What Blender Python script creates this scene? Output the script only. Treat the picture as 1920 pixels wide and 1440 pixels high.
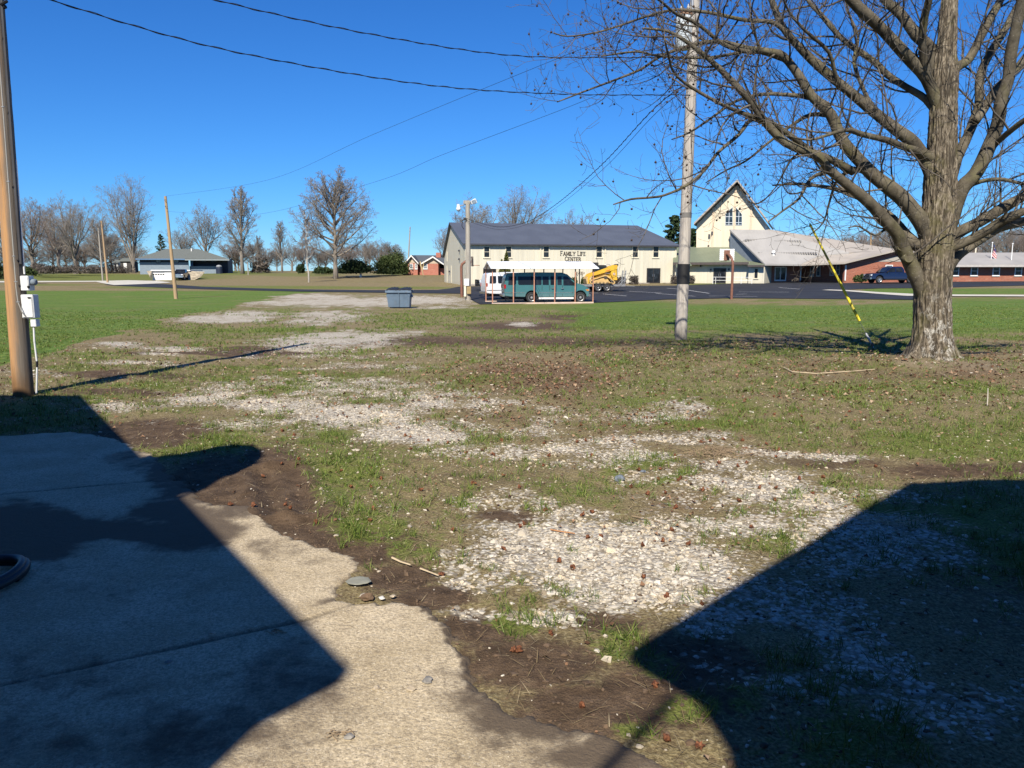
import bpy, bmesh, math, random
import numpy as np
from mathutils import Vector, Matrix, noise as mnoise

S = bpy.context.scene
for o in list(bpy.data.objects):
    bpy.data.objects.remove(o)
COL = S.collection
rad = math.radians

# ---------------------------------------------------------------- camera
CAMH = 1.75
F = 1442.0                                  # focal length in pixels of the 1920-wide photograph
PITCH = math.atan(210.0 / F)
cp, sp = math.cos(PITCH), math.sin(PITCH)
cam = bpy.data.cameras.new('camera')
cam.sensor_width = 36.0
cam.lens = 36.0 * F / 1920.0
cam.clip_start = 0.05
cam.clip_end = 6000
camo = bpy.data.objects.new('camera', cam)
camo.location = (0, 0, CAMH)
camo.rotation_euler = (math.pi / 2 - PITCH, 0, 0)
COL.objects.link(camo)
S.camera = camo

# ---------------------------------------------------------------- sky, sun, exposure
SUN_EL = rad(43)
SUN_AZ = math.atan2(-0.19, -0.98)           # towards the sun, clockwise from +Y
tosun = Vector((math.sin(SUN_AZ) * math.cos(SUN_EL), math.cos(SUN_AZ) * math.cos(SUN_EL), math.sin(SUN_EL)))
W = bpy.data.worlds.new('World')
S.world = W
W.use_nodes = True
nt = W.node_tree
nt.nodes.clear()
sky = nt.nodes.new('ShaderNodeTexSky')
sky.sky_type = 'NISHITA'
sky.sun_disc = False
sky.sun_elevation = SUN_EL
sky.sun_rotation = SUN_AZ % (2 * math.pi)
sky.altitude = 200
sky.air_density = 1.0
sky.dust_density = 0.0
sky.ozone_density = 8.0
# the clear, deep blue of this sky: a gain per channel, red and green with a little more contrast
sp_ = nt.nodes.new('ShaderNodeSeparateColor')
pw_ = nt.nodes.new('ShaderNodeMath'); pw_.operation = 'POWER'; pw_.inputs[1].default_value = 1.3
pg_ = nt.nodes.new('ShaderNodeMath'); pg_.operation = 'POWER'; pg_.inputs[1].default_value = 1.1
cb_ = nt.nodes.new('ShaderNodeCombineColor')
nt.links.new(sky.outputs[0], sp_.inputs[0]); nt.links.new(sp_.outputs[0], pw_.inputs[0]); nt.links.new(sp_.outputs[1], pg_.inputs[0])
for src_, k_, i_ in ((pw_.outputs[0], .20, 0), (pg_.outputs[0], .478, 1), (sp_.outputs[2], .835, 2)):
    m_ = nt.nodes.new('ShaderNodeMath'); m_.operation = 'MULTIPLY'; m_.inputs[1].default_value = k_
    nt.links.new(src_, m_.inputs[0]); nt.links.new(m_.outputs[0], cb_.inputs[i_])
bg = nt.nodes.new('ShaderNodeBackground')
bg.inputs['Strength'].default_value = 0.10
wo = nt.nodes.new('ShaderNodeOutputWorld')
nt.links.new(cb_.outputs[0], bg.inputs['Color'])
nt.links.new(bg.outputs[0], wo.inputs['Surface'])
sl = bpy.data.lights.new('sun', 'SUN')
sl.energy = 4.8
sl.angle = rad(0.42)
sl.color = (1.0, 0.93, 0.80)
slo = bpy.data.objects.new('sun', sl)
slo.rotation_euler = tosun.to_track_quat('Z', 'Y').to_euler()
slo.location = (0, -20, 40)
COL.objects.link(slo)
S.view_settings.view_transform = 'Standard'
S.view_settings.look = 'None'
S.view_settings.gamma = 1.0
S.view_settings.exposure = 0.68
S.render.engine = 'CYCLES'
S.cycles.max_bounces = 5
S.cycles.diffuse_bounces = 2
S.cycles.glossy_bounces = 3
S.cycles.transparent_max_bounces = 8
S.cycles.caustics_reflective = False
S.cycles.caustics_refractive = False
S.cycles.use_denoising = True

# ---------------------------------------------------------------- pixel <-> world helpers (real distances)
CAM = np.array([0, 0, CAMH])
def ray(u, v):
    x = (u - 960) / F
    w = (720 - v) / F
    return np.array([x, cp + w * sp, -sp + w * cp])
def at(u, v, Y):
    d = ray(u, v)
    return CAM + d * (Y / d[1])
def project(x, y, z):
    dz = z - CAMH
    dep = y * cp - dz * sp
    up = y * sp + dz * cp
    dep = np.maximum(dep, 1e-3)
    return 960 + F * x / dep, 720 - F * up / dep

# ---------------------------------------------------------------- terrain
TT = np.array([-1.5, -.7, -.45, -.2, 0, .25, .45, .7, 1.5])
TY = np.array([1, 12, 20, 40, 60, 80, 100, 130, 155, 190, 260, 700, 3000.])
TZ = np.array([
    [0, 0, 0, 0, 0, 0, 0, 0, 0],
    [0, 0, 0, 0, 0, 0, 0, 0, 0],
    [0, 0, -.03, -.05, -.05, -.02, 0, 0, 0],
    [-.2, -.25, -.3, -.32, -.32, -.25, -.15, -.1, 0],
    [-.4, -.45, -.5, -.55, -.55, -.42, -.1, 0, 0],
    [-.3, -.3, -.35, -.4, -.30, -.20, .28, .4, .45],
    [-.2, -.2, -.2, 0, .12, .2, .5, .6, .7],
    [0, 0, -.2, .7, .5, .5, .8, .9, 1],
    [.6, .5, 0, 1.5, 1.2, .9, 1, 1.1, 1.2],
    [1.6, 1.6, 1.2, 1.9, 1.6, 1.4, 1.4, 1.4, 1.4],
    [2., 2., 2.1, 2.1, 2, 2, 2, 2, 2],
    [2.6, 2.6, 2.6, 2.6, 2.6, 2.6, 2.6, 2.6, 2.6],
    [5, 5, 5, 5, 5, 5, 5, 5, 5.]])
_gt = np.linspace(-1.5, 1.5, 121)
_gl = np.linspace(0, math.log(3000.), 161)
_tmp = np.array([np.interp(_gl, np.log(TY), TZ[:, j]) for j in range(len(TT))]).T
_G = np.array([np.interp(_gt, TT, r) for r in _tmp])
def _blur(a, axis, s):
    k = np.exp(-0.5 * (np.arange(-3 * s, 3 * s + 1) / s) ** 2); k /= k.sum()
    pad = [(0, 0), (0, 0)]; pad[axis] = (3 * s, 3 * s)
    b = np.pad(a, pad, mode='edge')
    return np.apply_along_axis(lambda m: np.convolve(m, k, 'valid'), axis, b)
_G = _blur(_blur(_G, 0, 2), 1, 4)
def terr(x, y):
    x = np.asarray(x, float); y = np.asarray(y, float)
    yy = np.maximum(y, 1.0)
    t = np.clip(x / np.maximum(yy, 4.0), -1.499, 1.499)
    l = np.clip(np.log(yy), 0, _gl[-1] - 1e-6)
    ft = (t + 1.5) / 3.0 * 120; fl = l / _gl[-1] * 160
    i = np.minimum(ft.astype(int), 119); j = np.minimum(fl.astype(int), 159)
    a = ft - i; b = fl - j
    return (_G[j, i] * (1 - a) * (1 - b) + _G[j, i + 1] * a * (1 - b) + _G[j + 1, i] * (1 - a) * b + _G[j + 1, i + 1] * a * b)
def tz(x, y):
    return float(terr(x, y))
def gnd(u, v):
    """point where the sight line of a pixel meets the terrain"""
    d = ray(u, v)
    lo, hi = 0.5, 0.5
    while hi < 3000:
        p = CAM + d * hi
        if p[2] < tz(p[0], p[1]): break
        lo = hi; hi *= 1.03
    for _ in range(40):
        m = (lo + hi) / 2; p = CAM + d * m
        if p[2] < tz(p[0], p[1]): hi = m
        else: lo = m
    return CAM + d * lo

# ---------------------------------------------------------------- numpy value noise
_rs = np.random.RandomState(7)
_NT = _rs.rand(256, 256)
def vnoise(x, y, seed=0):
    x = np.asarray(x, float) + seed * 17.3; y = np.asarray(y, float) + seed * 9.1
    xi = np.floor(x).astype(int); yi = np.floor(y).astype(int)
    fx = x - xi; fy = y - yi
    fx = fx * fx * (3 - 2 * fx); fy = fy * fy * (3 - 2 * fy)
    a = _NT[xi % 256, yi % 256]; b = _NT[(xi + 1) % 256, yi % 256]
    c = _NT[xi % 256, (yi + 1) % 256]; d = _NT[(xi + 1) % 256, (yi + 1) % 256]
    return a * (1 - fx) * (1 - fy) + b * fx * (1 - fy) + c * (1 - fx) * fy + d * fx * fy
def fbm(x, y, oct=4, seed=0):
    s = 0; a = .5; n = 0
    for k in range(oct):
        s = s + a * vnoise(x * 2 ** k, y * 2 ** k, seed + k * 3); n += a; a *= .55
    return s / n
def sstep(a, b, x):
    t = np.clip((x - a) / (b - a), 0, 1)
    return t * t * (3 - 2 * t)

# ---------------------------------------------------------------- object helpers
def tag(o, label=None, cat=None, group=None, kind=None):
    if label: o['label'] = label
    if cat: o['category'] = cat
    if group: o['group'] = group
    if kind: o['kind'] = kind
    return o
def empty(name, loc, rz=0.0, label=None, cat=None, group=None):
    o = bpy.data.objects.new(name, None)
    o.empty_display_size = 0.3
    o.location = tuple(float(c) for c in loc)
    o.rotation_euler = (0, 0, rz)
    COL.objects.link(o)
    return tag(o, label, cat, group)
def copy_tree(o, parent=None):
    c = o.copy()
    COL.objects.link(c)
    if parent is not None: c.parent = parent
    for ch in o.children:
        copy_tree(ch, c)
    return c
def mesh_np(name, V, Fc, mat, parent=None, smooth=False, attrs=None):
    """V (n,3), Fc (m,k) arrays"""
    V = np.asarray(V, np.float32); Fc = np.asarray(Fc, np.int32)
    me = bpy.data.meshes.new(name)
    k = Fc.shape[1]
    me.vertices.add(len(V)); me.vertices.foreach_set('co', V.ravel())
    me.loops.add(Fc.size); me.loops.foreach_set('vertex_index', Fc.ravel())
    me.polygons.add(len(Fc)); me.polygons.foreach_set('loop_start', np.arange(0, Fc.size, k, dtype=np.int32))
    me.polygons.foreach_set('use_smooth', np.full(len(Fc), smooth))
    me.update(calc_edges=True)
    for n, a in (attrs or {}).items():
        at_ = me.attributes.new(n, 'FLOAT', 'POINT')
        at_.data.foreach_set('value', np.asarray(a, np.float32).ravel())
    me.materials.append(mat)
    o = bpy.data.objects.new(name, me)
    COL.objects.link(o)
    if parent is not None: o.parent = parent
    return o

class MB:
    def __init__(s): s.v = []; s.f = []
    def add(s, vs, fs):
        b = len(s.v); s.v += [tuple(float(c) for c in p) for p in vs]; s.f += [tuple(b + i for i in f) for f in fs]
        return s
    def box(s, x0, x1, y0, y1, z0, z1):
        vs = [(x, y, z) for z in (z0, z1) for y in (y0, y1) for x in (x0, x1)]
        return s.add(vs, [(0, 2, 3, 1), (4, 5, 7, 6), (0, 1, 5, 4), (2, 6, 7, 3), (0, 4, 6, 2), (1, 3, 7, 5)])
    def prism(s, pts, a, b, axis='y'):
        """2-D outline pts (p,q) extruded from a to b; axis y: (p,c,q); axis x: (c,p,q); axis z: (p,q,c)"""
        n = len(pts)
        def m(p, c):
            return (p[0], c, p[1]) if axis == 'y' else (c, p[0], p[1]) if axis == 'x' else (p[0], p[1], c)
        vs = [m(p, a) for p in pts] + [m(p, b) for p in pts]
        fs = [tuple(range(n)), tuple(range(2 * n - 1, n - 1, -1))] + [(i, i + n, (i + 1) % n + n, (i + 1) % n) for i in range(n)]
        return s.add(vs, fs)
    def tube(s, pts, r, n=8, cap=True):
        P = [Vector(p) for p in pts]
        m = len(P)
        R = [r] * m if not hasattr(r, '__len__') else list(r)
        vs = []; nrm = None
        for i in range(m):
            d = (P[min(i + 1, m - 1)] - P[max(i - 1, 0)])
            if d.length < 1e-9: d = Vector((0, 0, 1))
            d.normalize()
            if nrm is None:
                a = Vector((0, 0, 1)) if abs(d.z) < .9 else Vector((1, 0, 0))
                nrm = d.cross(a).normalized()
            else:
                nrm = (nrm - d * nrm.dot(d))
                if nrm.length < 1e-6: nrm = d.orthogonal()
                nrm.normalize()
            bi = d.cross(nrm)
            for k in range(n):
                t = 2 * math.pi * k / n
                vs.append(P[i] + (nrm * math.cos(t) + bi * math.sin(t)) * R[i])
        fs = [(i * n + k, i * n + (k + 1) % n, (i + 1) * n + (k + 1) % n, (i + 1) * n + k) for i in range(m - 1) for k in range(n)]
        if cap: fs += [tuple(range(n - 1, -1, -1)), tuple((m - 1) * n + k for k in range(n))]
        return s.add(vs, fs)
    def lathe(s, prof, c=(0, 0, 0), n=20, axis='z'):
        """prof list of (r, h)"""
        vs = []
        for r, h in prof:
            for k in range(n):
                t = 2 * math.pi * k / n
                a, b = r * math.cos(t), r * math.sin(t)
                vs.append((c[0] + a, c[1] + b, c[2] + h) if axis == 'z' else (c[0] + a, c[1] + h, c[2] + b) if axis == 'y' else (c[0] + h, c[1] + a, c[2] + b))
        m = len(prof)
        fs = [(i * n + k, i * n + (k + 1) % n, (i + 1) * n + (k + 1) % n, (i + 1) * n + k) for i in range(m - 1) for k in range(n)]
        fs += [tuple(range(n - 1, -1, -1)), tuple((m - 1) * n + k for k in range(n))]
        return s.add(vs, fs)
    def build(s, name, mat, parent=None, smooth=False, bevel=0, fix=True):
        me = bpy.data.meshes.new(name)
        me.from_pydata(s.v, [], s.f)
        if fix or bevel:
            bm = bmesh.new(); bm.from_mesh(me)
            bmesh.ops.recalc_face_normals(bm, faces=bm.faces)
            if bevel:
                es = [e for e in bm.edges if len(e.link_faces) == 2 and e.calc_face_angle(0) > .5]
                bmesh.ops.bevel(bm, geom=es, offset=bevel, segments=2, affect='EDGES', clamp_overlap=True)
            bm.to_mesh(me); bm.free()
        if smooth:
            me.polygons.foreach_set('use_smooth', [True] * len(me.polygons))
            if smooth != 'all':
                try: me.set_sharp_from_angle(angle=rad(38))
                except Exception: pass
        me.update()
        me.materials.append(mat)
        o = bpy.data.objects.new(name, me)
        COL.objects.link(o)
        if parent is not None: o.parent = parent
        return o

# ---------------------------------------------------------------- materials
def srgb(r, g, b):
    f = lambda c: (c / 255 / 12.92) if c / 255 <= .04045 else ((c / 255 + .055) / 1.055) ** 2.4
    return (f(r), f(g), f(b))
class NG:
    """tiny node-graph helper"""
    def __init__(s, name):
        s.m = bpy.data.materials.new(name); s.m.use_nodes = True
        s.t = s.m.node_tree; s.t.nodes.clear()
        s.out = s.n('ShaderNodeOutputMaterial'); s.p = s.n('ShaderNodeBsdfPrincipled')
        s.l(s.p.outputs[0], s.out.inputs['Surface'])
        s.tc = s.n('ShaderNodeTexCoord')
        s.co = s.tc.outputs['Object']
    def n(s, t): return s.t.nodes.new(t)
    def l(s, a, b): s.t.links.new(a, b)
    def set(s, inp, x):
        if hasattr(x, 'is_output'): s.l(x, inp)
        else:
            if isinstance(x, tuple) and len(x) == 3 and inp.type == 'RGBA': x = x + (1,)
            inp.default_value = x
    def map(s, scale=(1, 1, 1), vec=None, rot=(0, 0, 0)):
        m = s.n('ShaderNodeMapping'); s.l(vec or s.co, m.inputs['Vector'])
        m.inputs['Scale'].default_value = scale; m.inputs['Rotation'].default_value = rot
        return m.outputs[0]
    def noise(s, scale, detail=4, rough=.55, vec=None, dist=0.0, col=False):
        x = s.n('ShaderNodeTexNoise'); s.l(vec or s.co, x.inputs['Vector'])
        x.inputs['Scale'].default_value = scale; x.inputs['Detail'].default_value = detail
        x.inputs['Roughness'].default_value = rough; x.inputs['Distortion'].default_value = dist
        return x.outputs['Color' if col else 'Fac']
    def vor(s, scale, vec=None, out='Distance', feature='F1', rnd=1.0):
        x = s.n('ShaderNodeTexVoronoi'); x.feature = feature; s.l(vec or s.co, x.inputs['Vector'])
        x.inputs['Scale'].default_value = scale; x.inputs['Randomness'].default_value = rnd
        return x.outputs[out]
    def mix(s, fac, a, b, mode='MIX'):
        x = s.n('ShaderNodeMix'); x.data_type = 'RGBA'; x.blend_type = mode
        s.set(x.inputs[0], fac); s.set(x.inputs[6], a); s.set(x.inputs[7], b)
        return x.outputs[2]
    def math(s, op, a, b=0.0, c=0.0, clamp=False):
        x = s.n('ShaderNodeMath'); x.operation = op; x.use_clamp = clamp
        s.set(x.inputs[0], a); s.set(x.inputs[1], b); s.set(x.inputs[2], c)
        return x.outputs[0]
    def rng(s, v, a, b, c=0.0, d=1.0, smooth=True):
        x = s.n('ShaderNodeMapRange'); x.interpolation_type = 'SMOOTHSTEP' if smooth else 'LINEAR'
        s.set(x.inputs[0], v); x.inputs[1].default_value = a; x.inputs[2].default_value = b
        x.inputs[3].default_value = c; x.inputs[4].default_value = d
        return x.outputs[0]
    def ramp(s, v, stops):
        x = s.n('ShaderNodeValToRGB'); s.l(v, x.inputs[0])
        el = x.color_ramp.elements
        while len(el) < len(stops): el.new(.5)
        for e, (p, c) in zip(el, stops): e.position = p; e.color = tuple(c) + (1,)
        return x.outputs[0]
    def attr(s, name):
        x = s.n('ShaderNodeAttribute'); x.attribute_name = name; return x.outputs['Fac']
    def island(s):
        return s.n('ShaderNodeNewGeometry').outputs['Random Per Island']
    def bump(s, h, strength=.3, dist=.02):
        x = s.n('ShaderNodeBump'); s.set(x.inputs['Height'], h)
        x.inputs['Strength'].default_value = strength; x.inputs['Distance'].default_value = dist
        s.l(x.outputs[0], s.p.inputs['Normal'])
    def base(s, c, rough=.8, metal=0.0, spec=.5):
        s.set(s.p.inputs['Base Color'], c); s.set(s.p.inputs['Roughness'], rough)
        s.p.inputs['Metallic'].default_value = metal
        s.p.inputs['Specular IOR Level'].default_value = spec
        return s.m
def mulc(c, k): return tuple(min(1, x * k) for x in c)
def M(name, col, rough=.7, var=.15, scale=3.0, metal=0.0, spec=.4, bump=0.0, bscale=40, dirt=0.0, dirtcol=(.12, .09, .06)):
    g = NG(name)
    n = g.noise(scale, 5)
    c = g.mix(g.rng(n, .3, .7), mulc(col, 1 - var), mulc(col, 1 + var))
    if dirt:
        c = g.mix(g.math('MULTIPLY', g.rng(g.noise(scale * 3.1, 6, .65), .5, .75), dirt), c, dirtcol)
    if bump: g.bump(g.noise(bscale, 4), bump)
    return g.base(c, rough, metal, spec)
def paint(name, col, rough=.25):
    g = NG(name)
    c = g.mix(g.rng(g.noise(2.5, 4), .35, .75, 0, .35), col, mulc(col, .8))
    # road dust low down on the panels
    sx = g.n('ShaderNodeSeparateXYZ'); g.l(g.co, sx.inputs[0])
    d = g.rng(sx.outputs[2], .95, .35, 0, .35 if sum(col) > .2 else .1)
    c = g.mix(g.math('MULTIPLY', d, g.noise(6, 4)), c, (.3, .27, .22))
    m = g.base(c, rough, 0, .5)
    g.p.inputs['Coat Weight'].default_value = .3; g.p.inputs['Coat Roughness'].default_value = .08
    return m
def siding(name, col, pitch=.6, var=.06):
    g = NG(name)
    sx = g.n('ShaderNodeSeparateXYZ'); g.l(g.co, sx.inputs[0])
    h = g.math('ADD', sx.outputs[0], sx.outputs[1])
    fr = g.math('FRACT', g.math('DIVIDE', h, pitch))
    cell = g.n('ShaderNodeTexWhiteNoise'); cell.noise_dimensions = '1D'
    g.l(g.math('FLOOR', g.math('DIVIDE', h, pitch)), cell.inputs['W'])
    c = g.mix(g.rng(cell.outputs[0], 0, 1, 0, 1, False), mulc(col, 1 - var), mulc(col, 1 + var))
    st = g.noise(1.3, 5, .6, g.map((1.5, 1.5, .12)))
    c = g.mix(g.rng(st, .42, .75, 0, .34), c, mulc(col, .68))
    low = g.rng(sx.outputs[2], .7, 0, 0, .35)
    c = g.mix(g.math('MULTIPLY', low, g.noise(2, 4)), c, (.25, .2, .14))
    g.bump(g.rng(fr, .02, .1), .5, .03)
    return g.base(c, .5, 0, .4)
def roofmat(name, col, pitch=.4, rough=.5, axis=0, stain=.2):
    g = NG(name)
    sx = g.n('ShaderNodeSeparateXYZ'); g.l(g.co, sx.inputs[0])
    fr = g.math('FRACT', g.math('DIVIDE', sx.outputs[axis], pitch))
    c = g.mix(g.rng(g.noise(.5, 5), .3, .7), mulc(col, .92), mulc(col, 1.08))
    c = g.mix(g.rng(g.noise(1.5, 5, .6, g.map((.6, .6, .6))), .5, .8, 0, stain), c, mulc(col, .7))
    g.bump(g.rng(fr, .05, .15), .4, .03)
    return g.base(c, rough, 0, .4)
def brick(name, c1=(.36, .10, .05), c2=(.25, .07, .042), mortar=(.30, .22, .17)):
    g = NG(name)
    sx = g.n('ShaderNodeSeparateXYZ'); g.l(g.co, sx.inputs[0])
    cb = g.n('ShaderNodeCombineXYZ'); g.l(g.math('ADD', sx.outputs[0], sx.outputs[1]), cb.inputs[0]); g.l(sx.outputs[2], cb.inputs[1])
    b = g.n('ShaderNodeTexBrick'); g.l(cb.outputs[0], b.inputs['Vector'])
    b.inputs['Scale'].default_value = 1.0; b.inputs['Brick Width'].default_value = .22; b.inputs['Row Height'].default_value = .075
    b.inputs['Mortar Size'].default_value = .008; b.inputs['Mortar Smooth'].default_value = .1; b.inputs['Bias'].default_value = -.1
    b.inputs['Color1'].default_value = c1 + (1,); b.inputs['Color2'].default_value = c2 + (1,); b.inputs['Mortar'].default_value = mortar + (1,)
    pale = g.rng(g.noise(1.6, 5, .7, g.map((.55, .55, 4.5))), .56, .68)
    c = g.mix(g.math('MULTIPLY', pale, .45), b.outputs[0], (.52, .30, .21))
    c = g.mix(g.rng(g.noise(2.2, 5, .7, g.map((.6, .6, 4.))), .56, .7, 0, .5), c, mulc(c2, .6))
    g.bump(b.outputs['Fac'], -.25, .01)
    return g.base(c, .85, 0, .3)
def glassy(name, col=(.012, .014, .018), rough=.08):
    g = NG(name)
    c = g.mix(g.rng(g.noise(1.7, 3), .4, .7), col, mulc(col, 2.2))
    return g.base(c, rough, 0, .3)
def wood_pole(name, c1, c2, dark=.35, foot=True, grey=False):
    g = NG(name)
    n = g.noise(6, 6, .65, g.map((5, 5, .18)))
    c = g.mix(g.rng(n, .35, .65), c1, c2)
    cr = g.rng(g.noise(9, 5, .6, g.map((6, 6, .12))), .58, .68)
    c = g.mix(g.math('MULTIPLY', cr, dark), c, mulc(c1, .3))
    if grey:
        sq = g.n('ShaderNodeSeparateXYZ'); g.l(g.co, sq.inputs[0])
        side = g.math('ADD', sq.outputs[0], g.math('ADD', g.math('MULTIPLY', sq.outputs[2], -.019), g.math('MULTIPLY', g.noise(2.5, 5, .65, g.map((2, 2, .35))), .16)))
        c = g.mix(g.rng(side, .075, .165, 0, .95), c, g.mix(n, (.075, .065, .055), (.21, .185, .155)))
    if foot:
        sx = g.n('ShaderNodeSeparateXYZ'); g.l(g.co, sx.inputs[0])
        h = g.math('ADD', sx.outputs[2], g.math('MULTIPLY', g.noise(3, 4, .6, g.map((3, 3, .6))), .7))
        c = g.mix(g.rng(h, .9, .4, 0, .85), c, mulc(c1, .28))
    g.bump(n, .5, .02)
    return g.base(c, .85, 0, .25)
# ================================================================ GROUND
def blobs(u, v, L, soft=.6):
    m = np.zeros_like(u)
    for b in L:
        cu, cv, ru, rv = b[:4]; w = b[4] if len(b) > 4 else 1.0
        d = np.sqrt(((u - cu) / ru) ** 2 + ((v - cv) / rv) ** 2)
        m = np.maximum(m, w * sstep(1 + soft, 1 - soft, d))
    return m
GRAVEL = [(430, 742, 80, 22, .7), (540, 760, 120, 16, .85), (660, 780, 110, 18, .95), (770, 808, 90, 20, .95), (640, 688, 110, 8, .75), (760, 691, 100, 8, .75),
          (680, 722, 160, 11, .6), (760, 740, 150, 12, .55), (870, 757, 110, 14, .5), (600, 742, 120, 9, .6), (980, 850, 110, 16, .8), (1100, 862, 120, 20, .9), (1000, 798, 42, 20, .6), (880, 838, 90, 13, .65),
          (1120, 1050, 210, 66), (1235, 1040, 130, 62), (1010, 1010, 130, 34, .85), (1180, 1110, 120, 36, .85), (1390, 915, 150, 26, .9), (1490, 940, 110, 24, .9),
          (1290, 876, 110, 18, .75), (1200, 885, 120, 16, .6), (1560, 962, 90, 20, .75), (1440, 854, 140, 9, .9), (1330, 815, 45, 7, .8), (1370, 985, 150, 22, .6),
          (950, 930, 95, 22, .6), (900, 985, 60, 16, .7), (1250, 768, 62, 18, .5), (1480, 1080, 250, 90, .42), (1720, 1000, 230, 60, .5), (1600, 1200, 280, 100, .34),
          (1800, 1300, 200, 80, .32), (1300, 1160, 90, 34, .6), (995, 1170, 46, 14, .7), (880, 1165, 60, 12, .6), (620, 637, 110, 13), (700, 627, 80, 7, .9),
          (560, 650, 60, 8, .9), (620, 592, 70, 11, .8), (585, 604, 60, 6, .7), (418, 598, 90, 8), (470, 588, 60, 5, .9), (650, 566, 190, 9), (560, 556, 100, 5), (790, 563, 100, 8),
          (212, 646, 45, 5, .8), (320, 654, 70, 4, .8), (260, 682, 90, 4, .8), (300, 665, 40, 4, .7), (60, 700, 60, 5, .6), (980, 608, 26, 3, .9), (820, 577, 50, 2.4, .8), (1190, 581, 40, 2.5, .5),
          (215, 762, 80, 14, .5), (290, 790, 40, 10, .45), (900, 805, 170, 16, .5), (1010, 775, 140, 14, .42), (600, 715, 200, 10, .45), (620, 665, 150, 8, .42), (1150, 830, 190, 12, .5), (1080, 950, 160, 18, .5), (1280, 935, 120, 16, .55), (520, 800, 130, 10, .4), (1700, 940, 120, 20, .7), (1560, 1130, 60, 20, .5)]
GRASS = [(640, 575, 60, 5, .5), (880, 584, 170, 9, .75), (760, 598, 150, 13, .6), (560, 575, 90, 7, .6), (520, 625, 90, 12, .55), (420, 640, 160, 26, .5),
         (640, 655, 60, 5, .4), (300, 700, 90, 14, .5), (270, 722, 120, 12, .8), (480, 715, 110, 12, .55), (400, 700, 60, 8, .5), (1000, 575, 150, 7, .8), (1060, 588, 70, 5, .7),
         (560, 800, 130, 20, .5), (460, 800, 90, 16, .55), (640, 860, 110, 26, .6), (620, 920, 60, 26, .75), (690, 985, 90, 40, .8), (740, 1030, 60, 26, .7), (840, 930, 40, 16, .7), (760, 940, 60, 26, .6),
         (1160, 870, 60, 14, .8), (1230, 900, 36, 12, .9), (1120, 885, 40, 10, .7), (1090, 1120, 70, 14, .8), (950, 1180, 50, 22, .9), (1010, 1170, 60, 20, .6), (1110, 1210, 70, 45, .7),
         (1190, 1250, 70, 40, .6), (1240, 1330, 60, 40, .7), (1160, 1370, 50, 18, .7), (1330, 1330, 50, 40, .7), (1480, 1280, 200, 90, .5), (1560, 1400, 200, 70, .75), (1650, 1100, 160, 50, .4),
         (1240, 690, 110, 22, .55), (1400, 720, 160, 30, .55), (1140, 680, 80, 16, .6), (1300, 750, 110, 22, .5), (1480, 790, 70, 16, .6), (1640, 835, 60, 10, .8), (1560, 760, 140, 26, .45),
         (1820, 770, 160, 34, .5), (1700, 800, 130, 26, .45), (1450, 788, 45, 8, .8), (1640, 660, 50, 6, .8), (1880, 880, 60, 20, .4), (1310, 650, 120, 10, .4), (1460, 870, 60, 10, .4),
         (60, 775, 150, 26, .8), (1450, 662, 280, 18, .6), (1250, 725, 240, 34, .55), (1600, 795, 240, 40, .5), (1760, 745, 160, 20, .5), (1150, 640, 120, 12, .5), (900, 660, 120, 12, .3), (150, 735, 80, 5, .5), (850, 875, 60, 10, .5), (1900, 700, 100, 10, .3)]
LITTER = [(1000, 705, 140, 40, .8), (1080, 720, 90, 40, .7), (1250, 670, 200, 20, .5), (1560, 690, 160, 18, .55), (1860, 700, 140, 22, .6), (1350, 850, 90, 12, .7), (1640, 735, 200, 20, .35),
          (1350, 640, 260, 9, .5), (1290, 940, 90, 26, .6), (1150, 790, 150, 30, .5), (960, 780, 90, 20, .5), (1250, 1000, 130, 20, .5), (1800, 662, 200, 10, .5)]
SOIL_SHADOW = [(300, 810, 100, 22), (520, 905, 60, 60), (560, 985, 90, 40), (430, 920, 90, 50), (640, 1020, 90, 36, .8), (720, 1085, 70, 24), (800, 1130, 70, 22), (880, 1190, 50, 26), (960, 1250, 110, 40, .7), (1060, 1330, 120, 50, .6),
        (1000, 1110, 0, 0), (1250, 1250, 120, 50, .6), (1180, 1300, 110, 60, .7), (1500, 870, 120, 12, .4), (1800, 880, 160, 16, .7), (1060, 640, 160, 10, .5), (1150, 595, 120, 8, .8), (1000, 612, 130, 7, .6), (860, 640, 160, 8, .5),
        (400, 662, 160, 3, .9), (250, 700, 130, 4, .9), (480, 655, 60, 2.5, .9), (1730, 700, 110, 12, .15), (930, 960, 60, 16, .6), (1080, 1170, 60, 16, .6), (230, 735, 110, 5, .6)]  # bare soil; the long thin streaks at left paint in the left pole's shadow
GRAVEL = [b for b in GRAVEL if b[2]]; SOIL_SHADOW = [b for b in SOIL_SHADOW if b[2]]

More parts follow.
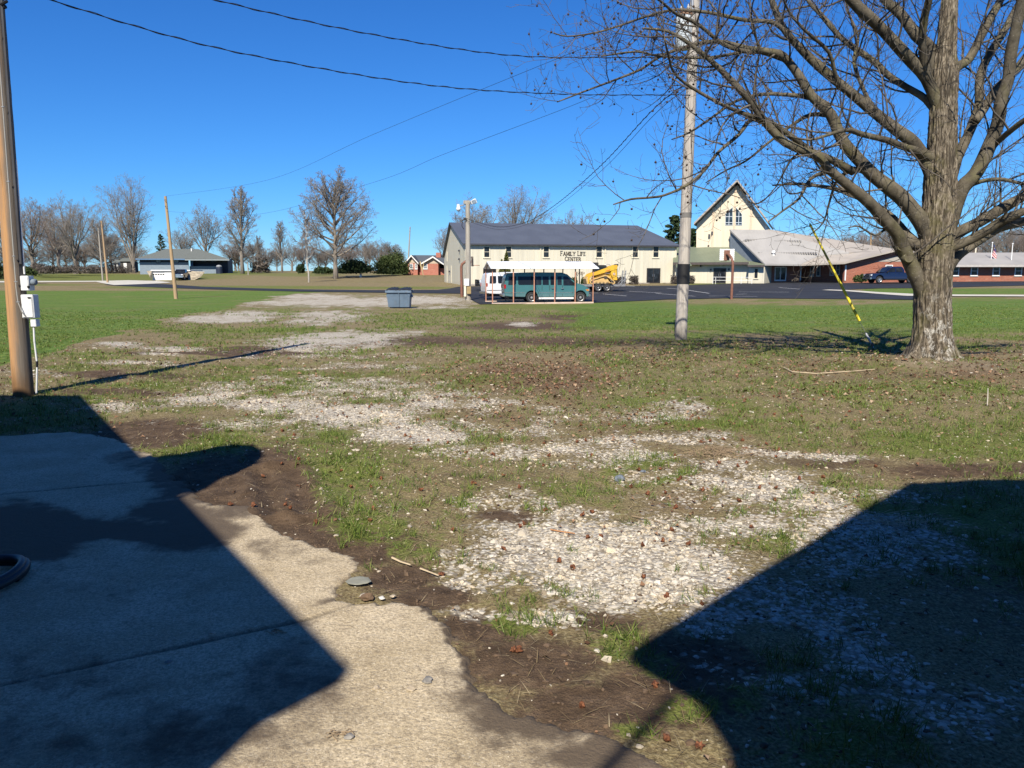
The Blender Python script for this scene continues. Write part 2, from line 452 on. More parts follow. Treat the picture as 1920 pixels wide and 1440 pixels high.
def uB(v): return np.interp(v, [545, 552, 578, 605, 655, 690, 740], [640, 545, 425, 300, 125, -10, -250])
def masks(x, y, z):
    u, v = project(x, y, z)
    w1 = fbm(x * .55, y * .55, 4, 1) - .5; w2 = fbm(x * .6 + 40, y * .6, 4, 2) - .5
    k = np.minimum(1, 6 / np.maximum(y, 1))           # warp in pixels shrinks with distance
    uu = u + w1 * 260 * k; vv = v + w2 * 70 * k ** 1.6
    n = fbm(x * 2.6, y * 2.6, 5, 3) - .5; n0 = fbm(x * .9, y * .9, 4, 6) - .5
    gb = blobs(uu, vv, GRAVEL, .8)
    gr = np.clip(gb * .95 + (n * 1.3 + n0 * .9) * (gb > .04), 0, 1)
    gs = blobs(uu, vv, GRASS, .7) * .9
    wob = (fbm(x * .35, y * .35, 3, 5) - .5)
    lawnL = sstep(14, -14, u + wob * 110 - uB(v)) * sstep(542, 548, v) * sstep(780, 730, v)
    lawnR = sstep(1010, 1130, u + wob * 160) * sstep(556, 566, v + wob * 8) * sstep(648, 606, v + wob * 40)
    lawnR = np.maximum(lawnR, sstep(1590, 1640, u) * sstep(540, 542, v) * sstep(553, 551, v))
    tanR = blobs(u, v, [(1480, 566, 230, 7, .8), (1880, 640, 160, 14, .7), (1600, 620, 120, 10, .3), (1280, 618, 90, 8, .4)])
    lawnR = lawnR * (1 - tanR)
    far = sstep(545, 541, v)
    farg = blobs(u, v, [(150, 520, 330, 8, .8), (440, 539, 330, 4, .75), (650, 540, 260, 3, .7), (560, 515, 120, 5, .6), (780, 540, 90, 3.5, .7), (420, 512, 120, 6, .7), (720, 515, 160, 4, .45), (1750, 546, 300, 6, .9)])
    farg = np.maximum(farg, np.clip(.30 + (fbm(x * .06, y * .06, 4, 91) - .5) * 1.6, 0, .7))
    gs = gs * (1 - far) + farg * far
    lawn = np.maximum(lawnL, lawnR)
    gs = np.maximum(gs, lawn)
    gr = gr * (1 - lawn)
    li = blobs(uu, vv, LITTER, .8) * (1 - lawn * .8)
    so = blobs(uu, vv, SOIL_SHADOW, .7)
    pt = fbm(x * .8 + 9, y * .8, 4, 8) - .5
    gs = np.maximum(gs, np.clip(.47 + pt * 1.1 + w1 * .5, 0, .85) * (1 - .9 * so) * (1 - .75 * gr) * (1 - .45 * li) * (1 - far) * sstep(2.5, 5, y))
    return gr, gs, li, so, lawn, u, v

# slab outline (measured on the photograph, then fixed on the ground)
SLABPX = [(-700, 822), (0, 820), (130, 813), (195, 820), (245, 838), (290, 862), (330, 900), (395, 950), (470, 953), (497, 972), (505, 1000), (560, 1012), (610, 1030), (650, 1050), (668, 1074), (660, 1100),
          (640, 1128), (690, 1138), (742, 1138), (790, 1142), (815, 1156), (838, 1185), (868, 1212), (888, 1248), (905, 1300), (980, 1350), (1060, 1380), (1140, 1388), (1190, 1420), (1230, 1450), (1330, 1600)]
SLAB = np.array([gnd(*p)[:2] for p in SLABPX] + [(1.2, -2.0), (-9, -2.0)])
def poly_sd(x, y, P):
    d = np.full(x.shape, 1e9); ins = np.zeros(x.shape, bool)
    n = len(P)
    for i in range(n):
        ax, ay = P[i]; bx, by = P[(i + 1) % n]
        ex, ey = bx - ax, by - ay
        t = np.clip(((x - ax) * ex + (y - ay) * ey) / (ex * ex + ey * ey + 1e-12), 0, 1)
        d = np.minimum(d, (x - ax - t * ex) ** 2 + (y - ay - t * ey) ** 2)
        c = ((ay > y) != (by > y))
        ins ^= c & (x < (bx - ax) * (y - ay) / (by - ay + 1e-12) + ax)
    d = np.sqrt(d)
    return np.where(ins, d, -d)
def slab_sd(x, y):
    s = poly_sd(x, y, SLAB)
    return s + (fbm(x * 2.2, y * 2.2, 4, 11) - .5) * .12 + (fbm(x * 9, y * 9, 3, 12) - .5) * .12 + (vnoise(x * 34, y * 34, 13) - .5) * .045
RUTS = [((500, 885), (520, 960)), ((535, 880), (575, 960))]
def gz(x, y, sd=None):
    x = np.asarray(x, float); y = np.asarray(y, float)
    z = terr(x, y)
    near = sstep(30, 12, y)
    z = z + ((fbm(x * 1.1, y * 1.1, 3, 21) - .5) * .07 + (fbm(x * 5, y * 5, 3, 22) - .5) * .03) * near
    if sd is None:
        sd = np.full(x.shape, -9.0)
        q = (y < 9.5) & (x < 2.5) & (x > -9.5)
        if np.any(q):
            if x.ndim: sd[q] = poly_sd(x[q], y[q], SLAB)
            else: sd = poly_sd(x.reshape(1), y.reshape(1), SLAB)[0]
    for a, b in RUTS:
        A = gnd(*a)[:2]; B = gnd(*b)[:2]; e = B - A
        t = np.clip(((x - A[0]) * e[0] + (y - A[1]) * e[1]) / (e @ e), 0, 1)
        d = np.sqrt((x - A[0] - t * e[0]) ** 2 + (y - A[1] - t * e[1]) ** 2)
        z = z - .05 * np.exp(-(d / .07) ** 2) + .03 * np.exp(-((d - .17) / .07) ** 2)
    # soil mound at the foot of the big tree
    dx = (x - TREE[0]); dy = (y - TREE[1])
    rr = np.sqrt((dx * .85) ** 2 + dy ** 2)
    z = z + .16 * np.exp(-(rr / 1.15) ** 2) * (1 + .5 * (fbm(x * 2, y * 2, 3, 44) - .5))
    return z * (1 - sstep(0, .35, sd)) + (z - .06) * sstep(0, .35, sd)
TREE = gnd(1745, 684)

ys = [-12, -8, -5, -3, -1.5, -.3, .6, 1.3, 1.8, 2.1]
for vv_ in np.arange(1500, 545, -2.0):
    d_ = ray(960, vv_); yy_ = -CAMH / d_[2] * d_[1]
    if yy_ > 2.2 and yy_ < 60: ys.append(yy_)
yy_ = ys[-1]
while yy_ < 3000:
    yy_ *= 1.016; ys.append(yy_)
ys = np.array(ys)
ts = np.concatenate([np.linspace(-3.5, -.86, 14)[:-1], np.linspace(-.86, .86, 640), np.linspace(.86, 3.5, 14)[1:]])
YY = np.repeat(ys[:, None], len(ts), 1); XX = ts[None, :] * np.maximum(YY + 2.5, 3.0)
XXf, YYf = XX.ravel(), YY.ravel()
ZZ = gz(XXf, YYf)
gr, gs, li, so, lawn, U_, V_ = masks(XXf, YYf, terr(XXf, YYf))
_mr = np.sqrt(((XXf - TREE[0] - .1) * .8) ** 2 + ((YYf - TREE[1] + .55) * 1.0) ** 2)
mound = sstep(1.25, .35, _mr + (fbm(XXf * 2, YYf * 2, 4, 61) - .5) * 1.1)
nr, nc = XX.shape
idx = np.arange(nr * nc).reshape(nr, nc)
FF = np.stack([idx[:-1, :-1], idx[:-1, 1:], idx[1:, 1:], idx[1:, :-1]], -1).reshape(-1, 4)

g = NG('ground_earth')
wv = g.map((1, 1, 0))
nf = g.noise(55, 3, .6, wv); nm = g.noise(7, 5, .65, wv); nl = g.noise(.9, 5, .6, wv); nb = g.noise(20, 4, .6, wv)
soil = g.mix(g.rng(g.noise(130, 3, .7, wv), .35, .7, 0, .6), g.ramp(nm, [(.28, (.050, .033, .021)), (.5, (.105, .070, .044)), (.72, (.17, .118, .076))]), (.036, .024, .015))
straw = g.ramp(nf, [(.3, (.085, .065, .032)), (.5, (.205, .163, .082)), (.72, (.36, .30, .175))])
a_gr, a_gs, a_li, a_so, a_la = [g.attr(k) for k in ('gravel', 'grass', 'litter', 'soil', 'lawn')]
sfac = g.rng(g.math('SUBTRACT', g.math('ADD', g.math('MULTIPLY', nb, .8), g.math('MULTIPLY', nl, .6)), g.math('MULTIPLY', a_so, .8)), .33, .78)
c = g.mix(sfac, soil, straw)
lit = g.ramp(nf, [(.3, (.06, .036, .022)), (.55, (.16, .095, .058)), (.75, (.31, .21, .135))])
c = g.mix(g.rng(g.math('ADD', a_li, g.math('MULTIPLY', g.math('SUBTRACT', nb, .5), 1.1)), .35, .85, 0, .8), c, lit)
gcol = g.ramp(nf, [(.28, (.050, .064, .012)), (.5, (.118, .142, .030)), (.75, (.23, .24, .078))])
lcol = g.ramp(g.noise(5, 8, .8, g.map((1, .55, 0))), [(.3, (.033, .070, .010)), (.5, (.084, .152, .021)), (.7, (.185, .25, .052))])
lcol = g.mix(g.rng(g.noise(1.1, 6, .75, wv), .5, .7, 0, .45), lcol, (.14, .16, .045))
lcol = g.mix(g.rng(g.noise(.25, 5, .65, wv), .47, .7, 0, .75), lcol, (.155, .155, .055))
lcol = g.mix(g.rng(g.noise(.6, 4, .6, g.map((.5, 1.6, 0))), .5, .7, 0, .45), lcol, (.033, .075, .012))
gcol = g.mix(a_la, gcol, lcol)
gf = g.rng(g.math('ADD', a_gs, g.math('MULTIPLY', g.math('SUBTRACT', g.math('ADD', g.math('MULTIPLY', nm, .5), g.math('MULTIPLY', nb, .5)), .5), 1.5)), .38, .72)
c = g.mix(g.math('MULTIPLY', gf, .92), c, gcol)
# crushed limestone: cells with their own brightness and dark gaps
vv1 = g.vor(34, wv, 'Color'); vd = g.vor(34, wv, 'Distance')
sepc = g.n('ShaderNodeSeparateColor'); g.l(vv1, sepc.inputs[0])
stc = g.ramp(sepc.outputs[0], [(0, (.31, .265, .205)), (.4, (.46, .415, .34)), (1, (.60, .56, .48))])
stc = g.mix(g.rng(vd, .45, .75, 0, .55), stc, (.12, .09, .06))
c = g.mix(g.math('MULTIPLY', g.attr('mound'), g.rng(nb, .3, .6, .35, .9)), c, g.mix(nf, (.13, .098, .064), (.30, .24, .165)))
gfac = g.rng(g.math('ADD', a_gr, g.math('MULTIPLY', g.math('SUBTRACT', g.math('ADD', g.math('MULTIPLY', sepc.outputs[1], .35), g.math('ADD', g.math('MULTIPLY', nm, .25), g.math('MULTIPLY', g.noise(2.4, 6, .72, wv), .4))), .5), 1.9)), .36, .72)
c = g.mix(gfac, c, stc)
h = g.math('ADD', g.math('MULTIPLY', nf, .7), g.math('ADD', g.math('ADD', nb, g.math('MULTIPLY', g.noise(130, 3, .7, wv), .4)), g.math('MULTIPLY', g.math('MULTIPLY', gfac, vd), -.8)))
g.bump(h, .7, .026)
GMAT = g.base(c, .95, 0, .15)
ground = mesh_np('ground', np.stack([XXf, YYf, ZZ], 1), FF, GMAT, smooth=True, attrs=dict(gravel=gr, grass=gs, litter=li, soil=so, lawn=lawn, mound=mound))
tag(ground, 'gravel, grass and bare soil ground running to the horizon', 'ground', kind='structure')

def draped(name, px, mat, lift, maxe=4.0, world=None):
    P = [gnd(*p)[:2] for p in px] if world is None else world
    bm = bmesh.new()
    bm.faces.new([bm.verts.new((p[0], p[1], 0)) for p in P])
    bmesh.ops.triangulate(bm, faces=bm.faces)
    for _ in range(6):
        es = [e for e in bm.edges if e.calc_length() > maxe]
        if not es: break
        bmesh.ops.subdivide_edges(bm, edges=es, cuts=1)
        bmesh.ops.triangulate(bm, faces=bm.faces)
    for vt in bm.verts: vt.co.z = tz(vt.co.x, vt.co.y) + lift
    bmesh.ops.recalc_face_normals(bm, faces=bm.faces)
    me = bpy.data.meshes.new(name); bm.to_mesh(me); bm.free()
    me.materials.append(mat)
    o = bpy.data.objects.new(name, me); COL.objects.link(o)
    o['kind'] = 'structure'
    return o
g = NG('asphalt')
c = g.mix(g.rng(g.noise(.35, 5, .6), .3, .7), (.017, .018, .022), (.029, .030, .035))
c = g.mix(g.rng(g.noise(.15, 5, .7, g.map((.3, 1.6, 1))), .52, .75, 0, .4), c, (.05, .05, .052))
g.bump(g.noise(30, 3), .2, .01)
ASPH = g.base(c, .8, 0, .3)
LOT = [(195, 534), (250, 531.5), (310, 533), (380, 538), (480, 541), (560, 543), (700, 544.5), (820, 544), (842, 541.5), (860, 538), (900, 537), (1265, 536), (1440, 529.5), (1600, 527.5), (2050, 528), (2050, 533), (1740, 540.5), (1650, 541), (1585, 543.5),
       (1650, 549), (1730, 553.5), (1730, 563), (1500, 560.5), (1370, 559.5), (1250, 562), (1120, 568), (900, 571), (880, 560), (865, 551), (700, 549), (560, 547), (480, 545), (380, 542.6), (300, 539.5), (215, 536)]
tag(draped('asphalt_lot', LOT, ASPH, .035), 'dark asphalt road and parking lot in front of the long cream building', 'parking lot')
CONC = M('concrete_path', (.50, .47, .40), .85, .1, 1.5, bump=.1)
tag(draped('concrete_path', [(1555, 544), (1590, 545), (1650, 549), (1715, 552.3), (1800, 553.6), (2050, 555), (2050, 558), (1800, 556.6), (1700, 556), (1640, 551.5), (1585, 546.8), (1540, 544.8)], CONC, .06, 3), 'pale concrete path crossing the lawn behind the big tree', 'path')
tag(draped('concrete_driveway', [(-150, 531), (180, 528.8), (214, 535), (300, 531.8), (322, 530), (296, 527), (240, 525.8), (200, 526.8), (-150, 528)], CONC, .05, 4), 'pale concrete driveway leading to the blue house', 'driveway')
MARK = M('road_paint', (.55, .55, .53), .8, .25, 4)
for i, (a, b) in enumerate([((1229, 551), (1304, 556.5)), ((1096, 550), (1122, 550.4)), ((1180, 547), (1240, 550)), ((1290, 545), (1330, 551)), ((1385, 548), (1480, 548.8)), ((1330, 556), (1420, 557)), ((1460, 540), (1500, 543)),
                            ((1130, 552), (1175, 556)), ((1250, 541), (1290, 544)), ((1380, 553), (1400, 552))]):
    A = gnd(*a)[:2]; B = gnd(*b)[:2]; e = (B - A) / np.linalg.norm(B - A); n_ = np.array([-e[1], e[0]]) * .07
    o = draped('road_marking', None, MARK, .05, 2.0, world=[A - n_, B - n_, B + n_, A + n_])

# ---------------------------------------------------------------- concrete slab with soil washed over it
gx = np.concatenate([np.arange(-9, -4.6, .08), np.arange(-4.6, 1.6, .022)]); gy = np.concatenate([np.arange(-2, 2.0, .12), np.arange(2.0, 6.2, .02), np.arange(6.2, 9.3, .035)])
SX, SY = np.meshgrid(gx, gy)
sxf, syf = SX.ravel(), SY.ravel()
sd = slab_sd(sxf, syf)
su, sv = project(sxf, syf, np.zeros_like(sxf))
w = (fbm(sxf * 1.4, syf * 1.4, 4, 31) - .5); w3 = fbm(sxf * 9, syf * 9, 3, 33) - .5
DIRT_SHADE = [(150, 985, 260, 22, 1.0), (330, 985, 130, 40, 1.0), (420, 945, 130, 40, .95), (20, 1010, 110, 50, .9), (360, 900, 60, 50, .9), (290, 880, 60, 30, .6), (970, 1320, 140, 70, 1.0), (1110, 1410, 150, 45, .95), (930, 1400, 130, 50, .5), (850, 1270, 60, 22, .5),
        (720, 1120, 70, 16, .9), (640, 1140, 60, 8, .7), (540, 1300, 150, 90, .6), (380, 1380, 260, 80, .65), (120, 1280, 260, 70, .42), (230, 1090, 240, 36, .36), (60, 1400, 200, 60, .5), (560, 1230, 90, 30, .5), (500, 1030, 90, 12, .5), (600, 1060, 60, 14, .4), (200, 1110, 120, 14, .3), (560, 1180, 60, 14, .45)]  # soil stains, with extra brown painted into the shaded part against its blue cast
dirt = blobs(su + w * 190, sv + w * 90, DIRT_SHADE, .75)
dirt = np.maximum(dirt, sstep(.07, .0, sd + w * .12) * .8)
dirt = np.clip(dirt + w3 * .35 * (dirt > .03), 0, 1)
def line_d(a, b):
    A = gnd(*a)[:2]; B = gnd(*b)[:2]; e = B - A
    t = np.clip(((sxf - A[0]) * e[0] + (syf - A[1]) * e[1]) / (e @ e), 0, 1)
    return np.sqrt((sxf - A[0] - t * e[0]) ** 2 + (syf - A[1] - t * e[1]) ** 2)
jn = np.zeros_like(sxf)
wig = (fbm(sxf * 5, syf * 5, 3, 35) - .5) * .03
for a, b, s in [((-300, 1358), (400, 1205), 1), ((400, 1205), (580, 1166), 1), ((580, 1166), (720, 1118), .8), ((-300, 958), (280, 905), .8)]:
    jn = np.maximum(jn, s * .75 * sstep(.022, .006, line_d(a, b) + wig))
sz = .018 + (fbm(sxf * .8, syf * .8, 3, 34) - .5) * .012 - jn * .012
sz = sz - sstep(.02, -.05, sd) * .055 - sstep(-.03, -.25, sd) * .12
q = np.arange(len(sxf)).reshape(SX.shape)
SF = np.stack([q[:-1, :-1], q[:-1, 1:], q[1:, 1:], q[1:, :-1]], -1).reshape(-1, 4)
keep = (sd.reshape(SX.shape)[:-1, :-1] > -.3).ravel()
g = NG('old_concrete')
n1 = g.noise(2.2, 6, .65); n2 = g.noise(60, 3, .7); n3 = g.noise(12, 5, .7)
c = g.mix(g.rng(n1, .3, .7), (.43, .345, .22), (.60, .50, .35))
c = g.mix(g.rng(n2, .35, .68, 0, .75), c, (.24, .19, .125))
c = g.mix(g.rng(g.noise(28, 4, .75), .52, .66, 0, .55), c, (.21, .165, .11))
c = g.mix(g.rng(g.noise(90, 2, .6), .60, .66, 0, .7), c, (.60, .52, .39))
wrp = g.n('ShaderNodeVectorMath'); wrp.operation = 'MULTIPLY_ADD'; g.l(g.noise(3, 4, .6, None, 0, True), wrp.inputs[0]); wrp.inputs[1].default_value = (.35, .35, 0); g.l(g.co, wrp.inputs[2])
ck = g.vor(.55, wrp.outputs[0], 'Distance', 'DISTANCE_TO_EDGE')
c = g.mix(g.math('MULTIPLY', g.rng(ck, .006, .001), g.rng(n1, .45, .6, 0, .3)), c, (.05, .04, .03))
c = g.mix(g.rng(g.noise(160, 2, .6), .60, .68, 0, .65), c, (.10, .085, .065))
c = g.mix(g.rng(n3, .56, .72, 0, .4), c, (.17, .13, .085))
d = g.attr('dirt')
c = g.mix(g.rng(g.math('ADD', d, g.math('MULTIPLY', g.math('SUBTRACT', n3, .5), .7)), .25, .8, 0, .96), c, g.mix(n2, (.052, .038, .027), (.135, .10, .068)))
c = g.mix(g.math('MULTIPLY', g.attr('joint'), .8), c, (.03, .024, .018))
g.bump(g.math('ADD', g.math('MULTIPLY', n2, .6), n3), .8, .014)
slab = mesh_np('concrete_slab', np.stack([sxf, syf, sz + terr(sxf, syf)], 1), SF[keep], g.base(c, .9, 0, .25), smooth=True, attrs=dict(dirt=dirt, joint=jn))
tag(slab, 'worn concrete slab with ragged edges and soil washed over it', 'slab', kind='structure')

# ---------------------------------------------------------------- scattered ground cover (uncountable: one object each)
rs = np.random.RandomState(3)
def sample(n, y0, y1, p=1.0, side=.72):
    y = y0 + (y1 - y0) * rs.rand(n) ** p
    x = (rs.rand(n) * 2 - 1) * (side * y + 1.2)
    k = rs.rand(n) < (side * y + 1.2) / (side * y1 + 1.2)      # even density over the widening wedge
    return x[k], y[k]
def rotm(n):
    a = rs.rand(n) * 6.283; b = np.arccos(1 - 2 * rs.rand(n)); c_ = rs.rand(n) * 6.283
    ca, sa, cb, sb, cc, sc = np.cos(a), np.sin(a), np.cos(b), np.sin(b), np.cos(c_), np.sin(c_)
    Rz = np.zeros((n, 3, 3)); Rz[:, 0, 0] = ca; Rz[:, 0, 1] = -sa; Rz[:, 1, 0] = sa; Rz[:, 1, 1] = ca; Rz[:, 2, 2] = 1
    Rx = np.zeros((n, 3, 3)); Rx[:, 0, 0] = 1; Rx[:, 1, 1] = cb; Rx[:, 1, 2] = -sb; Rx[:, 2, 1] = sb; Rx[:, 2, 2] = cb
    Rw = np.zeros((n, 3, 3)); Rw[:, 0, 0] = cc; Rw[:, 0, 1] = -sc; Rw[:, 1, 0] = sc; Rw[:, 1, 1] = cc; Rw[:, 2, 2] = 1
    return Rz, Rx, Rw
_t = (1 + 5 ** .5) / 2
ICO = np.array([(-1, _t, 0), (1, _t, 0), (-1, -_t, 0), (1, -_t, 0), (0, -1, _t), (0, 1, _t), (0, -1, -_t), (0, 1, -_t), (_t, 0, -1), (_t, 0, 1), (-_t, 0, -1), (-_t, 0, 1)]) / math.sqrt(1 + _t * _t)
ICF = np.array([(0, 11, 5), (0, 5, 1), (0, 1, 7), (0, 7, 10), (0, 10, 11), (1, 5, 9), (5, 11, 4), (11, 10, 2), (10, 7, 6), (7, 1, 8), (3, 9, 4), (3, 4, 2), (3, 2, 6), (3, 6, 8), (3, 8, 9), (4, 9, 5), (2, 4, 11), (6, 2, 10), (8, 6, 7), (9, 8, 1)])
def stones(name, x, y, r, mat, base_z=None):
    n = len(x)
    V = ICO[None] * (1 + (rs.rand(n, 12, 1) - .5) * .75)
    V = V * (np.stack([.8 + .7 * rs.rand(n), .7 + .5 * rs.rand(n), .32 + .38 * rs.rand(n)], 1) * r[:, None])[:, None, :]
    Rz, Rx, Rw = rotm(n)
    tilt = np.eye(3)[None] * 0.0 + Rz
    sm = rs.rand(n) < .3
    R = Rz.copy(); R[sm] = np.einsum('nij,njk->nik', Rz[sm], Rx[sm])
    V = np.einsum('nij,nkj->nki', R, V)
    z = (gz(x, y) if base_z is None else base_z) + r * .12
    V = V + np.stack([x, y, z], 1)[:, None, :]
    Fc = ICF[None] + (np.arange(n) * 12)[:, None, None]
    return mesh_np(name, V.reshape(-1, 3), Fc.reshape(-1, 3), mat)
g = NG('limestone')
c = g.ramp(g.island(), [(0, (.22, .18, .135)), (.2, (.37, .32, .25)), (.55, (.47, .42, .345)), (.9, (.59, .55, .48)), (1, (.52, .42, .29))])
c = g.mix(g.rng(g.noise(1.1, 4, .6), .5, .68, 0, .55), c, (.56, .45, .28))
c = g.mix(g.rng(g.noise(70, 3), .4, .75, 0, .3), c, (.30, .25, .18))
LIME = g.base(c, .9, 0, .2)
X, Y, Rr = [], [], []
for y0, y1, dens in ((2.2, 5, 3800), (5, 8, 3000), (8, 12, 1800), (12, 18, 700)):
    area = (y1 - y0) * 2 * (.72 * y1 + 1.2)
    x, y = sample(int(area * dens), y0, y1)
    m = masks(x, y, np.zeros_like(x)); grm = m[0]
    s = poly_sd(x, y, SLAB)
    k = (rs.rand(len(x)) < np.clip((grm - .2) * .85 * (.15 + 1.2 * vnoise(x * 6, y * 6, 71)), .010 + .022 * sstep(.35, .6, fbm(x * .8, y * .8, 3, 77)) * (.25 if y0 < 5 else 1), 1) * (1 - .75 * m[3] * (grm < .5)) * (1 - m[4])) & (s < -.02)
    X.append(x[k]); Y.append(y[k]); Rr.append(np.clip(rs.lognormal(math.log(.0068 if y0 < 5 else .0068 if y0 < 8 else .0068 if y0 < 12 else .0085), .48, k.sum()), .004, .030))
X = np.concatenate(X); Y = np.concatenate(Y); Rr = np.concatenate(Rr)
tag(stones('gravel', X, Y, Rr, LIME), 'white crushed limestone gravel scattered over the yard', 'gravel', kind='stuff')

def blades(name, x, y, hgt, wid, lean, mat, zoff=0.0, curl=.5):
    n = len(x)
    a = rs.rand(n) * 6.283; ca, sa = np.cos(a), np.sin(a)
    z = gz(x, y) + zoff
    th = rs.rand(n) * 6.283
    dx, dy = np.cos(th) * lean, np.sin(th) * lean
    V = np.zeros((n, 6, 3))
    for i, (t, wf) in enumerate(((0, 1), (.55, .8), (1, .12))):
        off = t + curl * t * t * lean
        px = x + dx * hgt * off; py = y + dy * hgt * off; pz = z + hgt * t * np.sqrt(np.maximum(.03, 1 - lean ** 2)) * (1 - .25 * t * lean)
        for s, j in ((-1, 0), (1, 1)):
            V[:, 2 * i + j, 0] = px + s * ca * wid * wf * .5; V[:, 2 * i + j, 1] = py + s * sa * wid * wf * .5; V[:, 2 * i + j, 2] = pz
    Fq = np.array([(0, 1, 3, 2), (2, 3, 5, 4)])[None] + (np.arange(n) * 6)[:, None, None]
    return mesh_np(name, V.reshape(-1, 3), Fq.reshape(-1, 4), mat, smooth=True)
g = NG('grass_blade')
c = g.ramp(g.island(), [(0, (.045, .078, .010)), (.4, (.085, .135, .019)), (.8, (.135, .18, .032)), (1, (.22, .22, .07))])
GRS = g.base(c, .6, 0, .3)
g.p.inputs['Subsurface Weight'].default_value = 0.0
X, Y, Hh, Wd, Ln = [], [], [], [], []
# clumps near the camera
for y0, y1, dens, nb_, wid in ((2.2, 5, 190, 18, .0036), (5, 9, 180, 10, .0048), (9, 15, 120, 7, .0068), (15, 26, 60, 7, .012), (26, 46, 30, 5, .022)):
    area = (y1 - y0) * 2 * (.72 * y1 + 1.2)
    x, y = sample(int(area * dens), y0, y1)
    m = masks(x, y, terr(x, y)); s = poly_sd(x, y, SLAB)
    cl = vnoise(x * 2.1, y * 2.1, 51)
    k = (rs.rand(len(x)) < np.clip((m[1] - .18) * 1.5, 0, 1) * (.25 + cl) * sstep(47, 33, y) + .012 * (y < 20)) & (s < -.06)
    x, y = x[k], y[k]; big = .5 + .8 * m[1][k] * cl[k]
    for i in range(nb_):
        rr = rs.rand(len(x)) * .055; aa = rs.rand(len(x)) * 6.283
        X.append(x + np.cos(aa) * rr); Y.append(y + np.sin(aa) * rr)
        Hh.append((.025 + .05 * rs.rand(len(x))) * (.6 + big) * np.where(m[4][k] > .5, .45, 1)); Wd.append(np.full(len(x), wid) * (.7 + .6 * rs.rand(len(x)))); Ln.append(.15 + .75 * rs.rand(len(x)))
X, Y, Hh, Wd, Ln = [np.concatenate(q_) for q_ in (X, Y, Hh, Wd, Ln)]
tag(blades('grass', X, Y, Hh, Wd, Ln, GRS), 'short green grass growing in tufts through the gravel and soil', 'grass', kind='stuff')
n_grass = len(X)
g = NG('dead_grass')
c = g.ramp(g.island(), [(0, (.06, .04, .022)), (.4, (.15, .105, .055)), (.8, (.27, .21, .12)), (1, (.40, .33, .21))])
DGR = g.base(c, .8, 0, .2)
X, Y = [], []
for y0, y1, dens in ((2.2, 5, 650), (5, 9, 520), (9, 15, 300), (15, 22, 80)):
    area = (y1 - y0) * 2 * (.72 * y1 + 1.2)
    x, y = sample(int(area * dens), y0, y1)
    m = masks(x, y, np.zeros_like(x)); s = poly_sd(x, y, SLAB)
    k = (rs.rand(len(x)) < (.75 - .6 * m[0] - .62 * m[3] - .5 * m[4])) & (s < -.05)
    X.append(x[k]); Y.append(y[k])
X = np.concatenate(X); Y = np.concatenate(Y); n = len(X)
tag(blades('dead_grass', X, Y, .03 + .07 * rs.rand(n), (.0022 + .002 * rs.rand(n)) * np.clip(Y / 5, 1, 3.2), .9 + .095 * rs.rand(n), DGR, .006, .2), 'dry straw coloured dead grass lying over the soil', 'dead grass', kind='stuff')
g = NG('dead_leaf')
c = g.ramp(g.island(), [(0, (.05, .025, .014)), (.45, (.15, .075, .042)), (.8, (.25, .15, .09)), (1, (.34, .255, .17))])
LEAF = g.base(c, .8, 0, .2)
X, Y = [], []
for y0, y1, dens in ((2.2, 6, 170), (6, 11, 200), (11, 20, 130)):
    area = (y1 - y0) * 2 * (.72 * y1 + 1.2)
    x, y = sample(int(area * dens), y0, y1)
    m = masks(x, y, np.zeros_like(x)); s = poly_sd(x, y, SLAB)
    k = (rs.rand(len(x)) < (.09 + .7 * m[2]) * (1 - .6 * m[3]) * (1 - .7 * m[4])) & (s < -.03)
    X.append(x[k]); Y.append(y[k])
X = np.concatenate(X); Y = np.concatenate(Y); n = len(X)
r_ = (.008 + .016 * rs.rand(n)) * np.clip(Y / 7, .8, 1.7)
V = np.zeros((n, 4, 3)); a = rs.rand(n) * 6.283
for j, (p, q_) in enumerate(((1, 0), (0, .7), (-1, .1), (0, -.7))):
    V[:, j, 0] = X + (np.cos(a) * p - np.sin(a) * q_) * r_; V[:, j, 1] = Y + (np.sin(a) * p + np.cos(a) * q_) * r_
    V[:, j, 2] = gz(X, Y) + .006 + (rs.rand(n) * .5 + (j % 2) * rs.rand(n)) * r_ * 1.1
CLOD = M('soil_clod', (.10, .066, .042), .95, .35, 30)
X, Y = [], []
for y0, y1, dens in ((2.2, 5, 700), (5, 9, 260)):
    area = (y1 - y0) * 2 * (.72 * y1 + 1.2)
    x, y = sample(int(area * dens), y0, y1)
    m = masks(x, y, np.zeros_like(x)); s = poly_sd(x, y, SLAB)
    k = (rs.rand(len(x)) < (.25 + .75 * m[3]) * (1 - .7 * m[0])) & (s < .12)
    X.append(x[k]); Y.append(y[k])
X2 = np.concatenate(X); Y2 = np.concatenate(Y)
tag(stones('soil_crumbs', X2, Y2, np.clip(rs.lognormal(math.log(.0055), .5, len(X2)), .002, .02), CLOD), 'dark crumbs of soil strewn between slab and gravel', 'soil crumbs', kind='stuff')
tag(mesh_np('leaf_litter', V.reshape(-1, 3), np.arange(4 * n).reshape(-1, 4), LEAF), 'brown dead leaf litter around the big tree and gravel', 'leaf litter', kind='stuff')
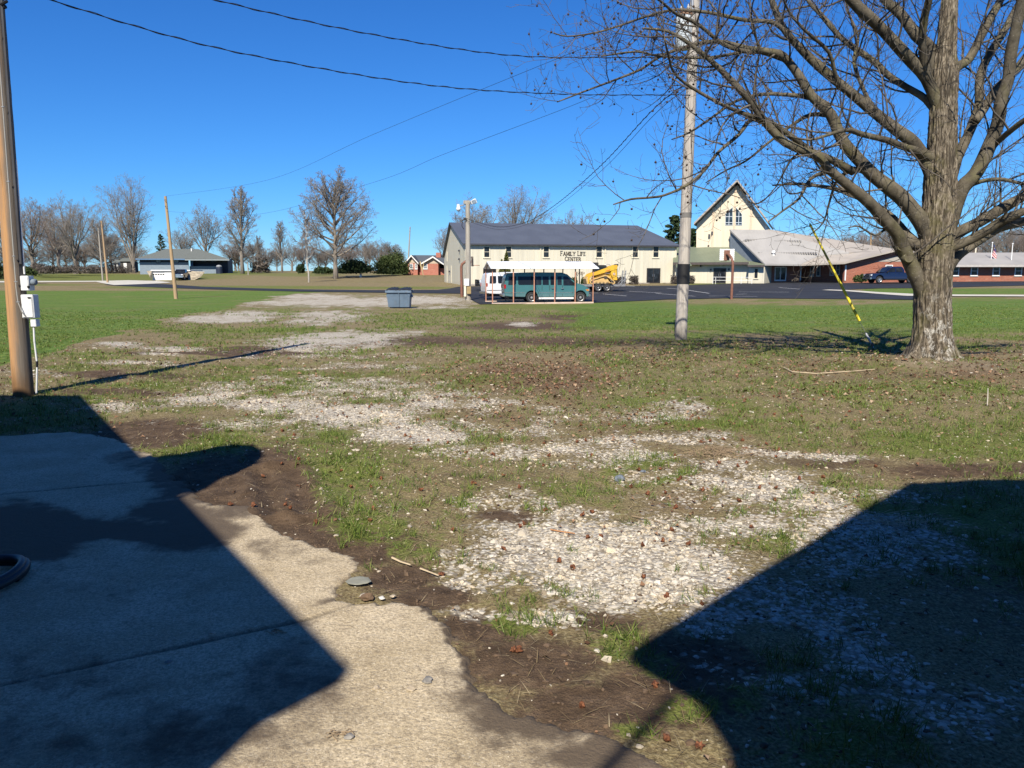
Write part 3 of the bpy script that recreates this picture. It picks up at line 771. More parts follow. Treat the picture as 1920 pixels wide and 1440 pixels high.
# ================================================================ BIG TREE (sweetgum, bare)
rt = random.Random(11)
def rvec(s=1.0): return Vector((rt.gauss(0, s), rt.gauss(0, s), rt.gauss(0, s)))
TB = Vector((TREE[0], TREE[1], tz(TREE[0], TREE[1])))
TY0 = TB.y
g = NG('big_bark')
rdg = g.noise(7, 6, .65, g.map((4.2, 4.2, 1.0)), dist=1.0)
c = g.ramp(rdg, [(.34, (.024, .018, .013)), (.46, (.11, .088, .062)), (.6, (.25, .21, .155)), (.74, (.37, .32, .25))])
c = g.mix(g.rng(g.attr('ridge'), .75, .05, 0, .8), c, (.030, .024, .017))
moss = g.math('MULTIPLY', g.rng(g.noise(2.2, 5, .65), .48, .66), .5)
c = g.mix(moss, c, (.115, .105, .04))
lich = g.math('MULTIPLY', g.math('MULTIPLY', g.rng(rdg, .40, .52), g.rng(g.noise(7, 6, .72, g.map((1, 1, .8))), .50, .56)), g.attr('lichen'))
c = g.mix(g.math('MULTIPLY', lich, g.rng(g.noise(45, 3, .7), .38, .6, .25, .95)), c, (.50, .485, .44))
g.bump(rdg, .7, .03)
BARK = g.base(c, .9, 0, .2)
g = NG('limb_bark')
n1 = g.noise(4, 6, .65)
c = g.ramp(n1, [(.3, (.042, .035, .025)), (.5, (.098, .083, .059)), (.72, (.165, .142, .105))])
c = g.mix(g.rng(g.noise(1.6, 4, .6), .5, .7, 0, .5), c, (.13, .12, .05))
c = g.mix(g.rng(g.noise(38, 3, .6), .66, .72, 0, .6), c, (.40, .38, .33))
g.bump(g.noise(30, 4, .6), .5, .015)
LIMB = g.base(c, .85, 0, .2)
g = NG('twig_bark')
c = g.mix(g.rng(g.noise(3, 4), .3, .7), (.045, .038, .031), (.145, .125, .102))
TWIG = g.base(c, .8, 0, .25)

tree = empty('sweetgum_tree', TB, 0, 'large bare sweetgum tree with thick ridged trunk and white lichen near its foot', 'tree')
def tl(u, v, dy=0.0):                       # pixel at the tree's distance -> tree-local point
    p = at(u, v, TY0 + dy); return Vector(p) - TB
# --- trunk as one dense displaced surface
prof = [(1745, 700, 58.9), (1745, 684, 51.3), (1746, 668, 38.7), (1747, 645, 34.6), (1748, 600, 31.9), (1748, 555, 31.1), (1749, 520, 31.5), (1752, 480, 31.5), (1756, 440, 29.7), (1760, 400, 27.9), (1763, 350, 26.1), (1766, 300, 24.3), (1768, 240, 22.5), (1769, 190, 21.2),
        (1771, 140, 20.7), (1774, 95, 16.2), (1777, 50, 13.5), (1780, 0, 12.2), (1784, -80, 10.4), (1789, -180, 8.1), (1794, -290, 5.2), (1797, -400, 2.8)]
PXM = TY0 / F
zc = [tl(u, v) for u, v, r in prof]; rr_ = [r * PXM for u, v, r in prof]
zz = np.array([p.z for p in zc]); xx = np.array([p.x for p in zc]); rq = np.array(rr_)
rows = np.concatenate([np.arange(-.12, 6.2, .02), np.arange(6.2, zz.max(), .08)])
NS = 120
tv = []; tlich = []; trg = []
for z in rows:
    cx = np.interp(z, zz, xx); R = np.interp(z, zz, rq)
    amp = .030 * min(1, R / .25)
    for k in range(NS):
        th = 2 * math.pi * k / NS
        ct, st = math.cos(th), math.sin(th)
        warp = mnoise.noise((ct * 1.3, st * 1.3, z * 1.4)) * .5
        a1 = mnoise.noise(((ct + warp * .25) * 6.6, (st + warp * .25) * 6.6, z * 1.7 + 3))
        a2 = mnoise.noise((ct * 10.5, st * 10.5, z * 3.1 + 9))
        ridge = (1 - min(1, abs(a1) * 3.0)) * 1.0 + .4 * (1 - abs(a2) * 2)
        lump = mnoise.noise((ct * 1.2, st * 1.2, z * .9 + 20)) * .035 * R / .3
        root = 0
        if z < .75:
            lob = .5 + .5 * math.cos(th * 5 + 1.3 + .5 * math.sin(th * 2))
            root = (max(0, .75 - z) / .75) ** 2.4 * (.05 + .24 * lob)
        r = R + root + lump + amp * (ridge - .5)
        tv.append((cx + r * ct, r * st, z)); trg.append(ridge)
        front = max(0, -st * .8 + .1 - abs(ct) * .15)
        tlich.append(front * (max(0, 1 - abs(z - .75) / .75) * 1.0 + .25 * max(0, 1 - abs(z - .35) / .5)) + (.3 if z < .2 else 0))
tf = [(i * NS + k, i * NS + (k + 1) % NS, (i + 1) * NS + (k + 1) % NS, (i + 1) * NS + k) for i in range(len(rows) - 1) for k in range(NS)]
mesh_np('trunk', tv, tf, BARK, tree, smooth=True, attrs=dict(lichen=np.clip(np.array(tlich) * 1.3, 0, 1), ridge=np.array(trg)))

# --- limbs measured on the photograph; last number: how far the tip lies nearer (-) or farther (+), metres
LIMBS = [
    ([(1740, 560, 20), (1722, 525, 16), (1702, 482, 13.5), (1692, 458, 13), (1680, 436, 12), (1657, 407, 11.5), (1630, 380, 11), (1600, 355, 9), (1555, 320, 8), (1532, 295, 7.5), (1475, 266, 7.5), (1430, 224, 7), (1404, 192, 6.5), (1370, 149, 5.5), (1331, 112, 4.5), (1296, 82, 3.6), (1250, 60, 2.6), (1205, 52, 1.6)], -1.6),
    ([(1756, 485, 20), (1735, 428, 17), (1712, 390, 15.5), (1685, 367, 15), (1640, 330, 13), (1615, 303, 12), (1580, 262, 11), (1557, 217, 10), (1522, 182, 9), (1497, 140, 8), (1472, 105, 7.5), (1440, 97, 6), (1397, 90, 5), (1340, 76, 4), (1280, 88, 3), (1239, 105, 2.5), (1200, 128, 2.2), (1155, 151, 1.9), (1097, 170, 1.6), (1042, 190, 1)], -.6),
    ([(1764, 372, 16), (1742, 315, 13), (1715, 270, 12), (1680, 242, 11), (1640, 210, 10), (1600, 180, 9.5), (1557, 145, 9), (1522, 110, 8), (1485, 72, 7), (1465, 40, 6), (1447, 0, 5.5), (1425, -50, 4.5), (1390, -95, 3), (1340, -130, 1.5)], .3),
    ([(1764, 208, 12), (1737, 147, 11), (1707, 112, 11), (1677, 82, 10.5), (1645, 47, 10), (1610, 15, 9.5), (1570, -30, 8), (1520, -90, 6), (1460, -150, 4), (1400, -190, 2)], -1.2),
    ([(1766, 228, 8), (1737, 187, 7), (1700, 162, 6.5), (1665, 142, 6.5), (1640, 117, 6.2), (1590, 82, 5.5), (1565, 57, 5), (1540, 27, 4.5), (1520, 0, 4), (1490, -50, 3), (1450, -90, 1.6)], 1.4),
    ([(1769, 190, 13), (1755, 130, 11), (1747, 92, 10.5), (1717, 65, 10.5), (1690, 30, 9.5), (1660, 0, 8.5), (1625, -60, 7), (1580, -140, 5), (1530, -220, 2.5)], .8),
    ([(1748, 175, 10), (1738, 140, 8), (1728, 90, 7), (1732, 37, 7), (1741, -5, 6.5), (1745, -80, 5), (1735, -170, 3.5), (1720, -260, 1.8)], -1.5),
    ([(1758, 485, 18), (1775, 468, 11), (1815, 450, 9), (1852, 432, 8.5), (1885, 412, 8.5), (1920, 397, 7.5), (1980, 370, 6.5), (2050, 335, 5), (2130, 310, 3), (2200, 300, 1.5)], -1.6),
    ([(1755, 525, 20), (1788, 485, 12), (1810, 465, 11), (1840, 447, 10.5), (1877, 427, 10), (1920, 414, 9), (1980, 395, 7.5), (2060, 380, 5.5), (2150, 370, 3)], .8),
    ([(1765, 470, 18), (1795, 438, 11), (1840, 412, 10.5), (1885, 386, 10), (1920, 369, 9), (1990, 330, 7), (2060, 280, 5), (2140, 240, 2.5)], -.3),
    ([(1768, 440, 22), (1792, 385, 14), (1805, 352, 14), (1830, 322, 13), (1857, 272, 12.5), (1872, 225, 11.5), (1876, 187, 11), (1890, 147, 10.5), (1896, 100, 10), (1905, 50, 9.5), (1915, 0, 9), (1930, -80, 7.5), (1950, -180, 5.5), (1965, -290, 3)], -.9),
    ([(1768, 365, 18), (1795, 296, 10), (1815, 258, 9), (1828, 228, 9), (1833, 195, 8.5), (1838, 140, 8), (1857, 97, 7.5), (1880, 57, 7), (1908, 10, 6.5), (1940, -50, 5), (1975, -130, 3)], 1.3),
    ([(1770, 185, 12), (1790, 131, 9), (1815, 111, 8.5), (1840, 70, 8), (1860, 25, 7.5), (1876, -2, 7), (1900, -80, 5.5), (1930, -180, 3.5)], .5),
    ([(1828, 228, 9), (1845, 205, 7.5), (1866, 175, 7.5), (1900, 137, 7), (1925, 105, 6.5), (1970, 50, 5), (2030, -10, 3)], .2),
    ([(1855, 280, 9), (1868, 268, 6), (1890, 250, 5.5), (1920, 227, 5), (1980, 190, 4), (2060, 160, 2)], -1.9),
    ([(1755, 300, 14), (1722, 284, 7), (1690, 272, 6.5), (1665, 262, 6), (1615, 252, 5), (1590, 245, 4), (1560, 250, 3), (1520, 262, 2), (1470, 255, 1.2)], -1.8),
    ([(1725, 465, 12), (1700, 440, 9), (1672, 410, 8.5), (1640, 385, 7), (1600, 366, 6), (1560, 352, 4.5), (1500, 345, 3), (1450, 350, 1.6)], 2.2),
    ([(1600, 322, 8), (1560, 300, 7), (1520, 280, 6), (1490, 262, 5.5), (1440, 232, 5), (1400, 215, 4), (1350, 196, 3), (1292, 163, 2.6), (1265, 137, 2.2), (1252, 105, 1.8), (1246, 76, 1.2)], -2.3),
    ([(1485, 75, 5), (1452, 43, 4), (1397, 39, 3.6), (1338, 23, 3.2), (1292, 17, 2.8), (1258, 18, 2.4), (1212, 30, 2.1), (1168, 46, 1.9), (1120, 60, 1.6), (1063, 66, 1.3), (1040, 61, .9)], -1.0),
    ([(1480, 115, 5), (1430, 98, 4.4), (1397, 96, 4), (1356, 85, 3.6), (1308, 46, 3), (1269, 25, 2.6), (1237, 0, 2.1), (1200, -25, 1.3)], -2.0),
    ([(1430, 224, 5), (1407, 225, 4), (1384, 252, 3.4), (1345, 286, 3), (1321, 318, 2.8), (1287, 345, 2.5), (1246, 366, 2.2), (1217, 372, 2), (1183, 375, 1.7), (1150, 384, 1.1)], -1.9),
    ([(1555, 320, 5), (1520, 335, 3.2), (1500, 370, 2.4), (1470, 395, 1.9), (1440, 415, 1.3)], -1.2),
    ([(1397, 96, 3), (1330, 108, 2.6), (1239, 105, 2.2), (1191, 98, 1.8), (1127, 104, 1.1)], -1.5),
    ([(1522, 182, 5), (1480, 178, 4), (1430, 175, 3.2), (1380, 190, 2.6), (1330, 225, 2.2), (1290, 250, 1.7), (1260, 262, 1)], -.8),
    ([(1557, 217, 5), (1520, 215, 4), (1480, 235, 3), (1440, 268, 2.5), (1400, 300, 2), (1360, 318, 1.6), (1320, 345, 1)], .8),
    ([(1640, 330, 6), (1600, 318, 4), (1570, 340, 3), (1555, 380, 2.2), (1545, 420, 1.5), (1520, 440, 1)], .9),
    ([(1715, 465, 6), (1690, 440, 3.5), (1665, 430, 2.6), (1640, 440, 2), (1610, 425, 1.5), (1590, 428, 1)], -.5),
    ([(1600, 180, 6), (1570, 150, 4), (1550, 100, 3.4), (1510, 60, 2.8), (1480, 20, 2.2), (1460, -20, 1.4)], -1.3),
    ([(1640, 210, 5), (1620, 170, 4), (1600, 120, 3.4), (1610, 70, 2.6), (1590, 20, 2), (1580, -30, 1.2)], 1.1),
    ([(1805, 352, 7), (1840, 340, 4), (1880, 335, 3.5), (1920, 345, 3), (1980, 350, 2)], -1.0),
]
lim = MB(); tw_lo = MB(); tw_hi = MB()
tips = []
def smooth_poly(P, R, k=3):
    out = []; ro = []
    n = len(P)
    for i in range(n - 1):
        p0, p1, p2, p3 = P[max(i - 1, 0)], P[i], P[i + 1], P[min(i + 2, n - 1)]
        for j in range(k):
            t = j / k
            out.append(.5 * ((2 * p1) + (p2 - p0) * t + (2 * p0 - 5 * p1 + 4 * p2 - p3) * t * t + (3 * p1 - p0 - 3 * p2 + p3) * t ** 3))
            ro.append(R[i] * (1 - t) + R[i + 1] * t)
    out.append(P[-1]); ro.append(R[-1])
    return out, ro
LEN = {1: (.85, 1.9), 2: (.38, .8), 3: (.12, .30)}
def sprout(P, R, lvl, gap, start=.0):
    """side shoots along a branch, alternating, bending up at the tips"""
    acc = -start; sgn = 1; az = rt.random() * 6.28
    for i in range(len(P) - 1):
        seg = P[i + 1] - P[i]; L = seg.length
        if L < 1e-5: continue
        acc += L
        while acc > gap:
            acc -= gap * (.7 + .6 * rt.random())
            p = P[i] + seg * rt.random(); r = R[i]
            d = seg.normalized()
            az += 2.4 + rt.gauss(0, .5)
            o = d.orthogonal(); o.rotate(Matrix.Rotation(az, 3, d))
            o = (o + Vector((0, 0, .18))).normalized()
            ang = rad(rt.uniform(38, 72))
            dr = (d * math.cos(ang) + o * math.sin(ang)).normalized()
            a, b = LEN[lvl]
            grow(p, dr, rt.uniform(a, b) * (1 if r > .02 else .8), min(r * .55, {1: .021, 2: .0085, 3: .005}[lvl]), lvl)
def grow(p, d, L, r, lvl):
    n = {1: 7, 2: 5, 3: 3}[lvl]
    pts = [p]; q = p.copy(); dd = d.copy(); bend = rvec(.16)
    for i in range(n):
        dd = (dd + bend * .5 + rvec(.13 if lvl < 3 else .2) + Vector((0, 0, .10 if lvl < 3 else .16))).normalized()
        q = q + dd * (L / n); pts.append(q.copy())
    rs_ = [max(r * (1 - .8 * i / n), .0029) for i in range(n + 1)]
    (tw_lo if lvl == 1 else tw_hi).tube(pts, rs_, 5 if lvl == 1 else 3, cap=False)
    if lvl == 1:
        sprout(pts, rs_, 2, .145)
    elif lvl == 2:
        sprout(pts, rs_, 3, .16)
        if rt.random() < .45: tips.append(pts[-1])
    elif rt.random() < .09: tips.append(pts[-1])
for pts, dep in LIMBS:
    n = len(pts)
    P = [tl(u, v, dep * (i / (n - 1)) ** 1.2) for i, (u, v, r) in enumerate(pts)]
    P = [p + rvec(.012) * (i > 1) for i, p in enumerate(P)]
    R = [r * PXM * .93 for u, v, r in pts]
    sp_, sr_ = smooth_poly(P, R)
    sr_ = [r * (1 + .08 * mnoise.noise(p * 3.0)) for p, r in zip(sp_, sr_)]
    lim.tube(sp_, sr_, 12)
    sprout(sp_, [max(r, .008) for r in sr_], 1, .30, start=.4)
lim.build('limbs', LIMB, tree, smooth='all', fix=False)
tw_lo.build('branches', TWIG, tree, smooth='all', fix=False)
tw_hi.build('twigs', TWIG, tree, smooth='all', fix=False)
# knots
kn = MB()
for u, v, r in ((1703, 483, 9), (1689, 462, 8)):
    p = tl(u, v, -.12 - .1); c_ = MB()
    kn.lathe([(r * PXM * 1.15, .10), (r * PXM * 1.2, .0), (r * PXM * .95, -.035), (r * PXM * .5, -.02), (r * PXM * .12, -.03)], tuple(p), 14, axis='y')
kn.build('knot', LIMB, tree, smooth=True)
# --- hanging spiky seed balls
def spiky(r, sp=1.0, seed=0):
    bm = bmesh.new(); bmesh.ops.create_icosphere(bm, subdivisions=2, radius=r * .72)
    q = random.Random(seed)
    for i, vt in enumerate(bm.verts):
        if q.random() < .30: vt.co *= 1 + .7 * sp * q.uniform(.7, 1.2)
    me = bpy.data.meshes.new('seed_ball'); bm.to_mesh(me); bm.free(); return me
g = NG('seed_ball_dark')
HSB = g.base(g.mix(g.rng(g.noise(60, 2), .3, .7), (.028, .018, .014), (.08, .05, .035)), .8, 0, .2)
sbm = spiky(.019); sbm.materials.append(HSB)
rt.shuffle(tips)
tu = []
for p in tips:
    w_ = p + TB; u_, v_ = project(w_.x, w_.y, w_.z)
    if -30 < u_ < 1950 and -40 < v_ < 460: tu.append((float(u_), p))
tu.sort(key=lambda q_: (q_[0] > 1440) * 2 + rt.random())
stalk = MB(); rest = MB()
for i, (u_, p) in enumerate(tu[:330]):
    dl = rt.uniform(.03, .075); e = p + Vector((rt.gauss(0, .01), rt.gauss(0, .01), -dl))
    stalk.tube([p, (p + e) / 2 + Vector((.006, 0, 0)), e], .0016, 3, cap=False)
    if i < 100:
        o = bpy.data.objects.new('seed_ball', sbm); COL.objects.link(o); o.parent = tree; o.location = e
        o.rotation_euler = (rt.random() * 6, rt.random() * 6, 0)
    else:
        rest.add([tuple(Vector(v_) * .019 * (1 + .3 * rt.random()) + e) for v_ in ICO], [tuple(f_) for f_ in ICF])
tag(stalk.build('stalks', TWIG, tree, fix=False), kind='stuff')
tag(rest.build('seed_balls', HSB, tree, fix=False), kind='stuff')

# --- fallen seed balls (each one a thing)
g = NG('seed_ball_brown')
c = g.mix(g.rng(g.noise(70, 3), .35, .65), (.06, .022, .012), (.21, .085, .042))
FSB = g.base(c, .85, 0, .2)
fm = [spiky(.0175, 1.1, k) for k in range(4)]
for m_ in fm: m_.materials.append(FSB)
spots = [(1207, 1080), (1250, 1117), (1316, 1131), (945, 1027), (1049, 1052), (1075, 1062), (1102, 1007), (1127, 1006), (1243, 1014), (1292, 1020), (1205, 1023), (828, 1075), (962, 1218), (973, 1218), (1091, 1321), (1250, 1386), (1313, 1398), (1228, 1286), (545, 967), (519, 958), (535, 945), (476, 953), (593, 980),
         (493, 889), (851, 994), (974, 916), (1032, 1184), (528, 874), (560, 868), (640, 880), (715, 895), (1386, 940), (1348, 868), (1383, 873), (1424, 914), (1455, 913), (1523, 926), (1318, 920), (1276, 897), (1238, 882), (1642, 873), (1455, 855), (1460, 842), (1409, 984), (975, 985), (700, 960), (790, 920),
         (770, 845), (803, 824), (760, 815), (840, 830), (1020, 830), (1110, 852), (1030, 852), (1142, 793), (1172, 796), (1290, 755), (1310, 785), (1315, 828), (1332, 826), (1400, 868), (1200, 765), (1230, 740)]
while len(spots) < 135:
    u_ = rt.uniform(380, 1600); v_ = 690 + (1000 - 690) * rt.random() ** 1.4
    if u_ < 700 and v_ < 760: continue
    spots.append((u_, v_))
for i, (u_, v_) in enumerate(spots):
    p = gnd(u_, v_ + 3)
    if poly_sd(np.array([p[0]]), np.array([p[1]]), SLAB)[0] > .02: continue
    o = bpy.data.objects.new('seed_ball', fm[i % 4]); COL.objects.link(o)
    o.location = (p[0], p[1], float(gz(p[0], p[1])) + .016); s_ = rt.uniform(.85, 1.15); o.scale = (s_, s_, s_)
    o.rotation_euler = (rt.random() * 6, rt.random() * 6, rt.random() * 6)
    tag(o, 'small spiky reddish brown seed ball fallen on the ground', 'seed ball', 'seed balls fallen on the yard')

# ================================================================ BACKGROUND TREES
def bark_far(name, a, b):
    g = NG(name); return g.base(g.mix(g.rng(g.noise(1.5, 5, .65, g.map((3, 3, .6))), .3, .7), a, b), .9, 0, .15)
BK1 = bark_far('far_bark', (.13, .11, .09), (.27, .235, .195)); BKW = bark_far('pale_bark', (.30, .27, .23), (.55, .51, .45))
TG1 = bark_far('far_twigs', (.17, .148, .128), (.29, .258, .226)); TG2 = bark_far('far_red_twigs', (.18, .145, .125), (.29, .24, .21))
def proto(seed, H, style):
    q = random.Random(seed)
    tr = MB(); cr = MB()
    st = dict(oak=dict(f=.80, nl=32, la=(34, 66), ll=.47, up=.075), vase=dict(f=.05, nl=9, la=(3, 24), ll=.92, up=.10), upright=dict(f=.95, nl=19, la=(20, 40), ll=.50, up=.10), wild=dict(f=.30, nl=11, la=(8, 62), ll=.62, up=.10), slim=dict(f=.95, nl=12, la=(24, 50), ll=.34, up=.14))[style]
    def rv(s): return Vector((q.gauss(0, s), q.gauss(0, s), q.gauss(0, s)))
    def bough(p, d, L, r, lvl):
        n = {0: 7, 1: 5, 2: 4, 3: 3, 4: 2}[lvl]
        pts = [p]; dd = d.copy(); c = p.copy()
        for i in range(n):
            dd = (dd + rv({0: .09, 1: .13, 2: .16, 3: .2, 4: .2}[lvl]) + Vector((0, 0, st['up'] if lvl < 3 else .05))).normalized()
            c = c + dd * L / n; pts.append(c.copy())
        rr = [max(r * (1 - .82 * i / n), .0075) for i in range(n + 1)]
        (tr if lvl == 0 else cr).tube(pts, rr, {0: 7, 1: 5, 2: 3, 3: 3, 4: 3}[lvl], cap=False)
        if lvl >= 4: return
        k = {0: 10, 1: 8, 2: 6, 3: 4}[lvl]
        for j in range(k):
            t = (.22 if lvl == 0 else .15) + (.98 - .2) * (j + q.random()) / k
            f = min(t, .999) * n; i = int(f); b = pts[i].lerp(pts[i + 1], f - i)
            ax = (pts[i + 1] - pts[i]).normalized(); o = ax.orthogonal(); o.rotate(Matrix.Rotation(j * 2.4 + q.random() * 1.2, 3, ax))
            ang = rad(q.uniform(24, 58))
            dn = (ax * math.cos(ang) + o * math.sin(ang)).normalized()
            Ln = L * {0: .44, 1: .46, 2: .48, 3: .5}[lvl] * (1.12 - .62 * t) * q.uniform(.7, 1.2)
            bough(b, dn, Ln, rr[i] * .5, lvl + 1)
    R0 = H * .022 if style != 'slim' else H * .013
    th = H * st['f']; n = 8; pts = []; c = Vector((0, 0, -2.5))
    for i in range(n + 1):
        pts.append(c.copy() + rv(.05) * (i > 0)); c = Vector((c.x + q.gauss(0, .012) * H * .3, c.y + q.gauss(0, .012) * H * .3, max(c.z, 0) + th / n))
    rr = [R0 * (1.35 if i == 0 else 1) * (1 - (.9 if st['f'] > .7 else .3) * i / n) for i in range(n + 1)]
    tr.tube(pts, rr, 9)
    for j in range(st['nl']):
        if style in ('upright', 'slim', 'oak'): t = (.16 if style != 'oak' else .22) + (.82 if style != 'oak' else .77) * (j + q.random()) / st['nl']
        else: t = .8 + .19 * q.random() if style != 'wild' else .45 + .54 * (j + .5) / st['nl']
        f = min(t, .999) * n; i = int(f); b = pts[i].lerp(pts[i + 1], f - i)
        az = j * 2.4 + q.random() * .8
        u = (j + .5) / st['nl']
        ang = rad(st['la'][0] + (st['la'][1] - st['la'][0]) * (min(1, max(0, 1 - u + q.gauss(0, .12))) if style == 'oak' else q.random()))
        if style == 'oak': Ln = H * st['ll'] * (1.12 - .5 * u ** 1.5) * min(1, .8 + u) * q.uniform(.88, 1.05)
        elif style in ('upright', 'slim'): Ln = H * st['ll'] * min(1, .55 + t) * (1.2 - .95 * t) * q.uniform(.85, 1.1)
        else: Ln = H * st['ll'] * q.uniform(.75, 1.0)
        bough(b, Vector((math.sin(ang) * math.cos(az), math.sin(ang) * math.sin(az), math.cos(ang))), Ln, R0 * (.42 if style != 'vase' else .5), 0)
    return tr, cr
def tree_proto(seed, H, style, tm, cm):
    tr, cr = proto(seed, H, style)
    a = tr.build('trunk', tm, None, smooth='all', fix=False); b = cr.build('crown', cm, None, smooth='all', fix=False)
    z = max(p[2] for p in cr.v); 
    for x_ in (a, b): COL.objects.unlink(x_)
    return a, b, z
PR = {}
def bare_tree(kind, u, vbase, vtop, Y, label, group, rz=0.0, wide=1.0):
    a, b, H = PR[kind]
    p0 = at(u, vbase, Y); p1 = at(u, vtop, Y)
    s = (p1[2] - p0[2]) / H
    zb = min(p0[2], tz(p0[0], p0[1]))
    r = empty('bare_tree', (p0[0], p0[1], p0[2]), rz, label, 'tree', group)
    r.scale = (s * wide, s * wide, s)
    for m_ in (a, b):
        c_ = m_.copy(); COL.objects.link(c_); c_.parent = r
    return r
PR['oak'] = tree_proto(1, 19, 'oak', BK1, TG1); PR['vase'] = tree_proto(2, 22, 'vase', BK1, TG1); PR['upright'] = tree_proto(3, 19, 'upright', BK1, TG1)
PR['wild'] = tree_proto(4, 18, 'wild', BK1, TG2); PR['wild_grey'] = tree_proto(5, 18, 'wild', BK1, TG1); PR['slim'] = tree_proto(6, 12, 'slim', BKW, TG2)
gl = 'bare trees along the far edge of the field'
BT = [('oak', 630, 519, 313, 132, 'tall rounded bare tree standing alone beyond the gravel, widest crown in the field', 0.3, 1.13),
      ('slim', 579, 527, 392, 116, 'slender bare tree with whitish trunk in front of the big round tree', 1.0, 1.0),
      ('vase', 252, 508, 322, 205, 'tall many stemmed bare tree left of the blue house', .4, .92),
      ('upright', 455, 508, 346, 185, 'upright bare tree with one straight trunk right of the blue house', 2.2, 1.1),
      ('wild_grey', 388, 500, 371, 230, 'bare tree rising behind the right half of the blue house', 1.1, .85),
      ('wild', 62, 512, 358, 200, 'reddish bare tree nearest the left utility pole', .2, .95),
      ('wild_grey', 142, 512, 356, 190, 'spreading bare tree between the left edge trees and the tall vase shaped one', 2.0, .95),
      ('wild', 112, 512, 372, 235, 'bare reddish tree half hidden behind the spreading tree at far left', 3.1, .9),
      ('oak', 190, 510, 400, 215, 'low bare tree behind the pair of far left poles', 1.7, .8),
      ('wild', 15, 513, 380, 180, 'bare tree behind the left utility pole', 4.0, .9),
      ('upright', 529, 509, 412, 215, 'small bare tree with thin crown left of the whitish trunked tree', .7, 1.0),
      ('wild_grey', 693, 506, 440, 200, 'small bare tree behind the dark bushes right of the big round tree', 2.5, .7),
      ('wild', 655, 508, 452, 190, 'low reddish bare tree behind the big round tree', 5.0, 1.2),
      ('wild_grey', 345, 500, 420, 260, 'bare tree low behind the blue house roof', 5.5, 1.2),
      ('wild_grey', 893, 500, 359, 138, 'broad bare tree behind the left end of the cream building', 2.0, 1.15),
      ('vase', 968, 500, 343, 142, 'taller bare tree behind the grey roof, right of the broad one', 4.0, 1.25),
      ('wild_grey', 1072, 492, 384, 150, 'low bare tree behind the middle of the grey roof', 2.9, 1.0),
      ('wild', 835, 505, 420, 165, 'small bare tree at the left corner of the cream building', 1.9, .75),
      ('wild', 715, 508, 470, 230, 'faint small bare tree behind the round green bush', 1.2, .8),
      ('upright', 486, 509, 440, 240, 'thin bare tree behind the upright tree', 3.3, 1.0)]
for k, u_, vb, vt, Y_, lab, rz_, wd in BT:
    bare_tree(k, u_, vb, vt, Y_, lab, gl if u_ < 800 else 'bare trees behind the cream building', rz_, wd)
q_ = random.Random(5)
for i in range(26):
    u_ = 1478 + i * 19 + q_.uniform(-6, 6); Y_ = q_.uniform(170, 230)
    vt = 436 - (22 if 1640 < u_ < 1700 or u_ > 1880 else 0) + q_.uniform(-7, 9)
    bare_tree(q_.choice(['wild', 'wild_grey', 'wild', 'oak']), u_, 512, vt, Y_, 'reddish grey bare tree in the row beyond the brick building', 'bare trees beyond the brick building', q_.random() * 6, q_.uniform(.8, 1.15))
for i in range(34):
    u_ = 5 + i * 22.5 + q_.uniform(-9, 9)
    if 255 < u_ < 425: continue
    bare_tree(q_.choice(['wild', 'oak', 'wild_grey']), u_, 509, q_.uniform(425 if u_ < 240 else 440, 470), 290, 'distant low bare tree on the horizon behind the field', 'distant trees on the horizon', q_.random() * 6, 1.5)

# ---- evergreens and shrubs made of leaf-sized faces spread through their volume
def leafy(name, n, pos, size, mat, seed=0):
    r_ = np.random.RandomState(seed)
    P = pos(n, r_); n = len(P)
    d = r_.randn(n, 3); d /= np.linalg.norm(d, axis=1)[:, None]
    e = np.cross(d, r_.randn(n, 3)); e /= np.linalg.norm(e, axis=1)[:, None]
    s = size * (.6 + .8 * r_.rand(n))[:, None]
    V = np.stack([P - d * s, P + e * s * .45, P + d * s, P - e * s * .45], 1)
    return V.reshape(-1, 3), np.arange(4 * n).reshape(-1, 4)
def leafmat(name, a, b, c_):
    g = NG(name); return g.base(g.ramp(g.island(), [(0, a), (.5, b), (1, c_)]), .7, 0, .2)
EVG = leafmat('dark_needles', (.010, .020, .007), (.022, .040, .013), (.045, .062, .022)); HOLLY = leafmat('green_leaves', (.022, .035, .010), (.045, .068, .018), (.085, .105, .035))
TAN = leafmat('brown_leaves', (.05, .042, .035), (.10, .083, .068), (.17, .14, .115)); ARB = leafmat('arborvitae_leaves', (.04, .05, .010), (.085, .095, .018), (.13, .13, .03)); PINE = leafmat('pine_needles', (.012, .028, .010), (.030, .055, .020), (.06, .085, .035))
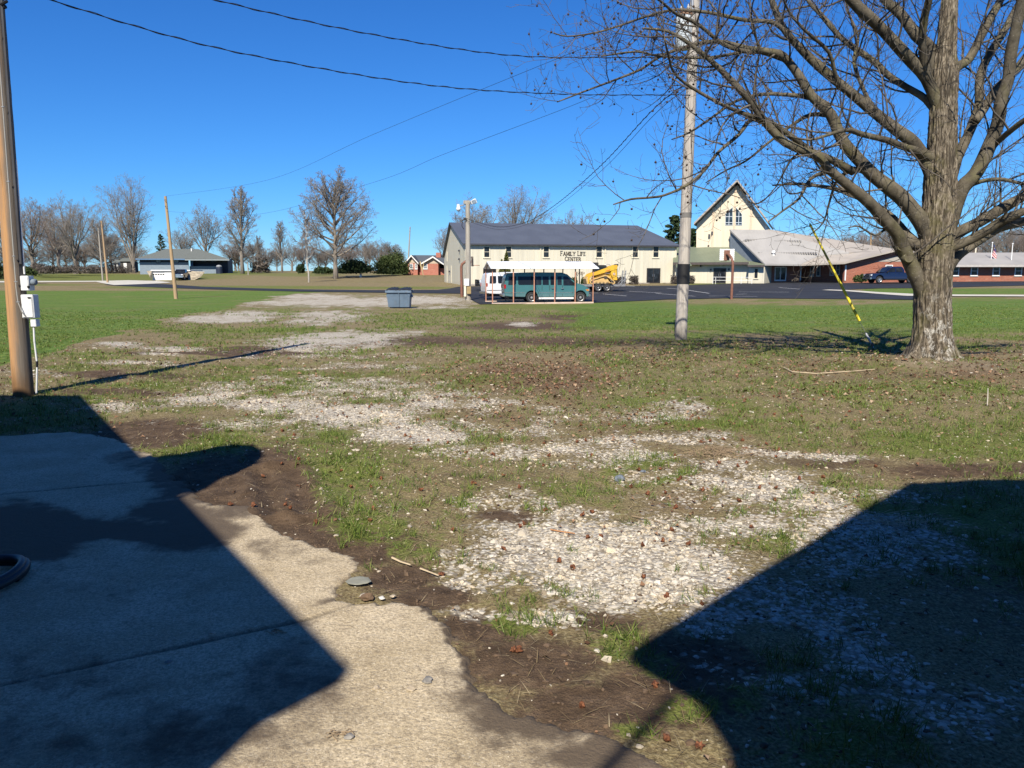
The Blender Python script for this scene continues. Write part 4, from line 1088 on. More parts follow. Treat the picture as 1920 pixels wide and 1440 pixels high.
def clump_pos(rx, ry, rz_, clumps=26, box=False, cone=False):
    def f(n, r_):
        if cone:
            h_ = 1 - np.sqrt(r_.rand(n)); a_ = r_.rand(n) * 6.283; q_ = (.55 + .5 * r_.rand(n)) * np.minimum(1, .75 + h_ * 3) * (1 - h_) ** .8 * (1 + .18 * np.sin(a_ * 3 + h_ * 14))
            return np.stack([np.cos(a_) * q_ * rx, np.sin(a_) * q_ * ry, h_ * rz_], 1)
        C = []
        while len(C) < clumps:
            p = r_.rand(3) * 2 - 1; p[2] = r_.rand()
            if cone:
                k = 1 - p[2] * .93
                if math.hypot(p[0], p[1]) < k and math.hypot(p[0], p[1]) > .35 * k: C.append((p[0] * rx, p[1] * ry, p[2] * rz_))
            elif box or (p[0] ** 2 + p[1] ** 2 + (p[2] * 1.05) ** 2 < 1 and (p[0] ** 2 + p[1] ** 2 + p[2] ** 2) > .25): C.append((p[0] * rx * .86, p[1] * ry * .86, p[2] * rz_ * .9))
        C = np.array(C); w = .6 + .8 * r_.rand(len(C))
        i = r_.randint(0, len(C), n)
        rad_ = np.array([rx, ry, rz_ * .6]) * (.30 if not cone else .22)
        P = C[i] + r_.randn(n, 3) * rad_[None] * .55 * w[i][:, None]
        P[:, 2] = np.abs(P[:, 2])
        if box: P = np.clip(P, [-rx, -ry, 0], [rx, ry, rz_]) + r_.randn(n, 3) * .02
        return P
    return f
def shrub(name, u, vb, w_px, vt, Y, mat, label, n=2600, size=.16, group=None, box=False, cone=False, cat='shrub', clumps=30, stem=True, deep=.8):
    p = at(u, vb, Y); top = at(u, vt, Y)[2]; zb = min(p[2], tz(p[0], p[1]) if Y > 60 else p[2])
    zb = p[2]
    rx = w_px / 2 * Y / F; h = top - zb
    r = empty(name, (p[0], p[1], zb), 0, label, cat, group)
    V, Fc = leafy('foliage', n, clump_pos(rx, rx * deep, h, clumps, box, cone), size, mat, int(u))
    mesh_np('foliage', V, Fc, mat, r)
    if stem:
        m = MB()
        for k in range(5):
            a = k * 1.256; m.tube([(0, 0, -.15), (math.cos(a) * rx * .25, math.sin(a) * rx * .25, h * .4), (math.cos(a) * rx * .45, math.sin(a) * rx * .45, h * .75)], [.05 + rx * .015, .03, .012], 5)
        m.build('stems', BK1, r, fix=False)
    return r
shrub('evergreen_shrub', 668, 512, 66, 484, 140, EVG, 'dark spreading evergreen bush just right of the big round bare tree', 11000, .18, cat='shrub')
shrub('evergreen_shrub', 606, 512, 40, 499, 160, EVG, 'low dark bush left of the big round bare tree trunk', 1800, .25)
shrub('round_bush', 735, 513, 62, 472, 150, HOLLY, 'big round green bush left of the brick house', 14000, .18)
shrub('round_bush', 489, 510, 36, 482, 190, TAN, 'rounded brownish bush right of the blue house', 1800, .3)
shrub('round_bush', 564, 511, 18, 492, 170, EVG, 'small dark bush near the whitish trunked tree', 900, .25)
shrub('round_bush', 108, 511, 10, 502, 150, TAN, 'small round tan bush on the far left lawn', 400, .16)
shrub('evergreen_shrub', 50, 516, 40, 500, 120, HOLLY, 'low green bush beside the left utility pole', 1600, .2)
shrub('evergreen_shrub', 10, 522, 50, 492, 105, EVG, 'dark bush behind the left utility pole', 1600, .2)
for i, (u_, w_, vt, Y_) in enumerate(((70, 90, 492, 170), (150, 100, 490, 175), (205, 70, 486, 200), (100, 80, 496, 160))):
    shrub('thicket', u_, 512, w_, vt, Y_, TAN, ['brown leafless thicket low on the far left lawn', 'brown thicket under the spreading bare tree', 'brown thicket behind the two far left poles', 'tangled brown thicket in front of the far left trees'][i], 6000, .13, 'brown thickets on the far left', deep=.5)
def conifer(u, vb, vt, w_px, Y, label, n=7000):
    p = at(u, vb, Y); h = at(u, vt, Y)[2] - p[2]; rx = w_px / 2 * Y / F
    r = empty('conifer', p, 0, label, 'tree')
    r_ = np.random.RandomState(int(u)); P = []
    m = MB(); m.tube([(0, 0, -.2), (0, 0, h * .5), (.1, 0, h * .97)], [h * .022, h * .015, .03], 8); m.build('trunk', BK1, r)
    m = MB()
    for k in range(46):
        t = .12 + .86 * k / 46; a = k * 2.4 + r_.rand(); L = rx * (1.25 - 1.05 * t) * (.65 + .5 * r_.rand())
        tip = np.array([math.cos(a) * L, math.sin(a) * L, h * t + L * .12]); b = np.array([0, 0, h * t])
        m.tube([b, (b + tip) / 2 - np.array([0, 0, L * .06]), tip], [.05, .035, .015], 4)
        nn = n // 46; tt = .25 + .8 * r_.rand(nn) ** .7
        P.append(b + (tip - b) * tt[:, None] + r_.randn(nn, 3) * np.array([.22, .22, .14]) * (.4 + L * .22))
    m.build('limbs', BK1, r, fix=False)
    P = np.concatenate(P)
    V, Fc = leafy('needles', len(P), lambda n_, rr: P, .2, PINE, int(u))
    mesh_np('needles', V, Fc, PINE, r)
conifer(1262, 505, 402, 62, 128, 'tall dark green conifer left of the church gable', 9000)
conifer(1296, 505, 428, 44, 132, 'shorter dark green conifer against the church wall', 5000)
conifer(304, 500, 438, 26, 235, 'dark conifer behind the blue house roof', 2500)
# ================================================================ BUILDINGS
class Plane:
    """a vertical wall plane through two measured points; off > 0 is towards the viewer"""
    def __init__(s, uL, YL, uR, YR):
        s.A = at(uL, 500, YL)[:2]; s.B = at(uR, 500, YR)[:2]
        e = s.B - s.A; s.L = np.linalg.norm(e); s.e = e / s.L
        s.n = np.array([s.e[1], -s.e[0]])
    def hit(s, u, v, off=0.0):
        d = ray(u, v); A = s.A + s.n * off
        k = ((A - CAM[:2]) @ s.n) / (d[:2] @ s.n)
        return CAM + d * k
    def pt(s, t, z, off=0.0):
        p = s.A + s.e * t + s.n * off
        return np.array([p[0], p[1], z])
    def st(s, u, v, off=0.0):
        p = s.hit(u, v, off); return float((p[:2] - s.A) @ s.e), float(p[2])
class WB(MB):
    """mesh builder in world coordinates relative to an origin"""
    def __init__(s, O): super().__init__(); s.O = np.array(O, float)
    def W(s, pts, fs): return s.add([np.asarray(p, float) - s.O for p in pts], fs)
    def slab(s, poly, t=.15):
        n = len(poly); P = [np.asarray(p, float) for p in poly]
        return s.W(P + [p - np.array([0, 0, t]) for p in P], [tuple(range(n)), tuple(range(2 * n - 1, n - 1, -1))] + [(i, (i + 1) % n, n + (i + 1) % n, n + i) for i in range(n)])
    def onwall(s, P, t0, t1, z0, z1, o0, o1):
        v = [P.pt(t, z, o) for z in (z0, z1) for o in (o0, o1) for t in (t0, t1)]
        return s.W(v, [(0, 2, 3, 1), (4, 5, 7, 6), (0, 1, 5, 4), (2, 6, 7, 3), (0, 4, 6, 2), (1, 3, 7, 5)])
    def wallpoly(s, P, tz_, o0, o1):
        n = len(tz_)
        return s.W([P.pt(t, z, o0) for t, z in tz_] + [P.pt(t, z, o1) for t, z in tz_], [tuple(range(n)), tuple(range(2 * n - 1, n - 1, -1))] + [(i, (i + 1) % n, n + (i + 1) % n, n + i) for i in range(n)])
def rect(P, u0, v0, u1, v1, off=0.0):
    um, vm = (u0 + u1) / 2, (v0 + v1) / 2
    return P.st(u0, vm, off)[0], P.st(u1, vm, off)[0], P.st(um, v1, off)[1], P.st(um, v0, off)[1]
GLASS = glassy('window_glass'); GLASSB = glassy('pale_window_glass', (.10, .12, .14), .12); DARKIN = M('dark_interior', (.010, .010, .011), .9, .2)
WHITE = M('white_trim', (.72, .71, .68), .5, .06, 4); CREAMT = M('cream_trim', (.66, .60, .46), .55, .05, 4); ALU = M('aluminium', (.5, .5, .5), .35, .08, 5, metal=.8)
def window(par, P, u0, v0, u1, v1, fm, gm=GLASS, bars=(0, 1), fw=.09, sill=True):
    t0, t1, z0, z1 = rect(P, u0, v0, u1, v1); O = par['O_']
    f = WB(O)
    f.onwall(P, t0 - fw, t0, z0 - fw, z1 + fw, -.02, .075); f.onwall(P, t1, t1 + fw, z0 - fw, z1 + fw, -.02, .075)
    f.onwall(P, t0, t1, z1, z1 + fw, -.02, .072); f.onwall(P, t0, t1, z0 - fw, z0, -.02, .072)
    nv, nh = bars
    for i in range(nv): t = t0 + (t1 - t0) * (i + 1) / (nv + 1); f.onwall(P, t - .022, t + .022, z0, z1, .0, .056)
    for i in range(nh): z = z0 + (z1 - z0) * (i + 1) / (nh + 1); f.onwall(P, t0, t1, z - .025, z + .025, .0, .06)
    if sill: f.onwall(P, t0 - fw * 1.5, t1 + fw * 1.5, z0 - fw - .05, z0 - fw - .003, -.02, .11)
    fo = f.build('window', fm, par, bevel=0)
    WB(O).onwall(P, t0, t1, z0, z1, -.02, .038).build('pane', gm, fo)
    return fo
def door(par, P, u0, v0, u1, v1, fm, gm=GLASS, leaves=2, fw=.09, rail=False):
    t0, t1, z0, z1 = rect(P, u0, v0, u1, v1); O = par['O_']
    f = WB(O)
    f.onwall(P, t0 - fw, t0, z0, z1 + fw, -.02, .085); f.onwall(P, t1, t1 + fw, z0, z1 + fw, -.02, .085); f.onwall(P, t0, t1, z1, z1 + fw, -.02, .082)
    fo = f.build('door', fm, par)
    for i in range(leaves):
        a = t0 + (t1 - t0) * i / leaves; b = t0 + (t1 - t0) * (i + 1) / leaves
        WB(O).onwall(P, a + .05, b - .05, z0 + .18, z1 - .06, -.02, .04).build('pane', gm, fo)
    s = WB(O)
    for i in range(leaves):
        a = t0 + (t1 - t0) * i / leaves; b = t0 + (t1 - t0) * (i + 1) / leaves
        s.onwall(P, a, a + .05, z0, z1, -.02, .055); s.onwall(P, b - .05, b, z0, z1, -.02, .055); s.onwall(P, a + .05, b - .05, z0, z0 + .18, -.02, .05); s.onwall(P, a + .05, b - .05, z1 - .06, z1, -.02, .05)
        if rail: s.onwall(P, a + .05, b - .05, z0 + .95, z0 + 1.05, -.02, .03)
    s.build('door_leaf', fm, fo)
    h = WB(O); m = (t0 + t1) / 2
    h.onwall(P, m - .13, m - .10, z0 + .9, z0 + 1.25, .06, .09); h.onwall(P, m + .10, m + .13, z0 + .9, z0 + 1.25, .06, .09)
    h.build('handle', ALU, fo)
    return fo
def bldg(name, O, label, cat='building'):
    r = empty(name, O, 0, label, cat); r['O_'] = [float(c) for c in O]; return r

# ---------------- long cream metal building
CREAM = siding('cream_siding', (.585, .545, .43), .45, .05); CREAMG = siding('pale_siding', (.46, .46, .40), .45, .05)
SLATE = roofmat('slate_blue_roof', (.086, .095, .115), .45, .45, 0, .12)
P1 = Plane(872, 98, 1268, 105.5); PL1 = Plane(833, 112.6, 872, 98)
zg = gnd(872, 535)[2] - .05
O1 = P1.pt(0, zg); fl = bldg('metal_building', O1, 'long two storey cream metal building with slate blue roof and dark lettering')
zE = P1.st(872, 457)[1]; zR = P1.st(850, 417, -9)[1]; zB = P1.st(833, 481, -14.5)[1]; Lf = P1.L; Wd_ = PL1.L
w = WB(O1)
w.onwall(P1, 0, Lf, zg - 1, zE, -.15, 0)
for i in range(1, int(Lf / .9)): w.onwall(P1, i * .9 - .03, i * .9 + .03, zg + .25, zE - .05, -.02, .03)
w.wallpoly(PL1, [(0, zg - 1), (Wd_, zg - 1), (Wd_, zE), (Wd_ * .41, zR - .12), (0, zB)], -.15, 0)
w.onwall(PL1, 0, .12, zg - 1, zB - .05, -Lf, -.2)
w.build('wall', CREAM, fl); 
tR = P1.st(1195, 420, -9)[0]
eL, eR = P1.pt(-.35, zE + .02, .4), P1.pt(Lf + .4, zE + .02, .4); rL, rR = P1.pt(-.35, zR, -9), P1.pt(tR, zR, -9); bL, bR = P1.pt(-.35, zB, -15), P1.pt(Lf + .4, zB, -15)
w = WB(O1); w.slab([eL, eR, rR, rL], .14); w.slab([rL, rR, bR, bL], .14); w.slab([eR + [0, 0, .003], bR + [0, 0, .003], rR + [0, 0, .003]], .14)
w.build('roof', SLATE, fl)
DKTRIM = M('dark_trim', (.05, .05, .06), .5, .1)
w = WB(O1); w.onwall(P1, -.35, Lf + .4, zE - .16, zE + .015, .405, .50); w.build('gutter', DKTRIM, fl)
for u_ in (1013, 1134, 1266):
    t = P1.st(u_, 490)[0]; w = WB(O1); w.onwall(P1, t - .05, t + .05, zg + .1, zE - .17, .035, .13); w.build('downspout', CREAMT, fl)
w = WB(O1); w.onwall(P1, -.05, Lf + .05, zg - .6, zg + .22, -.1, .06); w.build('foundation', M('block_base', (.33, .31, .28), .9, .15, 3), fl)
for u_ in (912.5, 953.5, 1024, 1123.5, 1191, 1229.6):
    window(fl, P1, u_ - 4.7, 462.5, u_ + 4.7, 482, CREAMT, GLASS, (0, 1), .11)
d_ = door(fl, P1, 1213.5, 504, 1236.5, 531.5, M('dark_bronze_door', (.035, .03, .028), .4, .1), GLASS)
t0, t1, z0, z1 = rect(P1, 906, 502, 930, 534)
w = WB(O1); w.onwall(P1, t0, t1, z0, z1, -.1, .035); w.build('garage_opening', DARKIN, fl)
for t_ in (PL1.st(838, 515)[0], PL1.st(846, 520)[0]):
    w = WB(O1); w.onwall(PL1, t_ - .3, t_ + .3, zg + .25, zg + 2.6, -.05, .04); w.build('side_door', CREAMT, fl)
w = WB(O1); t_ = PL1.st(838, 487)[0]; w.onwall(PL1, t_ - .3, t_ + .3, zg + 3.2, zg + 4.6, -.05, .04); w.build('side_panel', CREAMT, fl)
w = WB(O1)
for u_, v_ in ((844, 509), (862, 470), (862, 486)): t_, z_ = PL1.st(u_, v_); w.onwall(PL1, t_ - .12, t_ + .12, z_ - .12, z_ + .12, 0, .2)
w.build('wall_lamp', DKTRIM, fl)
# lettering: stroke capitals with serifs, two lines, large initials
GL = {'F': [((0, 0), (0, 1)), ((0, 1), (.6, 1)), ((0, .52), (.45, .52))], 'A': [((0, 0), (.4, 1)), ((.4, 1), (.8, 0)), ((.16, .35), (.64, .35))], 'M': [((0, 0), (.06, 1)), ((.06, 1), (.45, .1)), ((.45, .1), (.84, 1)), ((.84, 1), (.9, 0))],
      'I': [((0, 0), (0, 1))], 'L': [((0, 1), (0, 0)), ((0, 0), (.58, 0))], 'Y': [((0, 1), (.36, .48)), ((.72, 1), (.36, .48)), ((.36, .48), (.36, 0))], 'E': [((0, 0), (0, 1)), ((0, 1), (.58, 1)), ((0, .52), (.45, .52)), ((0, 0), (.6, 0))],
      'C': [((.72, .82), (.5, 1)), ((.5, 1), (.2, .92)), ((.2, .92), (0, .5)), ((0, .5), (.2, .08)), ((.2, .08), (.5, 0)), ((.5, 0), (.74, .2))], 'N': [((0, 0), (0, 1)), ((0, 1), (.7, 0)), ((.7, 0), (.7, 1))],
      'T': [((0, 1), (.72, 1)), ((.36, 1), (.36, 0))], 'R': [((0, 0), (0, 1)), ((0, 1), (.42, .97)), ((.42, .97), (.55, .76)), ((.55, .76), (.42, .54)), ((.42, .54), (0, .52)), ((.3, .52), (.66, 0))]}
GW = {'F': .6, 'A': .8, 'M': .9, 'I': .02, 'L': .58, 'Y': .72, 'E': .6, 'C': .74, 'N': .7, 'T': .72, 'R': .66}
def letters(w, P, text, t0, t1, zb, hb, hs, off):
    def width(ht): return sum((ht[1] if i else ht[0]) * 0 for i in ())
    seq = []; x = 0
    first = True
    for ch in text:
        if ch == ' ': x += hs * .75; first = True; continue
        h = hb if first else hs; first = False
        seq.append((ch, x, h)); x += GW[ch] * h + hs * .30
    tot = x - hs * .30; k = (t1 - t0) / tot
    for ch, x0, h in seq:
        for (a, b) in GL[ch]:
            ax, az = t0 + (x0 + a[0] * h) * k, zb + a[1] * h; bx, bz = t0 + (x0 + b[0] * h) * k, zb + b[1] * h
            dx, dz = bx - ax, bz - az; L = math.hypot(dx, dz); px_, pz_ = -dz / L, dx / L
            wdt = .034 if abs(dz) > abs(dx) * .5 else .022
            e = .012
            ax -= dx / L * e; az -= dz / L * e; bx += dx / L * e; bz += dz / L * e
            w.wallpoly(P, [(ax - px_ * wdt, az - pz_ * wdt), (bx - px_ * wdt, bz - pz_ * wdt), (bx + px_ * wdt, bz + pz_ * wdt), (ax + px_ * wdt, az + pz_ * wdt)], off, off + .04)
            for (qx, qz), c_ in (((ax, az), a), ((bx, bz), b)):
                if c_[1] in (0, 1) and abs(dz) > abs(dx) * .8: w.wallpoly(P, [(qx - .075, qz - .018), (qx + .075, qz - .018), (qx + .075, qz + .018), (qx - .075, qz + .018)], off, off + .043)
w = WB(O1)
a0, z0 = P1.st(1051, 478.6); a1, _ = P1.st(1097.5, 478.6)
_, zt = P1.st(1051, 470.8)
letters(w, P1, 'FAMILY LIFE', a0, a1, z0, zt - z0, (zt - z0) * .82, .034)
a0, z0 = P1.st(1059, 489); a1, _ = P1.st(1088.5, 489); _, zt = P1.st(1059, 481.2)
letters(w, P1, 'CENTER', a0, a1, z0, zt - z0, (zt - z0) * .82, .034)
w.build('lettering', M('letter_bronze', (.045, .035, .028), .5, .1), fl)
# door steps and planter kerb
w = WB(O1); t0, t1, _, _ = rect(P1, 1214, 531, 1240, 538); w.onwall(P1, t0 - .2, t1 + .6, zg - .6, zg + .12, .07, 1.6); w.build('doorstep', M('tan_step', (.5, .44, .33), .9, .1), fl)
w = WB(O1)
for u0, u1 in ((1150, 1212), (1242, 1268)):
    t0 = P1.st(u0, 533)[0]; t1 = P1.st(u1, 533)[0]; w.onwall(P1, t0, t1, zg - .6, zg + .3, .08, 1.1)
t0 = P1.st(880, 533)[0]; t1 = P1.st(905, 533)[0]; w.onwall(P1, t0, t1, zg - .6, zg + .18, .08, .9)
w.build('planter_bed', M('stone_bed', (.26, .23, .2), .95, .3, 2, bump=.5), fl)

# ---------------- link building with green roof
GREEN = roofmat('green_roof', (.155, .175, .115), .45, .55, 0, .15)
P2 = Plane(1266, 104.5, 1405, 100); P3 = Plane(1404, 99.3, 1434, 98.2)
O2 = P2.pt(0, gnd(1300, 533)[2] - .1); lk = bldg('link_building', O2, 'low cream building with green metal roof between the long building and the church')
zt = P2.st(1330, 493)[1]; w = WB(O2); w.onwall(P2, 0, P2.L, O2[2] - 1, zt, -6, 0)
for i in range(1, int(P2.L / .9)): w.onwall(P2, i * .9 - .03, i * .9 + .03, O2[2] + .1, zt - .05, -.02, .03)
zt3 = P3.st(1420, 498.5)[1]; w.onwall(P3, 0, P3.L, O2[2] - 1, zt3, -6, 0)
w.build('wall', CREAM, lk)
w = WB(O2)
w.slab([P2.hit(1262, 491.5, .9), P2.hit(1404, 490.5, .9), P2.hit(1370, 463.5, -5), P2.hit(1262, 463, -5)], .12)
w.slab([P2.hit(1404, 490.5, .9), P2.hit(1404, 490.5, -4.5), P2.hit(1370, 463.5, -5)], .12)
w.slab([P3.hit(1402, 496.5, .7), P3.hit(1434, 496.3, .7), P3.hit(1424, 486, -4), P3.hit(1402, 486, -4)], .12)
w.slab([P2.hit(1268, 500, 2.2), P2.hit(1297, 497, 2.2), P2.hit(1283, 480, -3), P2.hit(1268, 478, -3)], .12)
w.build('roof', GREEN, lk)
w = WB(O2)
zf = P2.st(1330, 491.5, .9)[1]; w.onwall(P2, P2.st(1262, 492, .9)[0], P2.st(1404, 492, .9)[0], zf - .33, zf - .02, .905, .98)
zf = P3.st(1420, 496.5, .7)[1]; w.onwall(P3, P3.st(1402, 497, .7)[0], P3.st(1434, 497, .7)[0], zf - .24, zf - .02, .705, .78)
w.build('fascia', M('brown_fascia', (.075, .06, .055), .6, .1), lk)
door(lk, P2, 1339, 504, 1360, 531, M('bronze_door', (.03, .027, .027), .4, .1), GLASS)
window(lk, P3, 1415, 504, 1421, 521.5, CREAMT, GLASS, (0, 0), .08)
for u_, v_ in ((1314, 498.5), (1333, 506), (1367, 505)):
    w = WB(O2); t_, z_ = P2.st(u_, v_); w.onwall(P2, t_ - .08, t_ + .08, z_ - .14, z_ + .14, .03, .2); w.build('wall_lamp', DKTRIM, lk)
# hand rail beside the ramp
PR_ = Plane(1337, 99.5, 1411, 97); rl = empty('handrail', PR_.pt(0, tz(*PR_.pt(0, 0)[:2])), 0, 'thin white tube handrail along the ramp in front of the green roofed building', 'handrail')
w = WB(rl.location); z_ = rl.location[2] - .3
def wt(w, pts, r, n=6): MB.tube(w, [np.asarray(p, float) - w.O for p in pts], r, n)
for v_ in (519.5, 525.5): wt(w, [PR_.hit(1337, v_), PR_.hit(1410, v_ + .6)], .03)
w.build('rail', WHITE, rl)
for u_ in (1337, 1342, 1390, 1410):
    w = WB(rl.location); p = PR_.hit(u_, 519.5); wt(w, [p, (p[0], p[1], z_)], .032); w.build('post', WHITE, rl)
# ---------------- church
CH = siding('church_stucco', (.66, .575, .43), 1.22, .015); GREYR = roofmat('grey_roof', (.30, .285, .268), .4, .7, 0, .04); BEIGER = roofmat('beige_roof', (.385, .34, .285), .4, .7, 0, .05); BRICK = brick('red_brick')
BROWN = M('brown_soffit', (.10, .08, .07), .7, .12)
PT = Plane(1306, 108, 1436, 104.8); OC = PT.pt(0, .3); ch = bldg('church', OC, 'church with tall steep cream gable, two pointed windows and wide grey roofs', 'church')
def hz(u, v): return PT.st(u, v)
w = WB(OC); pg = [(0, -.5), (PT.L, -.5), hz(1436, 418), hz(1382.5, 346), hz(1306, 421)]
w.wallpoly(PT, pg, -16, 0); w.build('gable_wall', CH, ch)
def hp(u, v, off): return PT.hit(u, v, off)
ap, el, er = hp(1382.5, 336, 1.1), hp(1301, 417.5, 1.1), hp(1441, 414.5, 1.1)
bk = PT.n * -18
b3 = np.array([bk[0], bk[1], 0])
w = WB(OC); w.slab([ap, el, el + b3, ap + b3], .34); w.slab([ap, er, er + b3, ap + b3], .34); w.build('gable_roof', BROWN, ch)
w = WB(OC)
for a, b in ((ap, el), (ap, er)):
    nn = np.array([PT.n[0], PT.n[1], 0]) * .03
    w.W([a + nn, b + nn, b + nn - [0, 0, .3], a + nn - [0, 0, .3], a + nn * 3, b + nn * 3, b + nn * 3 - [0, 0, .3], a + nn * 3 - [0, 0, .3]], [(0, 1, 2, 3), (7, 6, 5, 4), (0, 4, 5, 1), (2, 6, 7, 3), (1, 5, 6, 2), (0, 3, 7, 4)])
w.build('bargeboard', M('pale_bargeboard', (.33, .29, .25), .6, .1), ch)
for u_, vt, vb in ((1338, 389, 470), (1380, 350, 430), (1410, 378, 432)):
    t_, z1 = PT.st(u_, vt); z0 = PT.st(u_, vb)[1]; w = WB(OC); w.onwall(PT, t_ - .12, t_ + .12, z0, z1, -.02, .16); w.build('pilaster', M('tan_pilaster', (.60, .47, .34), .7, .06), ch)
for px_ in ([(1360.5, 421.5), (1360.5, 402), (1373.5, 389), (1373.5, 421.5)], [(1379.8, 421.5), (1379.8, 389), (1391, 402), (1391, 421.5)]):
    q4 = [PT.st(*p) for p in px_]; c0 = np.mean(q4, 0)
    f = WB(OC); big = [tuple(c0 + (np.array(p) - c0) * 1.08) for p in q4]
    n = 4
    for i in range(n):
        a, b, a2, b2 = q4[i], q4[(i + 1) % n], big[i], big[(i + 1) % n]
        f.wallpoly(PT, [a, b, b2, a2], -.02, .06 + .002 * i)
    t0 = min(p[0] for p in q4); t1 = max(p[0] for p in q4); zb = min(p[1] for p in q4); zt_ = max(p[1] for p in q4); tm_ = (t0 + t1) / 2
    f.onwall(PT, tm_ - .035, tm_ + .035, zb, zb + (zt_ - zb) * .76, -.02, .05)
    for k in (.13, .48): f.onwall(PT, t0, t1, zb + (zt_ - zb) * k - .035, zb + (zt_ - zb) * k + .035, -.02, .045)
    fo = f.build('pointed_window', M('pale_window_bars', (.5, .55, .6), .5, .05), ch)
    w = WB(OC); w.wallpoly(PT, q4, -.02, .02); w.build('pane', glassy('stained_glass', (.02, .03, .04), .15), fo)
w = WB(OC)
for u_, v_ in ((1330, 442), (1335.5, 437)): t_, z_ = PT.st(u_, v_); w.onwall(PT, t_ - .12, t_ + .12, z_ - .25, z_ + .2, 0, .25)
w.build('flood_lamp', DKTRIM, ch)
# wide roofs in front
w = WB(OC); w.slab([at(1368, 430, 105.3), at(1437, 431, 103.6), at(1592, 473, 101), at(1536, 479.5, 100.5), at(1502, 495, 98.5), at(1434, 494.5, 98)], .22); w.build('nave_roof', GREYR, ch)
w = WB(OC); w.slab([at(1437, 431, 103.6), at(1438, 429.5, 106), at(1705, 471, 117), at(1625, 471, 105), at(1592, 473, 101)], .22); w.build('nave_roof', BEIGER, ch)
w = WB(OC); w.slab([at(1502, 495.5, 98.4), at(1583, 492, 94.5), at(1686, 467, 96), at(1622, 472, 102.5), at(1536, 480, 100.2)], .2); w.slab([at(1686, 467, 96), at(1738, 481, 97), at(1752, 478, 106), at(1622, 472, 104.5)], .2); w.build('wing_roof', BEIGER, ch)
w = WB(OC)
for u_, v_ in ((1450.5, 477),):
    p = at(u_, v_, 99.6); wt(w, [p - [0, 0, .3], p + [0, 0, .15]], .16, 10); wt(w, [p + [0, 0, .15], p + [0, 0, .22], p + [0, 0, .5]], [.16, .30, .16], 10)
w.build('roof_vent', WHITE, ch)
# roof snow guards, two dotted rows
w = WB(OC)
for (ua, va, Ya, ub, vb, Yb, n) in ((1398, 450.5, 102.6, 1500, 452, 102.3, 22), (1422, 474.5, 100.2, 1530, 474.5, 100.6, 24)):
    for i in range(n):
        k = i / (n - 1); p = at(ua + (ub - ua) * k, va + (vb - va) * k, Ya + (Yb - Ya) * k)
        MB.box(w, p[0] - w.O[0] - .09, p[0] - w.O[0] + .09, p[1] - w.O[1] - .3, p[1] - w.O[1] + .05, p[2] - w.O[2] - .1, p[2] - w.O[2] + .1)
w.build('snow_guards', M('snow_guard', (.27, .255, .245), .6, .1), ch)
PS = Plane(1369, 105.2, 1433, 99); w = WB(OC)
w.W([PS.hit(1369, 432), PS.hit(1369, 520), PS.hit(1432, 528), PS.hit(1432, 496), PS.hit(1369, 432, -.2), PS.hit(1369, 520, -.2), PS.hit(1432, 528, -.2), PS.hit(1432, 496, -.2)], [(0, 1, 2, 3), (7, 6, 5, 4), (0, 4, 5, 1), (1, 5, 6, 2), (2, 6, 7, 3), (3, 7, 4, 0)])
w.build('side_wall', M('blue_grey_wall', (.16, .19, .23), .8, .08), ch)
PB1 = Plane(1434, 100.8, 1503, 101.4); w = WB(OC); z_ = PB1.st(1470, 494)[1]; w.onwall(PB1, 0, PB1.L, -.5, z_, -.3, 0)
PB2 = Plane(1500, 104.5, 1584, 97.8); z2 = PB2.st(1540, 492)[1]; w.onwall(PB2, 0, PB2.L, -.5, z2, -.3, 0)
PB3 = Plane(1584, 95.5, 1738, 97.6); zc_ = PB3.st(1640, 490.5)[1]
w.wallpoly(PB3, [(0, -.5), (PB3.L, -.5), PB3.st(1738, 486), PB3.st(1686, 470.5), PB3.st(1584, 495)], -.3, 0)
w.build('brick_wall', BRICK, ch)
w = WB(OC); w.wallpoly(PB3, [PB3.st(1640, 490.6), PB3.st(1722, 490.6), PB3.st(1682, 480)], -.3, .03); w.build('gable_panel', M('tan_panel', (.36, .33, .28), .8, .06), ch)
door(ch, PB1, 1453, 501, 1473, 527, WHITE, GLASS, 2, .07, False)
w = WB(OC)
for u_, v0_, v1_ in ((1434.5, 497, 521), (1441, 497, 530)): 
    t_, z1 = PB1.st(u_, v0_, .5); z0 = PB1.st(u_, v1_, .5)[1]; w.onwall(PB1, t_ - .14, t_ + .14, z0, z1, .4, .6)
w.build('porch_post', M('olive_post', (.20, .19, .14), .7, .1), ch)
for u_, v_ in ((1523, 508.5), (1535, 508), (1560.5, 506.5), (1571.5, 505.5)):
    window(ch, PB2, u_ - 2.6, v_ - 8.5, u_ + 2.6, v_ + 8.5, WHITE, GLASSB, (0, 1), .09)
window(ch, PB3, 1661, 498, 1672, 504, WHITE, GLASSB, (0, 0), .1)
for u_, P_ in ((1585.5, PB3), (1501.5, PB1)):
    t_, z1 = P_.st(u_, 497); z0 = P_.st(u_, 526)[1]; w = WB(OC); w.onwall(P_, t_ - .07, t_ + .07, z0, z1, .0, .12); w.build('downspout', WHITE, ch)
